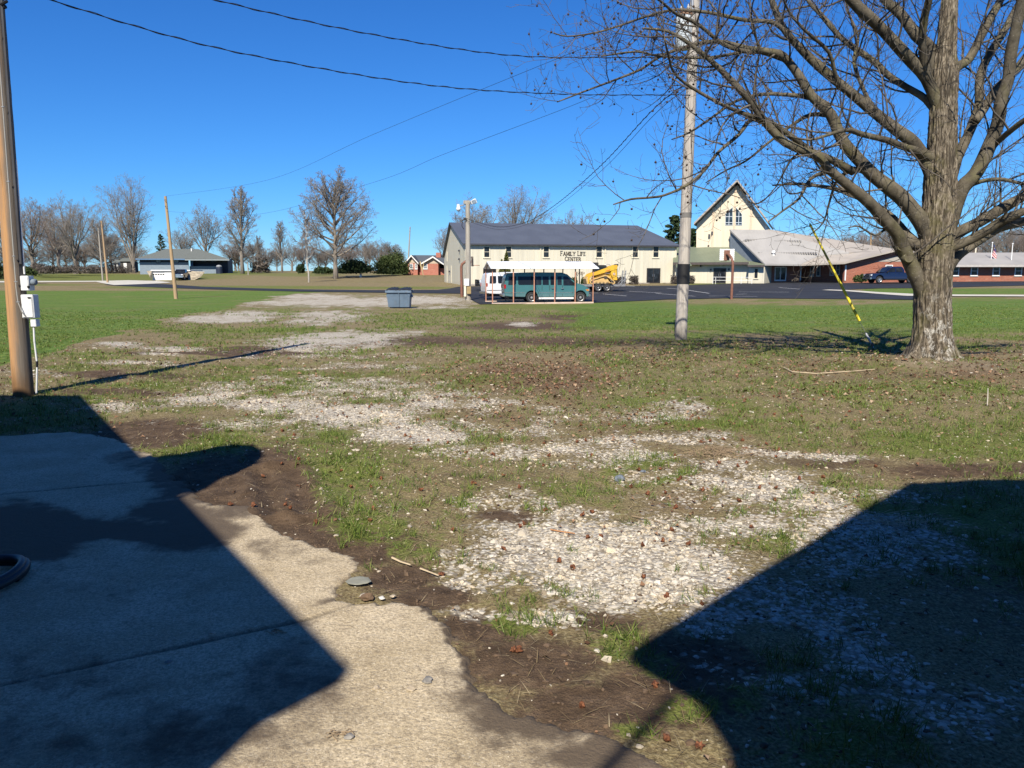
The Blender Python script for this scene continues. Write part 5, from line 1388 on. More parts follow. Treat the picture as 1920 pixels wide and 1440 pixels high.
# ---------------- right brick building
P4 = Plane(1742, 97, 2010, 98.5); O4 = P4.pt(0, .4); bb = bldg('brick_building', O4, 'long single storey red brick building behind the flagpoles')
zt = P4.st(1850, 496)[1]; w = WB(O4); w.onwall(P4, 0, P4.L, -.5, zt, -8, 0); w.build('wall', BRICK, bb)
w = WB(O4); a, b = P4.hit(1735, 496.5, 1.0), P4.hit(2015, 495.5, 1.0); c1, d1 = P4.hit(1735, 474, -5), P4.hit(2015, 473, -5); w.slab([a, b, d1, c1], .2)
w.slab([c1, d1, P4.hit(2015, 496, -11), P4.hit(1735, 496, -11)], .2); w.build('roof', GREYR, bb)
w = WB(O4); zf = a[2]; w.onwall(P4, P4.st(1735, 497, 1)[0], P4.L + .5, zf - .26, zf - .01, 1.005, 1.12); w.build('gutter', M('pale_gutter', (.42, .39, .36), .5, .08), bb)
for u_ in (1791, 1826.5, 1867.5, 1909): window(bb, P4, u_ - 5.2, 500.5, u_ + 5.2, 515.5, WHITE, GLASS, (0, 1), .12)
for i, (u_, v_) in enumerate(((1829, 474), (1731, 471))):
    p = at(u_, v_, 103); w = WB(O4); wt(w, [p - [0, 0, .5], p + [0, 0, .75]], .09, 8); w.build('roof_pipe', CREAMT, bb)

# ---------------- flagpoles, flag
FP = M('flagpole_metal', (.74, .74, .72), .35, .05)
tops = [(1793, 527, 1797, 487), (1854.5, 526.5, 1860, 456), (1892.5, 526.5, 1898, 458)]
fl_l = ['short white flagpole right beside the big tree trunk', 'tall white flagpole flying the flag in front of the brick building', 'tall white flagpole without a flag near the right edge']
for (u0, v0, u1, v1), lab in zip(tops, fl_l):
    p = gnd(u0, v0 + 1); q_ = at(u1, v1, p[1]); r = empty('flagpole', p, 0, lab, 'flagpole', 'flagpoles by the brick building')
    h = q_[2] - p[2]; MB().tube([(0, 0, -.2), (0, 0, h)], [.075, .045], 10).build('pole', FP, r, smooth=True)
    MB().lathe([(.01, -.08), (.08, -.05), (.1, 0), (.08, .06), (.01, .09)], (0, 0, h + .07), 10).build('finial', FP, r, smooth=True)
    MB().lathe([(.2, 0), (.2, .12), (.1, .16)], (0, 0, -.05), 12).build('base', FP, r)
    if 'flying' in lab: fpos = (p, h)
p, h = fpos
fr_ = empty('flag', (p[0] + .06, p[1] - .05, p[2] + h - .2), 0, 'limp red white and blue flag hanging from the tall flagpole', 'flag')
def flagm(name, i0, i1, mat):
    V = []; Fq = []
    cols = np.linspace(0, 1, 15); rws = np.linspace(i0, i1, 9)
    for r_ in rws:
        for c_ in cols:
            V.append((.05 + c_ * .48 + .08 * math.sin(c_ * 6 + r_ * 5), -.12 * math.sin(c_ * 11 + r_ * 3), -r_ * 1.35 - c_ * (.75 + .25 * r_)))
    m_ = len(cols)
    Fq = [(i * m_ + j, i * m_ + j + 1, (i + 1) * m_ + j + 1, (i + 1) * m_ + j) for i in range(len(rws) - 1) for j in range(m_ - 1)]
    return mesh_np(name, V, Fq, mat, fr_, smooth=True)
g = NG('flag_stripes'); sx = g.n('ShaderNodeSeparateXYZ'); g.l(g.co, sx.inputs[0])
st_ = g.math('GREATER_THAN', g.math('FRACT', g.math('MULTIPLY', g.math('ADD', sx.outputs[2], g.math('MULTIPLY', sx.outputs[0], 1.7)), 3.2)), .5)
flagm('stripes', .52, 1.0, g.base(g.mix(st_, (.62, .60, .58), (.42, .03, .05)), .8))
flagm('stripes', .24, .52, g.m)
flagm('canton', 0, .24, M('flag_blue', (.03, .05, .16), .8, .1))
shrub('round_bush', 1615, 528, 30, 513, 94, HOLLY, 'green bush in front of the dark blue pickup', 1600, .13, deep=.7)
shrub('round_bush', 1491, 527, 14, 521, 99, TAN, 'small brown shrub by the brick wall right of the glass door', 300, .12)
# clipped brown shrubs along the long building
for i, (u_, w_, vt) in enumerate(((1155, 14, 519), (1167, 13, 519), (1188, 17, 517), (1264, 14, 517), (1295, 14, 517))):
    shrub('clipped_shrub', u_, 532.5, w_, vt, 98.5 + i * .7, TAN, ['clipped brown shrub behind the yellow loader', 'clipped brown shrub left of the upright ramps', 'clipped brown shrub between the ramps and the glass door', 'clipped brown shrub at the right corner of the cream building', 'clipped brown shrub just right of the white utility pole'][i], 1500, .09, 'clipped shrubs along the cream building', box=True, clumps=60)
for u_, vt, w_, lab in ((949.5, 470, 22, 'taller pointed arborvitae against the cream wall'), (940.5, 486, 16, 'shorter pointed arborvitae left of the taller one')):
    shrub('arborvitae', u_, 534, w_, vt, 95.5, ARB, lab, 3500, .12, cone=True, cat='evergreen', clumps=150)
for u_, w_, lab in ((1076, 14, 'green shrub behind the right end of the carport'), (1095, 12, 'green shrub between carport and yellow loader')):
    shrub('round_bush', u_, 532, w_, 518.5, 96.5, HOLLY, lab, 900, .12)
for u_, v_, lab in ((1081, 513, 'left dried flower head plant with pale round head'), (1091, 512.5, 'right dried flower head plant with pale round head')):
    p = at(u_, 531, 97); t_ = at(u_, v_, 97); r = empty('hydrangea', (p[0], p[1], p[2]), 0, lab, 'plant', 'dried flower heads by the cream wall'); h = t_[2] - p[2]
    m = MB()
    for k in range(4): m.tube([(0, 0, -.2), (.05 * math.cos(k * 1.6), .05 * math.sin(k * 1.6), h)], .012, 4)
    m.build('stems', BK1, r)
    V, Fc = leafy('head', 200, lambda n, rr: rr.randn(n, 3) * .13 + [0, 0, h], .06, None, 4); mesh_np('flower_head', V, Fc, leafmat('dried_petals', (.2, .15, .1), (.42, .36, .27), (.6, .54, .44)), r)

# ---------------- blue house on the rise
P5 = Plane(262, 188, 424, 192); OH = P5.pt(0, P5.st(300, 508)[1]); bh = bldg('blue_house', OH, 'low blue house with grey hip roof on the rise at left', 'house')
GB = M('blue_grey_brick', (.20, .245, .29), .85, .08, 3); NAVY = M('navy_siding', (.018, .026, .05), .6, .15); BLUE = M('bright_blue_trim', (.03, .10, .27), .5, .1); SHING = M('grey_shingles', (.115, .125, .115), .9, .12, 4)
zb = OH[2]; zk = P5.st(300, 492)[1]; zt = P5.st(300, 484)[1]; tm1 = P5.st(353.5, 495)[0]
w = WB(OH); w.onwall(P5, 0, tm1, zb - 4, zk, -.3, 0); w.onwall(P5, -.0, .25, zb - 4, zk, -11, -.31); w.build('brick_base', GB, bh)
w = WB(OH); w.onwall(P5, tm1 + .02, P5.L - 1.5, zb - 3, P5.st(390, 499)[1], -1.2, -.9); w.build('low_wall', GB, bh)
w = WB(OH); w.onwall(P5, .05, tm1, zk + .004, zt, -.3, -.06); w.onwall(P5, .05, .3, zk + .004, zt, -11, -.31); w.onwall(P5, tm1, P5.L, zb - 1, zt, -3.3, -3); w.onwall(P5, P5.L - .3, P5.L, zb - 1, zt, -11, -3.31); w.build('siding', NAVY, bh)
w = WB(OH)
for u_ in (357.5,): t_ = P5.st(u_, 495)[0]; w.onwall(P5, t_ - .3, t_ + .3, zb - .5, zt, -1.6, -1.2)
w.build('porch_column', BLUE, bh)
for u_ in (297, 330.5, 382, 400): window(bh, P5, u_ - 4, 485.5, u_ + 4, 490 + (3 if u_ < 350 else 0), NAVY, GLASSB if u_ < 350 else GLASS, (1, 0), .08, False)
ev = [P5.hit(254, 484.5, 1.2), P5.hit(430, 486, 1.2), P5.hit(430, 486, -12), P5.hit(254, 484.5, -12)]; ev[2][2] = ev[1][2]; ev[3][2] = ev[0][2]
rg = [P5.hit(312, 466.5, -5.5), P5.hit(372, 467, -5.5)]
w = WB(OH)
w.W(ev + rg, [(0, 1, 5, 4), (1, 2, 5), (2, 3, 4, 5), (3, 0, 4), (0, 3, 2, 1)]); w.build('roof', SHING, bh)
w = WB(OH); t0 = P5.st(254, 485, 1.2)[0]; t1 = P5.st(430, 485, 1.2)[0]; w.onwall(P5, t0, t0 + (t1 - t0) * .52, ev[0][2] - .32, ev[0][2] - .03, 1.0, 1.22); w.build('fascia', M('blue_fascia', (.10, .18, .30), .5, .08), bh)
w = WB(OH); w.onwall(P5, t0 + (t1 - t0) * .52 + .003, t1, ev[1][2] - .32, ev[1][2] - .01, 1.0, 1.215); w.build('fascia', M('grey_fascia', (.23, .26, .27), .6, .08), bh)
w = WB(OH); p = P5.hit(359, 466.5, -4); wt(w, [p - [0, 0, .6], p + [0, 0, .1]], .16, 8); w.build('roof_vent', WHITE, bh)
# garage under the house, let into the bank
pg_ = gnd(303, 525.5); YG = pg_[1]; P6 = Plane(283, YG, 357, YG + 1); OG = P6.pt(0, pg_[2]); ga = bldg('garage', OG, 'white basement garage let into the bank under the blue house', 'garage')
zt6 = P6.st(300, 508)[1]
w = WB(OG); w.onwall(P6, P6.st(309, 515)[0], P6.st(321.5, 515)[0], pg_[2] - 1, zt6, -.4, 0); w.onwall(P6, P6.st(284, 515)[0], P6.st(309, 515)[0], P6.st(300, 510)[1], zt6, -.4, 0.02); w.onwall(P6, 0, P6.L, zt6, zt6 + .2, -9, .3); w.build('wall', WHITE, ga)
t0, t1 = P6.st(285.5, 515)[0], P6.st(309, 515)[0]; w = WB(OG); w.onwall(P6, t0, t1 - .01, pg_[2] - .6, P6.st(300, 510)[1], -.3, -.05); gd = w.build('garage_door', WHITE, ga)
w = WB(OG)
for k in range(5): a = t0 + (t1 - t0) * (k + .15) / 5; w.onwall(P6, a, a + (t1 - t0) * .13, P6.st(300, 515.6)[1], P6.st(300, 513.4)[1], -.06, -.03)
w.build('pane', GLASS, gd)
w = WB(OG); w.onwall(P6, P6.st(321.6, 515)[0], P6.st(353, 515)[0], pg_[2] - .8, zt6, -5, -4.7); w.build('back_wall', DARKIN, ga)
STN = M('tan_stone', (.34, .29, .21), .95, .3, 2.5, bump=.4)
w = WB(OG)
w.W([P6.hit(353, 507.5), P6.hit(384, 509.5, -1), P6.hit(377, 519, 0), P6.hit(362, 526, 2), P6.hit(353, 526, 2)] + [P6.hit(353, 507.5, -.6), P6.hit(384, 509.5, -1.6), P6.hit(377, 519, -.6), P6.hit(362, 526, 1.4), P6.hit(353, 526, 1.4)], [(0, 1, 2, 3, 4), (9, 8, 7, 6, 5), (0, 5, 6, 1), (1, 6, 7, 2), (2, 7, 8, 3), (3, 8, 9, 4), (4, 9, 5, 0)])
w.W([P6.hit(285, 507.5), P6.hit(275, 508, .5), P6.hit(281, 519, 2), P6.hit(285, 527, 2), P6.hit(285, 507.5, -.5), P6.hit(275, 508, 0), P6.hit(281, 519, 1.5), P6.hit(285, 527, 1.5)], [(0, 1, 2, 3), (7, 6, 5, 4), (0, 4, 5, 1), (1, 5, 6, 2), (2, 6, 7, 3), (3, 7, 4, 0)])
w.build('retaining_wall', STN, ga)
p = P5.hit(411, 507, 2.0); r = empty('covered_grill', (p[0], p[1], tz(p[0], p[1]) - .1), 0, 'dark covered grill standing at the right end of the blue house', 'grill')
r.location.z = p[2]
m = MB(); m.lathe([(.75, -1.5), (.75, .5), (.7, .75)], n=12); m.build('cover', NAVY, r, bevel=0); m = MB(); m.lathe([(.6, .76), (.7, .95), (.55, 1.2), (.2, 1.32), (.02, 1.34)], n=14); m.build('lid', M('grill_grey', (.25, .26, .27), .5, .1), r, smooth=True)
# ---------------- brick house
P7 = Plane(750, 152, 836, 152); OK_ = P7.pt(0, P7.st(800, 513)[1]); kh = bldg('brick_house', OK_, 'small red brick house with two white edged gables and a chimney', 'house')
zb = OK_[2] - 2; ze = P7.st(800, 493.5)[1]; HB = brick('house_brick', (.40, .115, .075), (.30, .09, .06), (.42, .27, .21)); DSH = M('dark_shingles', (.075, .085, .10), .9, .12, 4); BGE = M('beige_gable', (.46, .37, .28), .8, .06)
def tt(u): return P7.st(u, 500)[0]
def zz_(v): return P7.st(800, v)[1]
w = WB(OK_); w.onwall(P7, tt(761), tt(783), zb, ze, -6, 0); w.onwall(P7, tt(789), tt(822), zb, ze, -6, 0.3); w.onwall(P7, tt(753), tt(840), zb, zz_(503), -1.6, -1.3); w.onwall(P7, tt(753), tt(840), zb, ze, -8, -3); w.build('wall', HB, kh)
for (a, b, c_, va, vb, vc, o) in ((760.5, 772, 783.5, 493.5, 481, 493, .02), (791, 812.7, 831, 494, 483.5, 494.5, .32)):
    w = WB(OK_); w.wallpoly(P7, [(tt(a), zz_(va)), (tt(c_), zz_(vc)), (tt(b), zz_(vb))], -.2, o); w.build('gable', BGE, kh)
    w = WB(OK_); A_ = P7.pt(tt(b), zz_(vb - 3), o + .5); bk_ = np.array([P7.n[0], P7.n[1], 0]) * -6
    for (e_, ve) in ((a - 1.8, va), (c_ + 1.8, vc)):
        E_ = P7.pt(tt(e_), zz_(ve), o + .5); w.slab([A_, E_, E_ + bk_, A_ + bk_], .1)
    w.build('gable_roof', DSH, kh)
    w = WB(OK_); nn = np.array([P7.n[0], P7.n[1], 0]) * .1
    for (e_, ve) in ((a - 1.8, va), (c_ + 1.8, vc)):
        E_ = P7.pt(tt(e_), zz_(ve), o + .51); A2 = P7.pt(tt(b), zz_(vb - 3), o + .51)
        w.W([A2, E_, E_ - [0, 0, .28], A2 - [0, 0, .28], A2 + nn, E_ + nn, E_ + nn - [0, 0, .28], A2 + nn - [0, 0, .28]], [(0, 1, 2, 3), (7, 6, 5, 4), (0, 4, 5, 1), (2, 6, 7, 3), (1, 5, 6, 2), (0, 3, 7, 4)])
    w.build('bargeboard', WHITE, kh)
w = WB(OK_); w.slab([P7.pt(tt(747), zz_(494.5), -1.5), P7.pt(tt(842), zz_(494.5), -1.5), P7.pt(tt(842), zz_(477.5), -6.5), P7.pt(tt(770), zz_(477), -6.5)], .12); w.build('roof', DSH, kh)
w = WB(OK_); w.onwall(P7, tt(813), tt(822), zz_(482), zz_(472.5), -6.2, -5); w.build('chimney', HB, kh)
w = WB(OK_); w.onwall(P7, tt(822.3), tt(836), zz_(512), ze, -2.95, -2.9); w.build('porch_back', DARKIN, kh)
for a, b, o in ((768.5, 773.5, 0), (779, 781.5, 0), (794.5, 800.5, .3)):
    P7b = Plane(750, 152 - o, 836, 152 - o); window(kh, P7b, a, 495.5, b, 503.5, WHITE, GLASSB, (0, 1), .12)
# far-left outbuildings seen between trunks
for (u0, u1, vt, vb, Y_, col, lab) in ((213, 222, 493, 508, 230, (.5, .5, .48), 'tiny pale shed far behind the many stemmed tree'), (226, 246, 490, 507, 215, (.055, .05, .045), 'low dark shed left of the blue house'), (165, 180, 502, 508, 210, (.55, .55, .53), 'tiny white shed low among the far left thickets')):
    PX = Plane(u0, Y_, u1, Y_); O_ = PX.pt(0, PX.st((u0 + u1) / 2, vb)[1]); r = bldg('shed', O_, lab, 'shed'); h = PX.st(u0, vt)[1]
    mm = M('shed_wall', col, .8, .1); w = WB(O_); w.onwall(PX, 0, PX.L, O_[2] - 2, h, -4, 0); w.build('wall', mm, r)
    w = WB(O_); w.slab([PX.pt(-.3, h + .05, .4), PX.pt(PX.L + .3, h + .05, .4), PX.pt(PX.L + .3, h + .9, -2), PX.pt(-.3, h + .9, -2)], .1); w.build('roof', SHING, r)
    w = WB(O_); w.onwall(PX, PX.L * .3, PX.L * .6, O_[2] - .5, O_[2] + (h - O_[2]) * .8, 0, .05); w.build('door', DARKIN if col[0] > .3 else WHITE, r)
# ================================================================ POLES AND WIRES
def local_poly(O, pts): return [tuple(np.asarray(p, float) - np.asarray(O, float)) for p in pts]
PWO = wood_pole('orange_pole_wood', (.46, .25, .105), (.33, .20, .11), .5, True, True); PWG = wood_pole('grey_pole_wood', (.46, .42, .37), (.30, .27, .24), .6); PWT = wood_pole('tan_pole_wood', (.42, .28, .15), (.31, .22, .14), .4, False)
PWGF = wood_pole('weathered_pole_wood', (.36, .33, .28), (.25, .225, .19), .5, False)
STEEL = M('galvanised', (.36, .37, .38), .45, .15, 8, metal=.5); BLK = M('black_rubber', (.012, .012, .013), .6, .2); BOX = M('white_box_paint', (.66, .67, .67), .45, .06, 6, dirt=.3)
# near left pole
pb = gnd(43.5, 741); YP = pb[1]; k_ = YP / F
lp = empty('utility_pole', pb, 0, 'orange brown utility pole with white meter boxes at the left edge', 'utility pole', None)
def lq(u, v, dy=0.0): return Vector(at(u, v, YP + dy)) - Vector(pb)
ctr = lambda v: 43.5 + (v - 741) * .0735
top = lq(ctr(-420), -420)
rows_ = 60; m = MB(); P_ = [Vector((0, 0, -.3)).lerp(top, i / rows_) for i in range(rows_ + 1)]
m.tube(P_, [.135 - .03 * i / rows_ + .004 * mnoise.noise((0, 0, i * .7)) for i in range(rows_ + 1)], 22)
m.build('post', PWO, lp, smooth=True)
R_ = .135
def onp(v, du, dy): return lq(ctr(v) + du, v, dy)
m = MB(); m.tube([onp(v, 14, -.06) for v in (495, 400, 300, 200, 100, 0, -100, -300)], .022, 8); m.build('dark_conduit', M('dark_conduit', (.05, .05, .055), .6, .2), lp, smooth=True)
m = MB(); m.tube([onp(v, 19, -.03) for v in (514, 480, 440, 380, 300)], .012, 8); m.build('white_conduit', BOX, lp, smooth=True)
m = MB(); m.tube([onp(v, 1.5, -R_ - .008) for v in (0, 60, 140, 200, 260, 340, 420, 480, 540)] + [onp(566, 3, -R_ - .01), onp(585, 9, -R_ - .02), onp(597, 18, -R_ + .02), onp(600, 22, -R_ + .06)], .007, 6); m.build('ground_cable', M('grey_cable', (.33, .32, .29), .6, .1), lp, smooth=True)
m = MB()
for v in (60, 200, 340, 480, 528, 566): p = onp(v, 1.5 if v < 560 else 3, -R_ - .012); m.box(p.x - .016, p.x + .016, p.y - .008, p.y + .012, p.z - .006, p.z + .006)
m.build('staples', STEEL, lp)
def pbox(name, u0, v0, u1, v1, d0, d1, mat, bev=.008):
    a, b = lq(u0, v1), lq(u1, v0); m = MB(); m.box(a.x, b.x, d0, d1, a.z, b.z); return m.build(name, mat, lp, bevel=bev)
mb_ = pbox('meter_box', 46.5, 517, 59.5, 545, -.09, .05, BOX)
m = MB(); p = lq(53.5, 538, -.09); m.lathe([(.012, -.018), (.016, -.006), (.02, .0)], tuple(p), 12, axis='y'); m.build('meter_knob', BLK, mb_)
m = MB(); p = lq(59.7, 529); m.lathe([(.042, 0), (.046, .03), (.044, .06), (.03, .075)], (p.x, -.015, p.z), 18, axis='x'); m.build('meter_dial', GLASSB, mb_, smooth=True)
pn = pbox('breaker_panel', 50, 552, 69, 596, -.10, .04, BOX)
a, b = lq(51.5, 594), lq(67.5, 556); m = MB(); m.box(a.x, b.x, -.109, -.102, a.z, b.z); m.build('panel_door', BOX, pn, bevel=.003)
a = lq(64, 557.5); m = MB(); m.box(a.x - .02, a.x + .02, -.12, -.109, a.z - .008, a.z + .008); m.build('latch', BLK, pn)
pbox('junction_box', 64, 598.5, 73, 612, -.08, .02, BOX, .005)
cn = MB(); cn.tube([lq(62.5, 598, -.05), lq(64.5, 640, -.05), lq(69, 677, -.04), lq(69.5, 690, -.04), lq(68.5, 737, -.03)], .0125, 10); cn = cn.build('white_pipe', BOX, lp, smooth=True)
m = MB(); m.tube([lq(69.2, 677, -.04), lq(69.5, 688, -.04)], .017, 10); m.build('coupling', BLK, cn, smooth=True)
m = MB(); p = lq(ctr(8) + 12, 8, 0); m.tube([onp(8, 6, 0), onp(8, 14, -.08), onp(2, 24, -.1)], .02, 6); m.tube([onp(10, 6, .0), onp(14, 16, -.05), onp(12, 20, -.06)], .028, 8); m.build('wire_bracket', BLK, lp, smooth=True)
WIREATT = {1: onp(-40, 6, 0) + Vector(pb), 2: onp(-115, 6, 0) + Vector(pb)}
# white weathered pole with transformer
wb_ = gnd(1276, 637); YW = wb_[1]
wp = empty('utility_pole', wb_, 0, 'pale weathered utility pole carrying a transformer, with a black wrap', 'utility pole')
def wq(u, v, dy=0.0): return Vector(at(u, v, YW + dy)) - Vector(wb_)
wc = lambda v: 1276 + (637 - v) * .0425
m = MB(); n_ = 70; a, b = Vector((0, 0, -.3)), wq(wc(-110), -110); rb = 11.3 * YW / F
m.tube([a.lerp(b, i / n_) for i in range(n_ + 1)], [rb * (1 - .28 * i / n_) + .004 * mnoise.noise((1, 0, i * .6)) for i in range(n_ + 1)], 22); m.build('post', PWG, wp, smooth=True)
m = MB(); m.tube([wq(wc(v), v) for v in (532, 520, 508, 495)], rb * .99 + .006, 24); m.build('black_wrap', BLK, wp, smooth=True)
m = MB(); m.tube([wq(wc(v), v) for v in (408, 399)], rb * .93 + .002, 24); m.build('dark_band', M('grey_band', (.16, .15, .14), .7, .1), wp, smooth=True)
tp = wq(1283, 92); th_ = wq(1283, 24) - tp; cr_ = 14.5 * YW / F; H_ = th_.length; cx_ = tp.x - .02
m = MB(); m.lathe([(cr_ * .9, 0), (cr_, .03), (cr_, H_ * .86), (cr_ * .96, H_ * .9)], (cx_, .0, tp.z), 28); tr_ = m.build('transformer', M('transformer_paint', (.52, .56, .58), .5, .06, 3, dirt=.2), wp, smooth=True)
m = MB(); m.lathe([(cr_ * 1.06, H_ * .9), (cr_ * 1.06, H_ * .95), (cr_ * .6, H_ * 1.0), (cr_ * .1, H_ * 1.02)], (cx_, 0, tp.z), 28); m.build('lid', M('rust_lid', (.22, .12, .07), .7, .2), tr_, smooth=True)
m = MB()
for dx_ in (-.08, .08): m.lathe([(.035, 0), (.045, .04), (.03, .07), (.045, .11), (.025, .16), (.01, .2)], (cx_ + dx_, -.05, tp.z + H_ * .99), 10)
m.build('bushing', M('porcelain', (.45, .43, .40), .3, .05), tr_, smooth=True)
m = MB(); m.box(cx_ + cr_ * .8, cx_ + cr_ + .16, -.05, .05, tp.z + H_ * .2, tp.z + H_ * .27); m.box(cx_ + cr_ * .8, cx_ + cr_ + .16, -.05, .05, tp.z + H_ * .7, tp.z + H_ * .77); m.build('hanger', STEEL, wp)
m = MB(); m.tube([wq(wc(20) - 3, 20, -.12), wq(wc(-40) - 8, -40, -.12)], .03, 8); m.build('riser_pipe', STEEL, wp, smooth=True)
# flood light pole
fb = gnd(878, 563); YF = fb[1]; fp = empty('light_pole', fb, 0, 'grey wooden pole with two flood lamps and meter box beside the carport', 'light pole')
def fq(u, v, dy=0.0): return Vector(at(u, v, YF + dy)) - Vector(fb)
m = MB(); m.tube([Vector((0, 0, -.3)).lerp(fq(877, 379), i / 20) for i in range(21)], [.24 - .07 * i / 20 for i in range(21)], 14); m.build('post', PWGF, fp, smooth=True)
m = MB(); p = fq(875, 381); m.box(p.x - .25, p.x + .25, -.12, .12, p.z - .05, p.z + .2); m.tube([fq(862, 386), fq(877, 383), fq(888, 381)], .04, 6); m.build('crossarm', PWGF, fp)
LAMPM = M('lamp_housing', (.62, .63, .64), .4, .06)
m = MB(); p = fq(887.5, 378.5, -.2); c, s_ = math.cos(.5), math.sin(.5); m.prism([(-.22, -.14), (.22, -.20), (.22, .20), (-.22, .14)], -.2, .25, 'y'); o = m.build('flood_lamp', LAMPM, fp, bevel=.03); o.location = p; o.rotation_euler = (0, -.4, .3)
m = MB(); m.box(-.17, .17, -.215, -.203, -.13, .13); m.build('lens', GLASSB, o)
m = MB(); p = fq(859.5, 388.5, -.2); m.lathe([(.05, .24), (.12, .2), (.14, .0), (.19, -.12), (.16, -.22), (.05, -.26)], n=16); o2 = m.build('flood_lamp', LAMPM, fp, smooth=True); o2.location = p
m = MB(); m.lathe([(.15, -.23), (.13, -.3), (.02, -.33)], n=14); m.build('lens', GLASSB, o2, smooth=True)
for nm_, u0, v0, u1, v1, mt in (('meter_box', 871, 522.5, 880, 536, BOX), ('tan_box', 876, 537, 883.5, 551, M('tan_box', (.30, .22, .10), .7, .1)), ('conduit_cover', 870.5, 536.3, 874.5, 556, CREAMT)):
    a, b = fq(u0, v1), fq(u1, v0); m = MB(); m.box(a.x, b.x, -.42, -.2, a.z, b.z); m.build(nm_, mt, fp, bevel=.02)
m = MB(); m.tube([fq(872, 409), fq(867, 414), fq(866, 424), fq(870, 430)], .03, 6); m.box(*[fq(872, 411).x + k for k in (-.1, .12)], -.3, -.15, fq(872, 411).z - .08, fq(872, 411).z + .08); m.build('cable_loop', BLK, fp)
# plain poles
def pole(u0, v0, u1, v1, r0, mat, label, Y=None, arm=None):
    p = gnd(u0, v0 + .5) if Y is None else at(u0, v0, Y)
    q_ = Vector(at(u1, v1, p[1])) - Vector(p); r = empty('wooden_pole', p, 0, label, 'utility pole', 'plain wooden poles')
    m = MB(); m.tube([Vector((0, 0, -.4)).lerp(q_, i / 10) for i in range(11)], [r0 * (1 - .35 * i / 10) for i in range(11)], 12); m.build('post', mat, r, smooth=True)
    m = MB()
    for f_ in ((.96, .9) if arm is None else arm): c_ = q_ * f_; m.tube([c_ + Vector((0, -r0, 0)), c_ + Vector((.0, -r0 - .1, .02)), c_ + Vector((.12, -r0 - .12, .02))], .02, 5)
    m.build('insulators', BLK, r); return Vector(p) + q_
PT330 = pole(330.5, 560, 310, 368, .155, PWT, 'leaning tan wooden pole on the lawn in front of the blue house')
pole(202, 529.5, 190, 414, .17, PWT, 'right hand of the two grey tan poles at the far left road')
pole(193, 526, 184, 427, .15, PWGF, 'left hand, shorter of the two poles at the far left road')
pole(764, 514.5, 769, 425, .16, PWGF, 'thin grey pole in front of the brick house')
pole(1632, 520, 1633, 437, .16, PWT, 'thin pale pole rising behind the beige church roof', 120, (.8,))
pole(465.5, 512, 464, 490, .14, PWGF, 'short grey stub pole right of the blue house', 165)

def wire(label, pts, r, twist=0, group=None, mat=BLK, name='overhead_wire'):
    P = [Vector(p) for p in pts]; out = []; n = len(P)
    for i in range(n - 1):
        p0, p1, p2, p3 = P[max(i - 1, 0)], P[i], P[i + 1], P[min(i + 2, n - 1)]
        for j in range(14):
            t = j / 14; out.append(.5 * ((2 * p1) + (p2 - p0) * t + (2 * p0 - 5 * p1 + 4 * p2 - p3) * t * t + (3 * p1 - p0 - 3 * p2 + p3) * t ** 3))
    out.append(P[-1]); O = out[0]; L = [q - O for q in out]
    m = MB(); m.tube(L, r, 6)
    if twist:
        d = [0]
        for a, b in zip(L, L[1:]): d.append(d[-1] + (b - a).length)
        tot = d[-1]; N = int(tot / .10); sp2 = []
        for i in range(N + 1):
            s = tot * i / N; k = min(int(np.searchsorted(d, s)), len(d) - 1); k = max(k, 1); f_ = (s - d[k - 1]) / max(d[k] - d[k - 1], 1e-6)
            c_ = L[k - 1].lerp(L[k], f_); sp2.append(c_ + Vector((0, math.cos(s * 9) * r * 2.1, math.sin(s * 9) * r * 2.1)))
        m.tube(sp2, r * .8, 5)
    o = m.build(name, mat, None, smooth='all', fix=False); o.location = O
    return tag(o, label, 'wire', group)
def dl(u, v, Y): return at(u, v, Y)
wire('lower of the two twisted black wires between the left pole and the weathered pole', [WIREATT[1], dl(95, 0, 11.8), dl(430, 95, 14.2), dl(800, 159, 17), dl(1060, 176.5, 19), dl(wc(178), 178, YW - .12)], .0075, 1, 'twisted service wires')
wire('upper of the two twisted black wires between the left pole and the weathered pole', [WIREATT[2], dl(405, 0, 13.6), dl(700, 65, 15.8), dl(950, 103, 17.8), dl(1150, 108, 19.2), dl(wc(106), 106, YW - .12)], .0075, 1, 'twisted service wires')
att = Vector(fq(872, 409)) + Vector(fb)
wire('left of the two wires slanting down from the weathered pole to the light pole', [dl(wc(150), 150, YW), dl(1225, 205, 23), dl(1125, 312, 31), dl(1040, 385, 42), dl(985, 417, 50), dl(930, 425, 57), att], .011, 1, 'wires down to the light pole')
wire('right of the two wires slanting down from the weathered pole to the light pole', [dl(wc(160), 160, YW), dl(1228, 214, 23), dl(1132, 316, 31), dl(1046, 387, 42), dl(990, 420, 50), dl(932, 430, 57), att - Vector((0, 0, .15))], .008, 0, 'wires down to the light pole')
wire('upper faint thin wire running far across the sky to the leaning pole', [dl(wc(10), 10, YW), dl(1030, 116, 25), dl(700, 252, 36), dl(500, 338, 50), PT330], .006, 0, 'faint thin wires')
wire('lower faint thin wire running far across the sky to the leaning pole', [dl(wc(95), 95, YW), dl(1090, 191, 25), dl(830, 290, 33), dl(700, 342, 40), dl(480, 402, 54), PT330 - Vector((0, 0, 1.2))], .006, 0, 'faint thin wires')
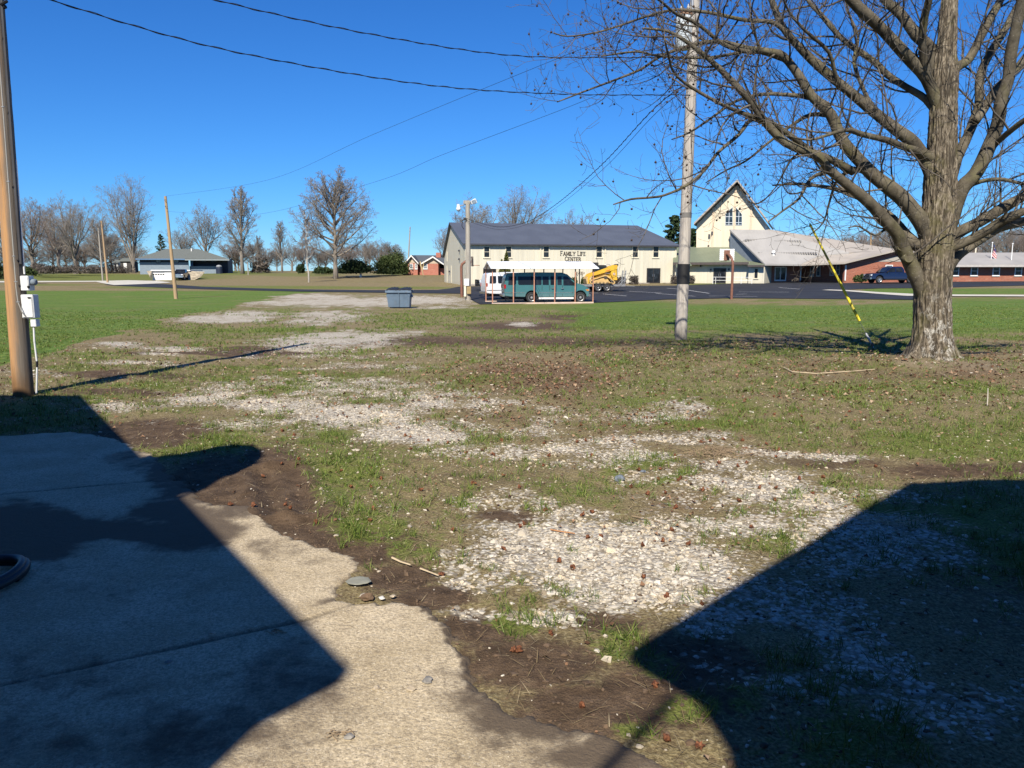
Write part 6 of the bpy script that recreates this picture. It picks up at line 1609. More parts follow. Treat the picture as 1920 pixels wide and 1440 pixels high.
# guy wire with its yellow guard
ga_ = gnd(1640, 657); gtop = Vector(at(wc(0), 0, YW)) ; gb = Vector(ga_)
gr_ = empty('guy_wire', gb, 0, 'guy wire with yellow plastic guard slanting down beside the big tree', 'guy wire')
D = gtop - gb
def fr(v):                                   # fraction along the wire at a picture height
    lo, hi = 0., 1.
    for _ in range(40):
        m_ = (lo + hi) / 2; q_ = gb + D * m_; vv_ = project(q_.x, q_.y, q_.z)[1]
        if vv_ > v: lo = m_
        else: hi = m_
    return lo
f0, f1 = fr(602), fr(420)
MB().tube([D * 0 - D.normalized() * .1, D], .005, 6).build('cable', M('guy_strand', (.12, .12, .12), .7, .1), gr_)
g = NG('yellow_guard'); sx = g.n('ShaderNodeSeparateXYZ'); g.l(g.co, sx.inputs[0])
wea = g.rng(g.noise(2.2, 5, .6), .5, .66)
c = g.mix(wea, (.66, .54, .02), (.36, .30, .05)); c = g.mix(g.rng(g.noise(5, 4, .6, g.map((1, 1, .6))), .58, .66, 0, .6), c, (.07, .06, .04))
GUARD = g.base(c, .5, 0, .4)
m = MB(); m.tube([D * (f0 + (f1 - f0) * i / 24) for i in range(25)], [.032 * (1 if i < 10 else .8) for i in range(25)], 12); m.build('guard', GUARD, gr_, smooth=True)
m = MB(); m.tube([D * .0, D * fr(625)], .017, 8); m.tube([D * fr(640), D * fr(625)], .026, 8); m.build('turnbuckle', STEEL, gr_, smooth=True)
m = MB(); m.tube([Vector((0, 0, -.1)), D * .012], .02, 8); m.lathe([(.03, 0), (.04, .03), (.03, .06)], tuple(D * .012), 10); m.build('anchor', M('rust_anchor', (.16, .10, .07), .8, .2), gr_)

# ================================================================ BASKETBALL HOOPS
RUSTP = M('brown_pole_paint', (.19, .085, .055), .6, .15, 5); ORANGE = M('rim_rust', (.35, .10, .05), .6, .1)
p = gnd(1371.5, 561); YB = p[1]; bq = lambda u, v, dy=0.: Vector(at(u, v, YB + dy)) - Vector(p)
bk1 = empty('basketball_hoop', p, 0, 'basketball hoop on bent brown pole with white slatted backboard at the lot', 'basketball hoop')
m = MB(); m.tube([(0, 0, -.3), bq(1374, 500), bq(1374, 492), bq(1371, 483, .15), bq(1366, 477, .7), bq(1363, 477, 1.0)], .10, 12); m.build('post', RUSTP, bk1, smooth=True)
a, b = bq(1349, 488.5, 1.1), bq(1377.5, 466.5, 1.1); hh = (b.z - a.z) / 6; m = MB()
for i in range(6): m.box(a.x, b.x, a.y, a.y + .05, a.z + i * hh + .012, a.z + (i + 1) * hh - .012)
for f_ in (.06, .5, .94): x_ = a.x + (b.x - a.x) * f_; m.box(x_ - .04, x_ + .04, a.y + .052, a.y + .10, a.z, b.z)
m.build('backboard', WHITE, bk1)
a2, b2 = bq(1357.5, 488, 1.0), bq(1369, 469, 1.0); m = MB(); m.box(a2.x, b2.x, a2.y, a2.y + .06, a2.z, b2.z); m.build('mounting_plate', RUSTP, bk1)
m = MB(); c_ = bq(1357, 489.5, 1.55); m.tube([c_ + Vector((.23 * math.cos(t), .23 * math.sin(t), 0)) for t in np.linspace(0, 6.283, 25)], .016, 6); m.tube([bq(1361, 488.5, 1.1), c_ + Vector((.1, -.2, 0))], .03, 6); m.build('rim', ORANGE, bk1, smooth=True)
p = gnd(866, 557); YB = p[1]; bk2 = empty('basketball_hoop', p, 0, 'basketball hoop seen edge on behind the light pole', 'basketball hoop')
m = MB(); m.tube([(0, 0, -.3), bq(865, 500), bq(866.5, 495), bq(873, 490.5), bq(884, 492)], .12, 12); m.build('post', RUSTP, bk2, smooth=True)
a, b = bq(884, 499.5), bq(885.6, 481); m = MB()
for i in range(4): z0_ = a.z + (b.z - a.z) * i / 4; m.box(a.x, b.x, -.95, .95, z0_ + .015, z0_ + (b.z - a.z) / 4 - .015)
for y_ in (-.8, .0, .8): m.box(b.x + .003, b.x + .05, y_ - .04, y_ + .04, a.z, b.z)
m.build('backboard', M('weathered_board', (.16, .13, .11), .8, .2), bk2)
m = MB(); c_ = bq(893, 497.5); m.tube([c_ + Vector((.28 * math.cos(t), .28 * math.sin(t), 0)) for t in np.linspace(0, 6.283, 25)], .025, 6); m.tube([bq(885.7, 497.5), c_ - Vector((.28, 0, 0))], .035, 6); m.build('rim', ORANGE, bk2, smooth=True)

# ================================================================ VEHICLES
pc = gnd(923.5, 570.5); ac = rad(8)
TYRE = M('tyre_rubber', (.022, .022, .023), .8, .2, 8); RIM = M('steel_rim', (.42, .42, .42), .4, .1, 8, metal=.5); CHROME = M('chrome', (.55, .56, .57), .2, .05, 5, metal=.9)
RED = M('tail_red', (.30, .012, .018), .25, .1); AMBER = M('amber_lens', (.5, .2, .02), .3, .1); LENS = M('clear_lens', (.6, .62, .64), .15, .05); VGL = glassy('vehicle_glass', (.010, .012, .014), .05); PLAS = M('black_plastic', (.02, .02, .021), .6, .15)
def arch(cx, zb, r, n=9): return [(cx + r * math.cos(t), zb + r * math.sin(t)) for t in np.linspace(0, math.pi, n)]
def wheel(par, x, y, r, w_, rim=RIM, spokes=0):
    s = 1 if y > 0 else -1
    m = MB(); m.lathe([(r * .62, -w_ / 2), (r * .9, -w_ / 2), (r, -w_ * .32), (r, w_ * .32), (r * .9, w_ / 2), (r * .62, w_ / 2)], n=26, axis='y'); o = m.build('wheel', TYRE, par, smooth=True); o.location = (x, y, r)
    m = MB(); e = s * w_ / 2 * 1.22
    m.lathe([(r * .62, -w_ * .4), (r * .62, e * .9), (r * .55, e * .8), (r * .5, e * .45), (r * .25, e * .4), (r * .2, e * .85), (r * .05, e * .9)] if s > 0 else [(r * .05, e * .9), (r * .2, e * .85), (r * .25, e * .4), (r * .5, e * .45), (r * .55, e * .8), (r * .62, e * .9), (r * .62, w_ * .4)], n=26, axis='y')
    for k in range(spokes):
        a = 6.283 * k / spokes; ca, sa = math.cos(a), math.sin(a); nx, nz = -sa * r * .09, ca * r * .09
        P4_ = [(r * .15 * ca + nx, r * .15 * sa + nz), (r * .6 * ca + nx * .7, r * .6 * sa + nz * .7), (r * .6 * ca - nx * .7, r * .6 * sa - nz * .7), (r * .15 * ca - nx, r * .15 * sa - nz)]
        m.prism(P4_, e * .55, e * .92, 'y')
    m.build('rim', rim, o, smooth=True)
def shell(name, prof, hw, mat, par, bev=.035):
    n = len(prof); m = MB()
    m.add([(x, -hw(z, x), z) for x, z in prof] + [(x, hw(z, x), z) for x, z in prof], [tuple(range(n)), tuple(range(2 * n - 1, n - 1, -1))] + [(i, (i + 1) % n, n + (i + 1) % n, n + i) for i in range(n)])
    return m.build(name, mat, par, smooth=True, bevel=bev)
def side_panel(name, poly, hw, mat, par, s, lift=.006, th=.012):
    n = len(poly); m = MB()
    m.add([(x, s * (hw(z, x) - th), z) for x, z in poly] + [(x, s * (hw(z, x) + lift), z) for x, z in poly], [tuple(range(n)), tuple(range(2 * n - 1, n - 1, -1))] + [(i, (i + 1) % n, n + (i + 1) % n, n + i) for i in range(n)])
    return m.build(name, mat, par)
def make_van(pmat, loc, rz, label, stripe=None, roofm=None):
    r = empty('passenger_van', loc, rz, label, 'van')
    hw = lambda z, x: (1.0 - max(0, z - 1.15) * .155) * (1 - max(0, x - 2.4) * .12)
    prof = [(-3.0, .5), (-3.05, .75), (-3.05, 1.2), (-2.99, 1.7), (-2.90, 2.0), (-2.74, 2.10), (-.8, 2.15), (1.05, 2.13), (1.36, 2.03), (2.03, 1.42), (2.6, 1.24), (2.9, 1.08), (3.0, .92), (3.02, .6), (2.95, .42)] + arch(2.38, .42, .45) + arch(-1.12, .42, .45) + [(-2.6, .45)]
    body = shell('body', prof, hw, pmat, r, .03)
    for s in (-1, 1):
        for pl in ([(-2.78, 1.28), (-2.30, 1.28), (-2.22, 1.38), (-2.22, 1.86), (-2.72, 1.86)], [(-2.08, 1.34), (-2.02, 1.28), (-.46, 1.28), (-.42, 1.34), (-.42, 1.86), (-2.08, 1.86)], [(-.34, 1.28), (.10, 1.28), (.10, 1.86), (-.34, 1.86)],
                   [(.22, 1.28), (.62, 1.28), (.62, 1.86), (.22, 1.86)], [(.72, 1.28), (1.02, 1.28), (1.02, 1.86), (.72, 1.86)], [(1.14, 1.25), (1.98, 1.25), (1.95, 1.38), (1.42, 1.86), (1.14, 1.86)]):
            side_panel('window', pl, hw, VGL, r, s)
        side_panel('door_handle', [(.98, 1.0), (1.16, 1.0), (1.16, 1.06), (.98, 1.06)], hw, CHROME, r, s, .03); side_panel('door_handle', [(.30, 1.0), (.46, 1.0), (.46, 1.06), (.30, 1.06)], hw, CHROME, r, s, .03)
        side_panel('running_board', [(-.62, .28), (1.86, .28), (1.86, .40), (-.62, .40)], hw, WHITE if stripe else PLAS, r, s, .12, .08)
        side_panel('trim_strip', [(-3.0, .72), (-1.62, .72), (-1.62, .76), (-3.0, .76)], hw, CHROME, r, s, .012); side_panel('trim_strip', [(-.62, .72), (1.88, .72), (1.88, .76), (-.62, .76)], hw, CHROME, r, s, .012)
        for dx_ in (-.38, .16, 1.08): side_panel('door_seam', [(dx_ - .01, .45), (dx_ + .01, .45), (dx_ + .01, 1.24), (dx_ - .01, 1.24)], hw, PLAS, r, s, .003)
        m = MB(); m.box(-3.075, -2.93, s * .93 - .07, s * .93 + .075, 1.02, 1.30); m.build('tail_light', RED, r, bevel=.015)
        m = MB(); m.box(2.9, 3.03, s * .7 - .17, s * .7 + .17, .80, .98); m.build('headlight', LENS, r, bevel=.02)
        m = MB(); m.box(2.75, 2.99, s * .9 - .05, s * .9 + .025, .82, .96); m.build('turn_signal', AMBER, r, bevel=.015)
        m = MB(); m.tube([(1.95, s * .95, 1.30), (1.95, s * 1.12, 1.32)], .025, 6); m.box(1.90, 1.99, s * 1.20 - .10, s * 1.20 + .10, 1.22, 1.52); m.build('mirror', PLAS, r, bevel=.02)
        m = MB(); m.box(-3.066, -3.02, s * .42 - .34, s * .42 + .34, 1.32, 1.80); o = m.build('rear_window', VGL, r); o.rotation_euler = (0, .09, 0); o.location = (.14, 0, -.02) if False else (.11, 0, -.27)
    m = MB(); m.add([(2.02, -.84, 1.44), (2.02, .84, 1.44), (1.41, .72, 2.0), (1.41, -.72, 2.0), (2.06, -.84, 1.46), (2.06, .84, 1.46), (1.44, .72, 2.02), (1.44, -.72, 2.02)], [(0, 1, 2, 3), (7, 6, 5, 4), (0, 4, 5, 1), (1, 5, 6, 2), (2, 6, 7, 3), (3, 7, 4, 0)]); m.build('windshield', VGL, r)
    m = MB(); m.box(2.96, 3.14, -.95, .95, .42, .62); m.build('bumper', CHROME, r, bevel=.04); m = MB(); m.box(-3.2, -2.98, -.98, .98, .45, .64); m.build('bumper', CHROME, r, bevel=.04)
    m = MB(); m.box(2.95, 3.04, -.5, .5, .68, .98); m.build('grille', PLAS, r, bevel=.015)
    m = MB(); m.box(-2.7, 2.85, -.7, .7, .26, .92); m.build('underbody', PLAS, r)
    for x_ in (2.38, -1.12):
        for s in (-1, 1): wheel(r, x_, s * .86, .385, .25)
    return r
def ground_at(u, v): p = gnd(u, v); return p
TEAL = paint('teal_paint', (.045, .135, .138)); VWH = paint('white_van_paint', (.66, .67, .68)); DBLUE = paint('dark_blue_paint', (.006, .011, .045), .2); SILV = paint('silver_paint', (.4, .42, .44)); BLKP = paint('black_paint', (.010, .010, .012), .2)
p = gnd(1020, 566.5); B_ = rad(7)
make_van(TEAL, (p[0], pc[1] + 2.0, tz(p[0], pc[1] + 2.0) + .04), B_, 'teal passenger van parked under the white carport', True)
p = gnd(968, 562); make_van(VWH, (p[0] + .3, p[1] + .9, tz(p[0], p[1]) + .04), rad(15), 'white passenger van parked behind the teal van')
def make_pickup(pmat, loc, rz, label, guard=False):
    r = empty('pickup_truck', loc, rz, label, 'pickup truck')
    hw = lambda z, x: (1.0 - max(0, z - 1.15) * .24) * (1 - max(0, abs(x) - 2.5) * .14)
    low = [(-2.95, .55), (-2.97, 1.02), (-2.93, 1.24), (-1.0, 1.25), (1.05, 1.24), (1.5, 1.22), (2.6, 1.14), (2.86, 1.02), (2.92, .8), (2.9, .5)] + arch(1.95, .5, .47) + arch(-1.75, .5, .47)
    shell('body', low, hw, pmat, r, .035)
    shell('cab', [(-1.0, 1.2), (-.98, 1.55), (-.80, 1.86), (-.55, 1.93), (.35, 1.93), (.62, 1.84), (1.5, 1.2)], lambda z, x: hw(z, x) - .012, pmat, r, .03)
    for s in (-1, 1):
        for pl in ([(-.82, 1.3), (.02, 1.3), (.02, 1.78), (-.62, 1.78)], [(.12, 1.3), (1.18, 1.3), (.60, 1.76), (.12, 1.78)]): side_panel('window', pl, hw, VGL, r, s, .0)
        for dx_ in (-.95, .07, 1.25): side_panel('door_seam', [(dx_ - .01, .6), (dx_ + .01, .6), (dx_ + .01, 1.2), (dx_ - .01, 1.2)], hw, PLAS, r, s, .003)
        for dx_ in (-.2, .95): side_panel('door_handle', [(dx_ - .25, 1.08), (dx_ - .08, 1.08), (dx_ - .08, 1.12), (dx_ - .25, 1.12)], hw, pmat, r, s, .03)
        side_panel('running_board', [(-1.1, .38), (1.3, .38), (1.3, .46), (-1.1, .46)], hw, PLAS, r, s, .05, .1)
        m = MB(); m.box(2.6, 2.93, s * .75 - .17, s * .75 + .17, .82, 1.05); m.build('headlight', LENS, r, bevel=.03); m = MB(); m.box(-2.99, -2.88, s * .9 - .08, s * .9 + .06, .85, 1.15); m.build('tail_light', RED, r, bevel=.015)
        m = MB(); m.box(1.08, 1.20, s * 1.12 - .11, s * 1.12 + .11, 1.22, 1.40); m.build('mirror', PLAS, r, bevel=.03)
    m = MB(); m.add([(1.44, -.9, 1.26), (1.44, .9, 1.26), (.66, .76, 1.83), (.66, -.76, 1.83), (1.48, -.9, 1.28), (1.48, .9, 1.28), (.70, .76, 1.86), (.70, -.76, 1.86)], [(0, 1, 2, 3), (7, 6, 5, 4), (0, 4, 5, 1), (1, 5, 6, 2), (2, 6, 7, 3), (3, 7, 4, 0)]); m.build('windshield', VGL, r)
    m = MB(); m.box(2.86, 3.06, -.96, .96, .46, .70); m.build('bumper', BLKP if guard else CHROME, r, bevel=.05); m = MB(); m.box(-3.08, -2.93, -.95, .95, .5, .68); m.build('bumper', CHROME, r, bevel=.04)
    m = MB(); m.box(2.88, 2.96, -.55, .55, .74, 1.04)
    for k in range(3): m.box(2.955, 2.985, -.53, .53, .78 + k * .09, .81 + k * .09)
    m.build('grille', PLAS if guard else CHROME, r, bevel=0)
    if guard:
        m = MB()
        for z_ in (.55, .85, 1.1): m.tube([(3.05, -.95, z_), (3.15, -.6, z_), (3.15, .6, z_), (3.05, .95, z_)], .05, 6)
        for y_ in (-.6, 0, .6): m.tube([(3.15, y_, .45), (3.15, y_, 1.12)], .05, 6)
        m.build('grille_guard', BLK, r)
    m = MB(); m.box(-2.6, 2.5, -.72, .72, .36, .98); m.build('underbody', PLAS, r)
    for x_ in (1.95, -1.75):
        for s in (-1, 1): wheel(r, x_, s * .86, .4, .27, ALU, 6)
    return r
p = at(1671, 529, 91.5); make_pickup(DBLUE, (p[0], p[1], tz(p[0], p[1]) + .05), math.pi + rad(3), 'dark blue crew cab pickup parked by the brick wing beside the big tree')
p = gnd(926, 545); make_pickup(SILV, (p[0] + 1.2, p[1] + .8, tz(p[0], p[1]) + .04), math.pi + rad(12), 'silver pickup with black grille guard mostly hidden behind the white van', True)
p = gnd(342, 525.3); make_pickup(BLKP, (p[0], p[1] - .3, tz(p[0], p[1]) + .05), rad(-80), 'black pickup parked nose out in the dark garage bay of the blue house')

# ---- equipment trailer with the yellow tracked loader
YEL = M('yellow_paint', (.60, .36, .03), .45, .08, 2, dirt=.15); DTAN = M('dusty_yellow', (.50, .33, .13), .75, .15, 3); TRK = M('track_rubber', (.05, .045, .04), .9, .2, 6); GRYP = M('trailer_steel', (.20, .20, .20), .6, .15, 5)
p = gnd(1126.5, 547.5); TRL = (p[0], p[1] + .8, tz(p[0], p[1] + .8) + .04); rzt = rad(6)
tr = empty('equipment_trailer', TRL, rzt, 'low grey equipment trailer with two upright ramps carrying the yellow loader', 'trailer')
m = MB(); m.box(-2.6, 2.4, -.95, .95, .60, .70); m.box(-2.6, 2.4, -1.0, -.95, .5, .72); m.box(-2.6, 2.4, .95, 1.0, .5, .72); m.build('deck', GRYP, tr, bevel=.01)
for s in (-1, 1):
    m = MB(); m.prism([(-1.1, .80), (-.95, .90), (.95, .90), (1.1, .80), (1.1, .77), (.93, .86), (-.93, .86), (-1.1, .77)], s * 1.02, s * 1.3, 'y'); m.build('fender', DTAN, tr)
    for x_ in (-.45, .45): wheel(tr, x_, s * 1.16, .39, .23)
for y_ in (-.55, .5):
    m = MB()
    for e in (-.2, .2): m.tube([(2.35, y_ + e, .7), (2.48, y_ + e, 2.1)], .035, 6)
    for k in range(8): f_ = (k + .5) / 8; m.tube([(2.35 + .13 * f_, y_ - .2, .7 + 1.4 * f_), (2.35 + .13 * f_, y_ + .2, .7 + 1.4 * f_)], .025, 5)
    m.tube([(2.4, y_, 1.2), (1.9, y_, .72)], .025, 5); m.build('ramp', STEEL, tr)
m = MB(); m.tube([(-2.6, -.5, .6), (-3.7, 0, .55)], .05, 6); m.tube([(-2.6, .5, .6), (-3.7, 0, .55)], .05, 6); m.build('drawbar', GRYP, tr)
m = MB(); m.tube([(2.45, 0, .55), (3.6, 0, .5)], .02, 5); m.build('tail_bar', STEEL, tr)
for s in (-1, 1): m = MB(); m.box(2.41, 2.45, s * .75 - .12, s * .75 + .12, .58, .68); m.build('tail_light', RED, tr)
LDX = Vector(TRL) + Vector((0, 0, .70))
ld = empty('track_loader', LDX, rzt + math.pi, 'yellow tracked skid loader with dark cab sitting on the trailer', 'loader')
ld.scale = (.93, .93, .93)
# local x forward (towards the left of the picture)
m = MB(); m.prism([(-1.55, .45), (-1.45, 1.75), (-.75, 1.85), (-.3, 1.3), (.4, .95), (.9, .75), (.9, .4)], -.55, .55, 'y'); m.build('chassis', YEL, ld, bevel=.03)
m = MB(); m.prism([(-.55, 1.25), (-.62, 2.0), (-.45, 2.08), (.55, 2.08), (.75, 1.95), (.85, .8), (.4, .8)], -.42, .42, 'y'); cb = m.build('cab', PLAS, ld, bevel=.03)
for s in (-1, 1): m = MB(); m.prism([(-.4, 1.35), (-.42, 1.92), (.52, 1.92), (.65, 1.3), (.4, 1.0)], s * .422, s * .432, 'y'); m.build('cab_window', VGL, cb)
m = MB(); m.box(.3, .8, -.5, .5, 2.085, 2.35); m.build('cab_roof', PLAS, ld, bevel=.04)
m = MB(); m.tube([(-.5, -.25, 2.05), (-.75, -.25, 2.2), (-1.1, -.25, 2.12), (-1.22, -.25, 1.85)], .035, 8); m.build('exhaust_pipe', STEEL, ld, smooth=True)
for s in (-1, 1):
    m = MB(); m.prism([(-1.75, 1.95), (-1.62, 2.12), (-1.0, 1.95), (.85, 1.3), (1.35, 1.12), (1.55, .85), (1.6, .1), (1.4, .08), (1.3, .65), (1.1, .88), (.6, .98), (-.4, 1.28), (-1.2, 1.5), (-1.65, 1.6)], s * .58, s * .82, 'y'); m.build('lift_arm', YEL, ld, bevel=.02)
    m = MB(); m.prism([(-1.72, .45), (-1.62, 1.58), (-1.1, 1.48), (-.95, 1.2), (-1.3, .45)], s * .58, s * .80, 'y'); m.build('rear_housing', YEL, ld, bevel=.02)
    m = MB(); m.tube([(-.9, s * .7, 1.15), (-.2, s * .7, 1.25)], .05, 8); m.build('hydraulic_ram', CHROME, ld)
    outer = [(1.35, .30), (1.3, .12), (1.1, .0), (-1.25, .0), (-1.45, .12), (-1.45, .3), (-.55, 1.0), (-.35, 1.04), (-.15, .97), (1.15, .48)]
    m = MB(); n = len(outer); c0 = (0, .35); inn = [(c0[0] + (x - c0[0]) * .9, c0[1] + (z - c0[1]) * .78) for x, z in outer]
    vs = [(x, y_, z) for y_ in (s * .55, s * .95) for x, z in outer] + [(x, y_, z) for y_ in (s * .55, s * .95) for x, z in inn]
    fs = []
    for i in range(n):
        j = (i + 1) % n; fs += [(i, j, n + j, n + i), (2 * n + i, 3 * n + i, 3 * n + j, 2 * n + j), (i, 2 * n + i, 2 * n + j, j), (n + i, n + j, 3 * n + j, 3 * n + i)]
    m.add(vs, fs); m.build('track', DTAN, ld)
    m = MB(); m.prism([(-1.0, .14), (1.0, .14), (.9, .42), (-.3, .72), (-.6, .62)], s * .6, s * .85, 'y'); m.build('track_frame', DTAN, ld, bevel=.02)
    for x_, z_, r_ in ((1.12, .28, .2), (-1.18, .27, .2), (-.4, .78, .2), (-.6, .16, .12), (-.2, .16, .12), (.2, .16, .12), (.6, .16, .12)):
        m = MB(); m.lathe([(r_, s * .86 - .03), (r_, s * .86 + .04), (r_ * .4, s * .86 + .05)], (x_, 0, z_), 16, axis='y'); m.build('roller', TRK, ld)
    m = MB(); m.lathe([(.14, 0), (.14, s * .012), (.02, s * .014)], (-1.35, s * .80, 1.12), 16, axis='y'); m.build('round_emblem', M('emblem_pale', (.62, .45, .36), .5, .1), ld)
    m = MB(); m.prism([(-.95, 1.62), (-.5, 1.47), (-.35, 1.36), (-.85, 1.50)], s * .82, s * .83, 'y'); m.build('red_stripe', M('orange_stripe', (.55, .09, .03), .5, .1), ld)
m = MB(); m.prism([(-1.78, .5), (-1.76, 1.75), (-1.66, 1.85), (-1.58, 1.6), (-1.56, .5)], -.57, .57, 'y'); m.build('rear_grille', PLAS, ld)
m = MB(); m.prism([(-1.62, 2.125), (-1.84, 2.2), (-1.80, 1.98), (-1.68, 1.95)], -.7, .7, 'y'); m.build('cross_tube', PLAS, ld)
m = MB(); m.prism([(1.5, .08), (1.62, .05), (1.75, .6), (1.58, .85)], -.9, .9, 'y'); m.build('quick_coupler', DTAN, ld)

# ================================================================ CARPORT
POST = M('copper_post', (.42, .205, .13), .55, .18, 4); RAFT = M('carport_frame', (.30, .17, .12), .6, .15, 4); CROOF = roofmat('white_carport_roof', (.78, .79, .80), .3, .35, 0, .05)
tc_ = (1112 - 960) / F * .992; Lc = float((tc_ * pc[1] - pc[0]) / (math.cos(ac) - tc_ * math.sin(ac)))
cpt = empty('carport', pc, ac, 'carport with long white metal roof on thin copper coloured posts', 'carport')
zl = lambda x, y: tz(pc[0] + x * math.cos(ac) - y * math.sin(ac), pc[1] + x * math.sin(ac) + y * math.cos(ac)) - pc[2]
hE = 2.5; DW = 4.3
yr = DW / 2; hR = hE + .42
m = MB()
for (y0, y1) in ((-.25, yr), (DW + .25, yr)):
    z0 = hE - .06 if y0 < 0 else hE - .06
    m.add([(-.15, y0, z0), (Lc + .35, y0, z0), (Lc + .35, y1, hR), (-.15, y1, hR), (-.15, y0, z0 + .05), (Lc + .35, y0, z0 + .05), (Lc + .35, y1, hR + .05), (-.15, y1, hR + .05)], [(0, 3, 2, 1), (4, 5, 6, 7), (0, 1, 5, 4), (1, 2, 6, 5), (2, 3, 7, 6), (3, 0, 4, 7)])
m.build('roof', CROOF, cpt)
for k, f_ in enumerate((0, .205, .41, .615, .82, 1.0)):
    x_ = Lc * f_
    for y_ in (0, DW):
        zz0 = zl(x_, y_); m = MB(); m.box(x_ - .035, x_ + .035, y_ - .035, y_ + .035, zz0 - .1, hE - .07); m.build('post', POST, cpt)
    m = MB()
    m.tube([(x_, 0, hE - .09), (x_, yr, hR - .05), (x_, DW, hE - .09)], .03, 4); m.build('rafter', RAFT, cpt)
for y_ in (0, DW):
    m = MB(); m.add([(a, y_ + b, (zl(a, y_)) + c_) for a in (-.05, Lc + .05) for b in (-.045, .045) for c_ in (-.02, .10)], [(0, 1, 3, 2), (4, 6, 7, 5), (0, 4, 5, 1), (2, 3, 7, 6), (0, 2, 6, 4), (1, 5, 7, 3)]); m.build('base_rail', M('pale_rail', (.55, .42, .33), .6, .12), cpt)
# ================================================================ DUMPSTER
p = gnd(747, 578); DB = M('dumpster_blue', (.115, .165, .225), .6, .12, 2.5, dirt=.35, dirtcol=(.16, .13, .10)); kk = p[1] / F
ds = empty('dumpster', (p[0], p[1] + .6, tz(p[0], p[1] + .6)), rad(2), 'blue grey steel dumpster with black lids on the gravel', 'dumpster')
wT, wBt, hD = 44.5 * kk / 2, 39 * kk / 2, 33 * kk
m = MB(); m.add([(-wBt, -.55, .06), (wBt, -.55, .06), (wBt, .55, .06), (-wBt, .55, .06), (-wT, -.75, hD), (wT, -.75, hD), (wT, .75, hD), (-wT, .75, hD)], [(0, 3, 2, 1), (4, 5, 6, 7), (0, 1, 5, 4), (1, 2, 6, 5), (2, 3, 7, 6), (3, 0, 4, 7)]); m.build('bin', DB, ds, bevel=.015)
m = MB(); m.box(-wT - .05, wT + .05, -.80, -.755, hD - .12, hD + .02); m.box(-wT - .05, wT + .05, .755, .80, hD - .12, hD + .02); m.build('rim', DB, ds)
m = MB(); m.add([(.0, -.60, .1), (.05, -.60, .1), (.05, -.79, hD - .13), (0, -.79, hD - .13), (0, -.5, .1), (.05, -.5, .1), (.05, -.7, hD - .13), (0, -.7, hD - .13)], [(0, 1, 2, 3), (7, 6, 5, 4), (0, 4, 5, 1), (1, 5, 6, 2), (2, 6, 7, 3), (3, 7, 4, 0)]); m.build('front_rib', DB, ds)
for s in (-1, 1):
    m = MB(); n = 9; P0 = [(s * (.04 + (wT - .04) * i / (n - 1)), -.80 + .0, hD + .05 + .05 * math.sin(math.pi * i / (n - 1)) - .03 * (i % 2)) for i in range(n)]
    m.add(P0 + [(x, .8, z + .10) for x, y, z in P0] + [(x, y, z - .04) for x, y, z in P0] + [(x, .8, z + .06) for x, y, z in P0], [(i, i + 1, n + i + 1, n + i) for i in range(n - 1)] + [(2 * n + i, 3 * n + i, 3 * n + i + 1, 2 * n + i + 1) for i in range(n - 1)] + [(i, 2 * n + i, 2 * n + i + 1, i + 1) for i in range(n - 1)] + [(0, n, 3 * n, 2 * n), (n - 1, 3 * n - 1, 4 * n - 1, 2 * n - 1)]); m.build('lid', PLAS, ds)
    m = MB(); m.box(s * wT - .05, s * wT + .08, -.3, .3, hD * .62, hD * .75); m.build('fork_sleeve', DB, ds)
    for y_ in (-.4, .4): m = MB(); m.lathe([(.06, -.03), (.06, .03)], (s * wBt * .8, y_, .06), 10, axis='x'); m.build('caster', BLK, ds)
# white marker post in the field
p = gnd(676.5, 520); m = MB(); m.lathe([(.2, -.2), (.2, .55), (.12, .62), (.12, .85), (.02, .9)], n=10); o = m.build('marker_post', WHITE, None, smooth=True); o.location = p; tag(o, 'short white post in the field right of the big round tree', 'post')
# bent yellowish stake by the brick house
p = at(792, 514, 140); q_ = lambda u, v: Vector(at(u, v, 140)) - Vector(p)
m = MB(); m.tube([q_(793.5, 516), q_(792, 508), q_(788.5, 496), q_(788, 490)], [.06, .10, .14, .08], 8); m.tube([q_(792, 506), q_(794, 497), q_(794.5, 492)], [.07, .08, .05], 7); o = m.build('forked_stump', M('pale_wood', (.42, .33, .18), .8, .12), None, smooth=True); o.location = p; tag(o, 'thin pale forked dead trunk in front of the brick house', 'dead trunk')

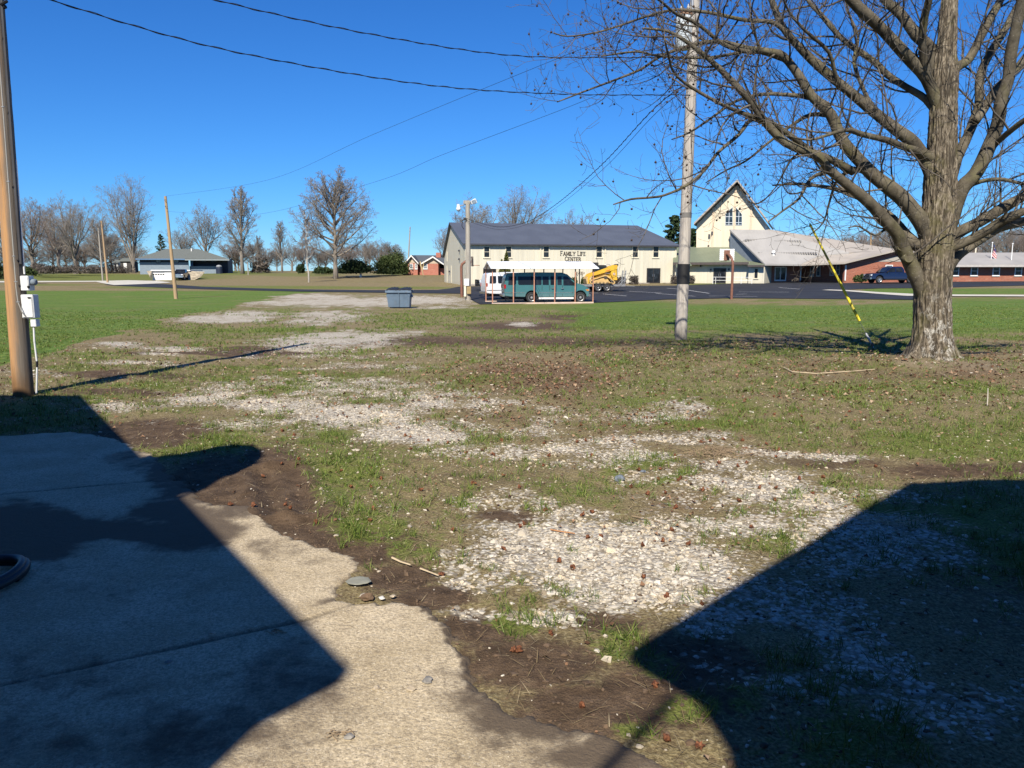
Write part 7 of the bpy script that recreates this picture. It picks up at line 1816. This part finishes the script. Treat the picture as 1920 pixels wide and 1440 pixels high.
# ================================================================ NEAR SHEDS (out of frame; they cast the foreground shade)
SH = 6.0
sv_ = Vector((tosun.x, tosun.y)) / tosun.z * SH
def ups(pts): return [(p[0] + sv_.x, p[1] + sv_.y) for p in pts]
def shed(name, outline, label, mat_w, inset=.45):
    P = np.array(outline); c0 = P.mean(0)
    r = empty(name, (c0[0], c0[1], 0), 0, label, 'building')
    L = [tuple(p - c0) for p in P]; m = MB(); m.prism(L, SH - .12, SH, 'z'); m.build('roof', roofmat('shed_roof', (.12, .12, .12), .4, .6), r)
    A = P; n = len(A); ins = []
    ar = sum(A[i][0] * A[(i + 1) % n][1] - A[(i + 1) % n][0] * A[i][1] for i in range(n)); sg = 1 if ar > 0 else -1
    for i in range(n):
        e1 = A[i] - A[i - 1]; e2 = A[(i + 1) % n] - A[i]; e1 = e1 / np.linalg.norm(e1); e2 = e2 / np.linalg.norm(e2)
        n1 = np.array([-e1[1], e1[0]]) * sg; n2 = np.array([-e2[1], e2[0]]) * sg; b = (n1 + n2); b = b / max(np.linalg.norm(b), .2)
        k = min(inset / max(.35, b @ n1), inset * 1.8); ins.append(tuple(A[i] + b * k - c0))
    m = MB(); m.prism(ins, -.1, SH - .125, 'z'); m.build('wall', mat_w, r)
    q_ = [np.array(i_) for i_ in ins]
    a, b = q_[0], q_[1]; e = (b - a) / np.linalg.norm(b - a); nn = np.array([e[1], -e[0]]) * sg; mid = a + (b - a) * .5
    m = MB(); v = [mid - e * .5 + nn * o_ for o_ in (0, .05)] + [mid + e * .5 + nn * o_ for o_ in (0, .05)]
    m.prism([tuple(v[0]), tuple(v[2]), tuple(v[3]), tuple(v[1])], 0, 2.1, 'z'); m.build('door', WHITE, r)
    return r
G2 = lambda u, v: tuple(gnd(u, v)[:2])
a_, b_, c_, d_ = G2(152, 741), G2(662, 1256), G2(520, 1330), G2(408, 1440)
dv = np.array(d_) - np.array(c_); dv = dv / np.linalg.norm(dv); ee = np.array(d_) + dv * 3.2; a0 = np.array(G2(-60, 742)); a0 = np.array(a_) + (a0 - np.array(a_)) / np.linalg.norm(a0 - np.array(a_)) * 6
shed('garage_shed', ups([a_, b_, c_, d_, tuple(ee), (ee[0] - 7, ee[1]), tuple(a0)]), 'shed whose roof shades the concrete slab, standing left of the view', siding('shed_siding', (.13, .11, .09)))
a_, b_, c_, d_, f_ = G2(1705, 904), G2(1180, 1215), G2(1305, 1292), G2(1358, 1370), G2(1372, 1442)
dv = np.array(f_) - np.array(d_); dv = dv / np.linalg.norm(dv); g_ = np.array(f_) + dv * 1.2; h_ = np.array(G2(1925, 900)); h_ = np.array(a_) + (h_ - np.array(a_)) / np.linalg.norm(h_ - np.array(a_)) * 6
shed('tool_shed', ups([a_, b_, c_, d_, f_, tuple(g_), (h_[0] + .5, g_[1]), tuple(h_)]), 'shed whose roof shades the gravel at lower right, standing right of the view', siding('shed_siding_tan', (.14, .115, .085)))
# thin cable between the two sheds (its shadow crosses the soil)
w0 = np.array(ups([G2(1262, 1283)])[0]); w1 = np.array(ups([G2(1105, 1440)])[0]); w2 = w1 + (w1 - w0) * .9
m = MB(); m.tube([(w0[0], w0[1], SH - .1), ((w0[0] + w2[0]) / 2, (w0[1] + w2[1]) / 2, SH - .12), (w2[0], w2[1], SH - .1)], .024, 6); o = m.build('service_cable', BLK); tag(o, 'thin cable strung between the two shed roofs', 'cable')
# dish on the left shed roof edge (its rounded shadow lies on the soil)
dc = G2(372, 888); dc = ups([dc])[0]
di = empty('satellite_dish', (dc[0], dc[1], SH), 0, 'oval satellite dish on an arm at the edge of the left shed roof', 'satellite dish')
blob_px = [(268, 860), (330, 851), (400, 841), (440, 837.5), (470, 838), (486, 846), (489, 856), (478, 872), (458, 884), (420, 897), (380, 918), (335, 932), (280, 940)]
bp = [np.array(ups([G2(*q_)])[0]) - np.array(dc) for q_ in blob_px]
m = MB(); n = len(bp); cen = np.mean(bp, 0)
m.add([(q_[0], q_[1], .02) for q_ in bp] + [(q_[0], q_[1], .06) for q_ in bp] + [(cen[0], cen[1], -.06), (cen[0], cen[1], -.02)], [(i, (i + 1) % n, n + (i + 1) % n, n + i) for i in range(n)] + [((i + 1) % n, i, 2 * n) for i in range(n)] + [(n + i, n + (i + 1) % n, 2 * n + 1) for i in range(n)]); m.build('reflector', M('dish_grey', (.4, .4, .4), .5, .06), di, smooth=True)
q0 = np.array(ups([G2(393, 908)])[0]) - np.array(dc); q1 = np.array(ups([G2(340, 936)])[0]) - np.array(dc); m = MB(); m.tube([(q0[0], q0[1], .0), (q1[0], q1[1], -.01)], .018, 6); m.build('feed_arm', STEEL, di)
m = MB(); m.tube([(bp[0][0], bp[0][1], -.3), (cen[0], cen[1], -.04)], .03, 8); m.build('mast', STEEL, di)

# ================================================================ SMALL THINGS ON THE GROUND
def slz(x, y): return float(terr(x, y)) + .018
p = gnd(-30, 1100); ho = MB(); pts = []
for i in range(110):
    t = i / 109 * 6.283 * 2.6; rr = .19 + .012 * math.sin(t * .37); pts.append((rr * math.cos(t) * .95, rr * math.sin(t) * 1.3 , .028 + .045 * (i / 109) + .006 * math.sin(t * 3)))
ho.tube(pts, .023, 10); o = ho.build('hose_coil', M('dark_hose', (.020, .024, .028), .45, .15), None, smooth=True); o.location = (p[0], p[1], slz(p[0], p[1])); tag(o, 'coil of dark hose lying on the shaded slab at the left edge', 'hose')
rk = random.Random(21)
def rock(u, v, r, col, label, onslab=True, flat=.55):
    bm = bmesh.new(); bmesh.ops.create_icosphere(bm, subdivisions=2, radius=1)
    sd_ = rk.random() * 50
    for vt in bm.verts: vt.co *= 1 + .45 * mnoise.noise(vt.co * 1.4 + Vector((sd_, 0, 0)))
    for vt in bm.verts: vt.co = Vector((vt.co.x * r * 1.25, vt.co.y * r, max(-.3, vt.co.z) * r * flat))
    me = bpy.data.meshes.new('rock'); bm.to_mesh(me); bm.free(); me.materials.append(col); o = bpy.data.objects.new('rock', me); COL.objects.link(o)
    p = gnd(u, v); z_ = slz(p[0], p[1]) if onslab else float(gz(p[0], p[1])); o.location = (p[0], p[1], z_ + r * .2); o.rotation_euler = (0, 0, rk.random() * 6); tag(o, label, 'rock'); return o
RKG = M('grey_rock', (.22, .205, .185), .85, .2, 20, bump=.3); RKB = M('blue_rock', (.13, .15, .18), .8, .2, 20, bump=.3); RKT = M('tan_rock', (.40, .33, .24), .9, .2, 20, bump=.3)
rock(1162, 900, .045, RKB, 'dark blue grey stone on the gravel in the middle of the yard', False, .8)
rock(1203, 866, .03, RKG, 'dark grey stone in the gravel behind the blue grey one', False); rock(1206, 888, .025, RKB, 'small dark stone just right of the blue grey one', False)
rock(672, 1098, .055, M('slate_green', (.22, .22, .18), .8, .12, 14), 'flat greenish stone at the notch in the slab edge', True, .12)
rock(802, 1285, .022, RKG, 'grey pebble in a cluster on the right part of the slab'); rock(771, 1300, .018, RKT, 'tan pebble left in the cluster on the right part of the slab'); rock(655, 1391, .018, RKG, 'dark pebble with twigs near the bottom of the slab')
rock(397, 1196, .016, RKT, 'pale pebble in the shade above the slab joint'); rock(316, 1249, .013, RKG, 'small pebble in the shade below the slab joint'); rock(707, 1298, .014, RKT, 'pale pebble alone on the sunny slab'); rock(690, 1128, .03, M('brown_clod', (.14, .09, .055), .95, .2, 20, bump=.4), 'brown clod of earth in the slab notch', True, .8)
rock(716, 1128, .016, M('white_pebble', (.6, .57, .5), .8, .1), 'white pebble right of the clod in the slab notch'); rock(736, 1125, .014, RKT, 'tan pebble farthest right in the slab notch')
def stick(name, px, r, mat, label, rise=0.0, cat='stick'):
    P = []
    for i, (u, v) in enumerate(px):
        q_ = gnd(u, v); P.append(Vector((q_[0], q_[1], float(gz(q_[0], q_[1])) + r + .012 + rise * (i % 2))))
    O = P[0]; m = MB(); m.tube([q - O for q in P], [r * (1 - .5 * i / len(P)) for i in range(len(P))], 6); o = m.build(name, mat, None, smooth=True); o.location = O; return tag(o, label, cat)
STK = M('stick_wood', (.26, .19, .12), .85, .2, 12); STP = M('pale_stick_wood', (.45, .36, .24), .85, .15, 12)
stick('stick', [(735, 1050), (752, 1057), (770, 1062)], .007, STP, 'split pale stick lying at the grass edge near the slab'); stick('stick', [(788, 1068), (803, 1074), (822, 1082)], .006, STP, 'shorter pale stick right of the split one near the slab')
stick('stick', [(1032, 997), (1052, 1000), (1078, 1003)], .006, M('orange_stick_wood', (.36, .18, .08), .8, .15), 'orange brown stick lying above the gravel heap'); stick('stick', [(1185, 968), (1215, 975), (1250, 988)], .004, STK, 'thin brown twig on the gravel right of the middle')
stick('fallen_branch', [(1470, 690), (1485, 698), (1530, 701), (1600, 700), (1640, 697)], .012, STP, 'long thin pale branch fallen left of the big tree', 0, 'branch'); stick('stick', [(1765, 706), (1800, 722), (1825, 728)], .011, STK, 'dark stick lying at the foot of the big tree')
p = gnd(1851, 763); m = MB(); m.tube([(0, 0, -.05), (-.004, 0, .12), (-.012, 0, .25)], [.008, .007, .005], 7); o = m.build('stake', M('pale_stake', (.55, .5, .42), .7, .1), None, smooth=True); o.location = p; tag(o, 'thin pale stake standing upright in the grass at right', 'stake')
q5 = random.Random(9)
for (u, v, n, s, lab) in ((637, 1388, 14, .045, 'small tangle of twigs on the sunny slab near the bottom'), (1670, 985, 60, .22, 'tangle of dry stalks in the shade at right'), (1350, 852, 90, .26, 'mat of brown dry stalks behind the gravel'), (520, 1190, 12, .05, 'few dry twigs in the shade beside the slab joint')):
    p = gnd(u, v); m = MB(); z_ = (slz(p[0], p[1]) if u < 700 else float(gz(p[0], p[1])))
    for k in range(n):
        a = q5.random() * 6.28; c_ = Vector((q5.gauss(0, s * .6), q5.gauss(0, s * .4), .004)); L = s * q5.uniform(.5, 1.3); d_ = Vector((math.cos(a), math.sin(a) * .8, q5.uniform(0, .35)))
        m.tube([c_ - d_ * L * .5 + Vector((0, 0, abs(d_.z) * L * .5)), c_ + Vector((q5.gauss(0, .01), q5.gauss(0, .01), abs(d_.z) * L * .6)), c_ + d_ * L * .5 + Vector((0, 0, abs(d_.z) * L * .5))], [.0022, .002, .0012], 4, cap=False)
    o = m.build('twig_tangle', STK if u < 1400 else STP, None, fix=False); o.location = (p[0], p[1], z_); tag(o, lab, 'twigs')
for o in S.objects:
    if 'O_' in o: del o['O_']
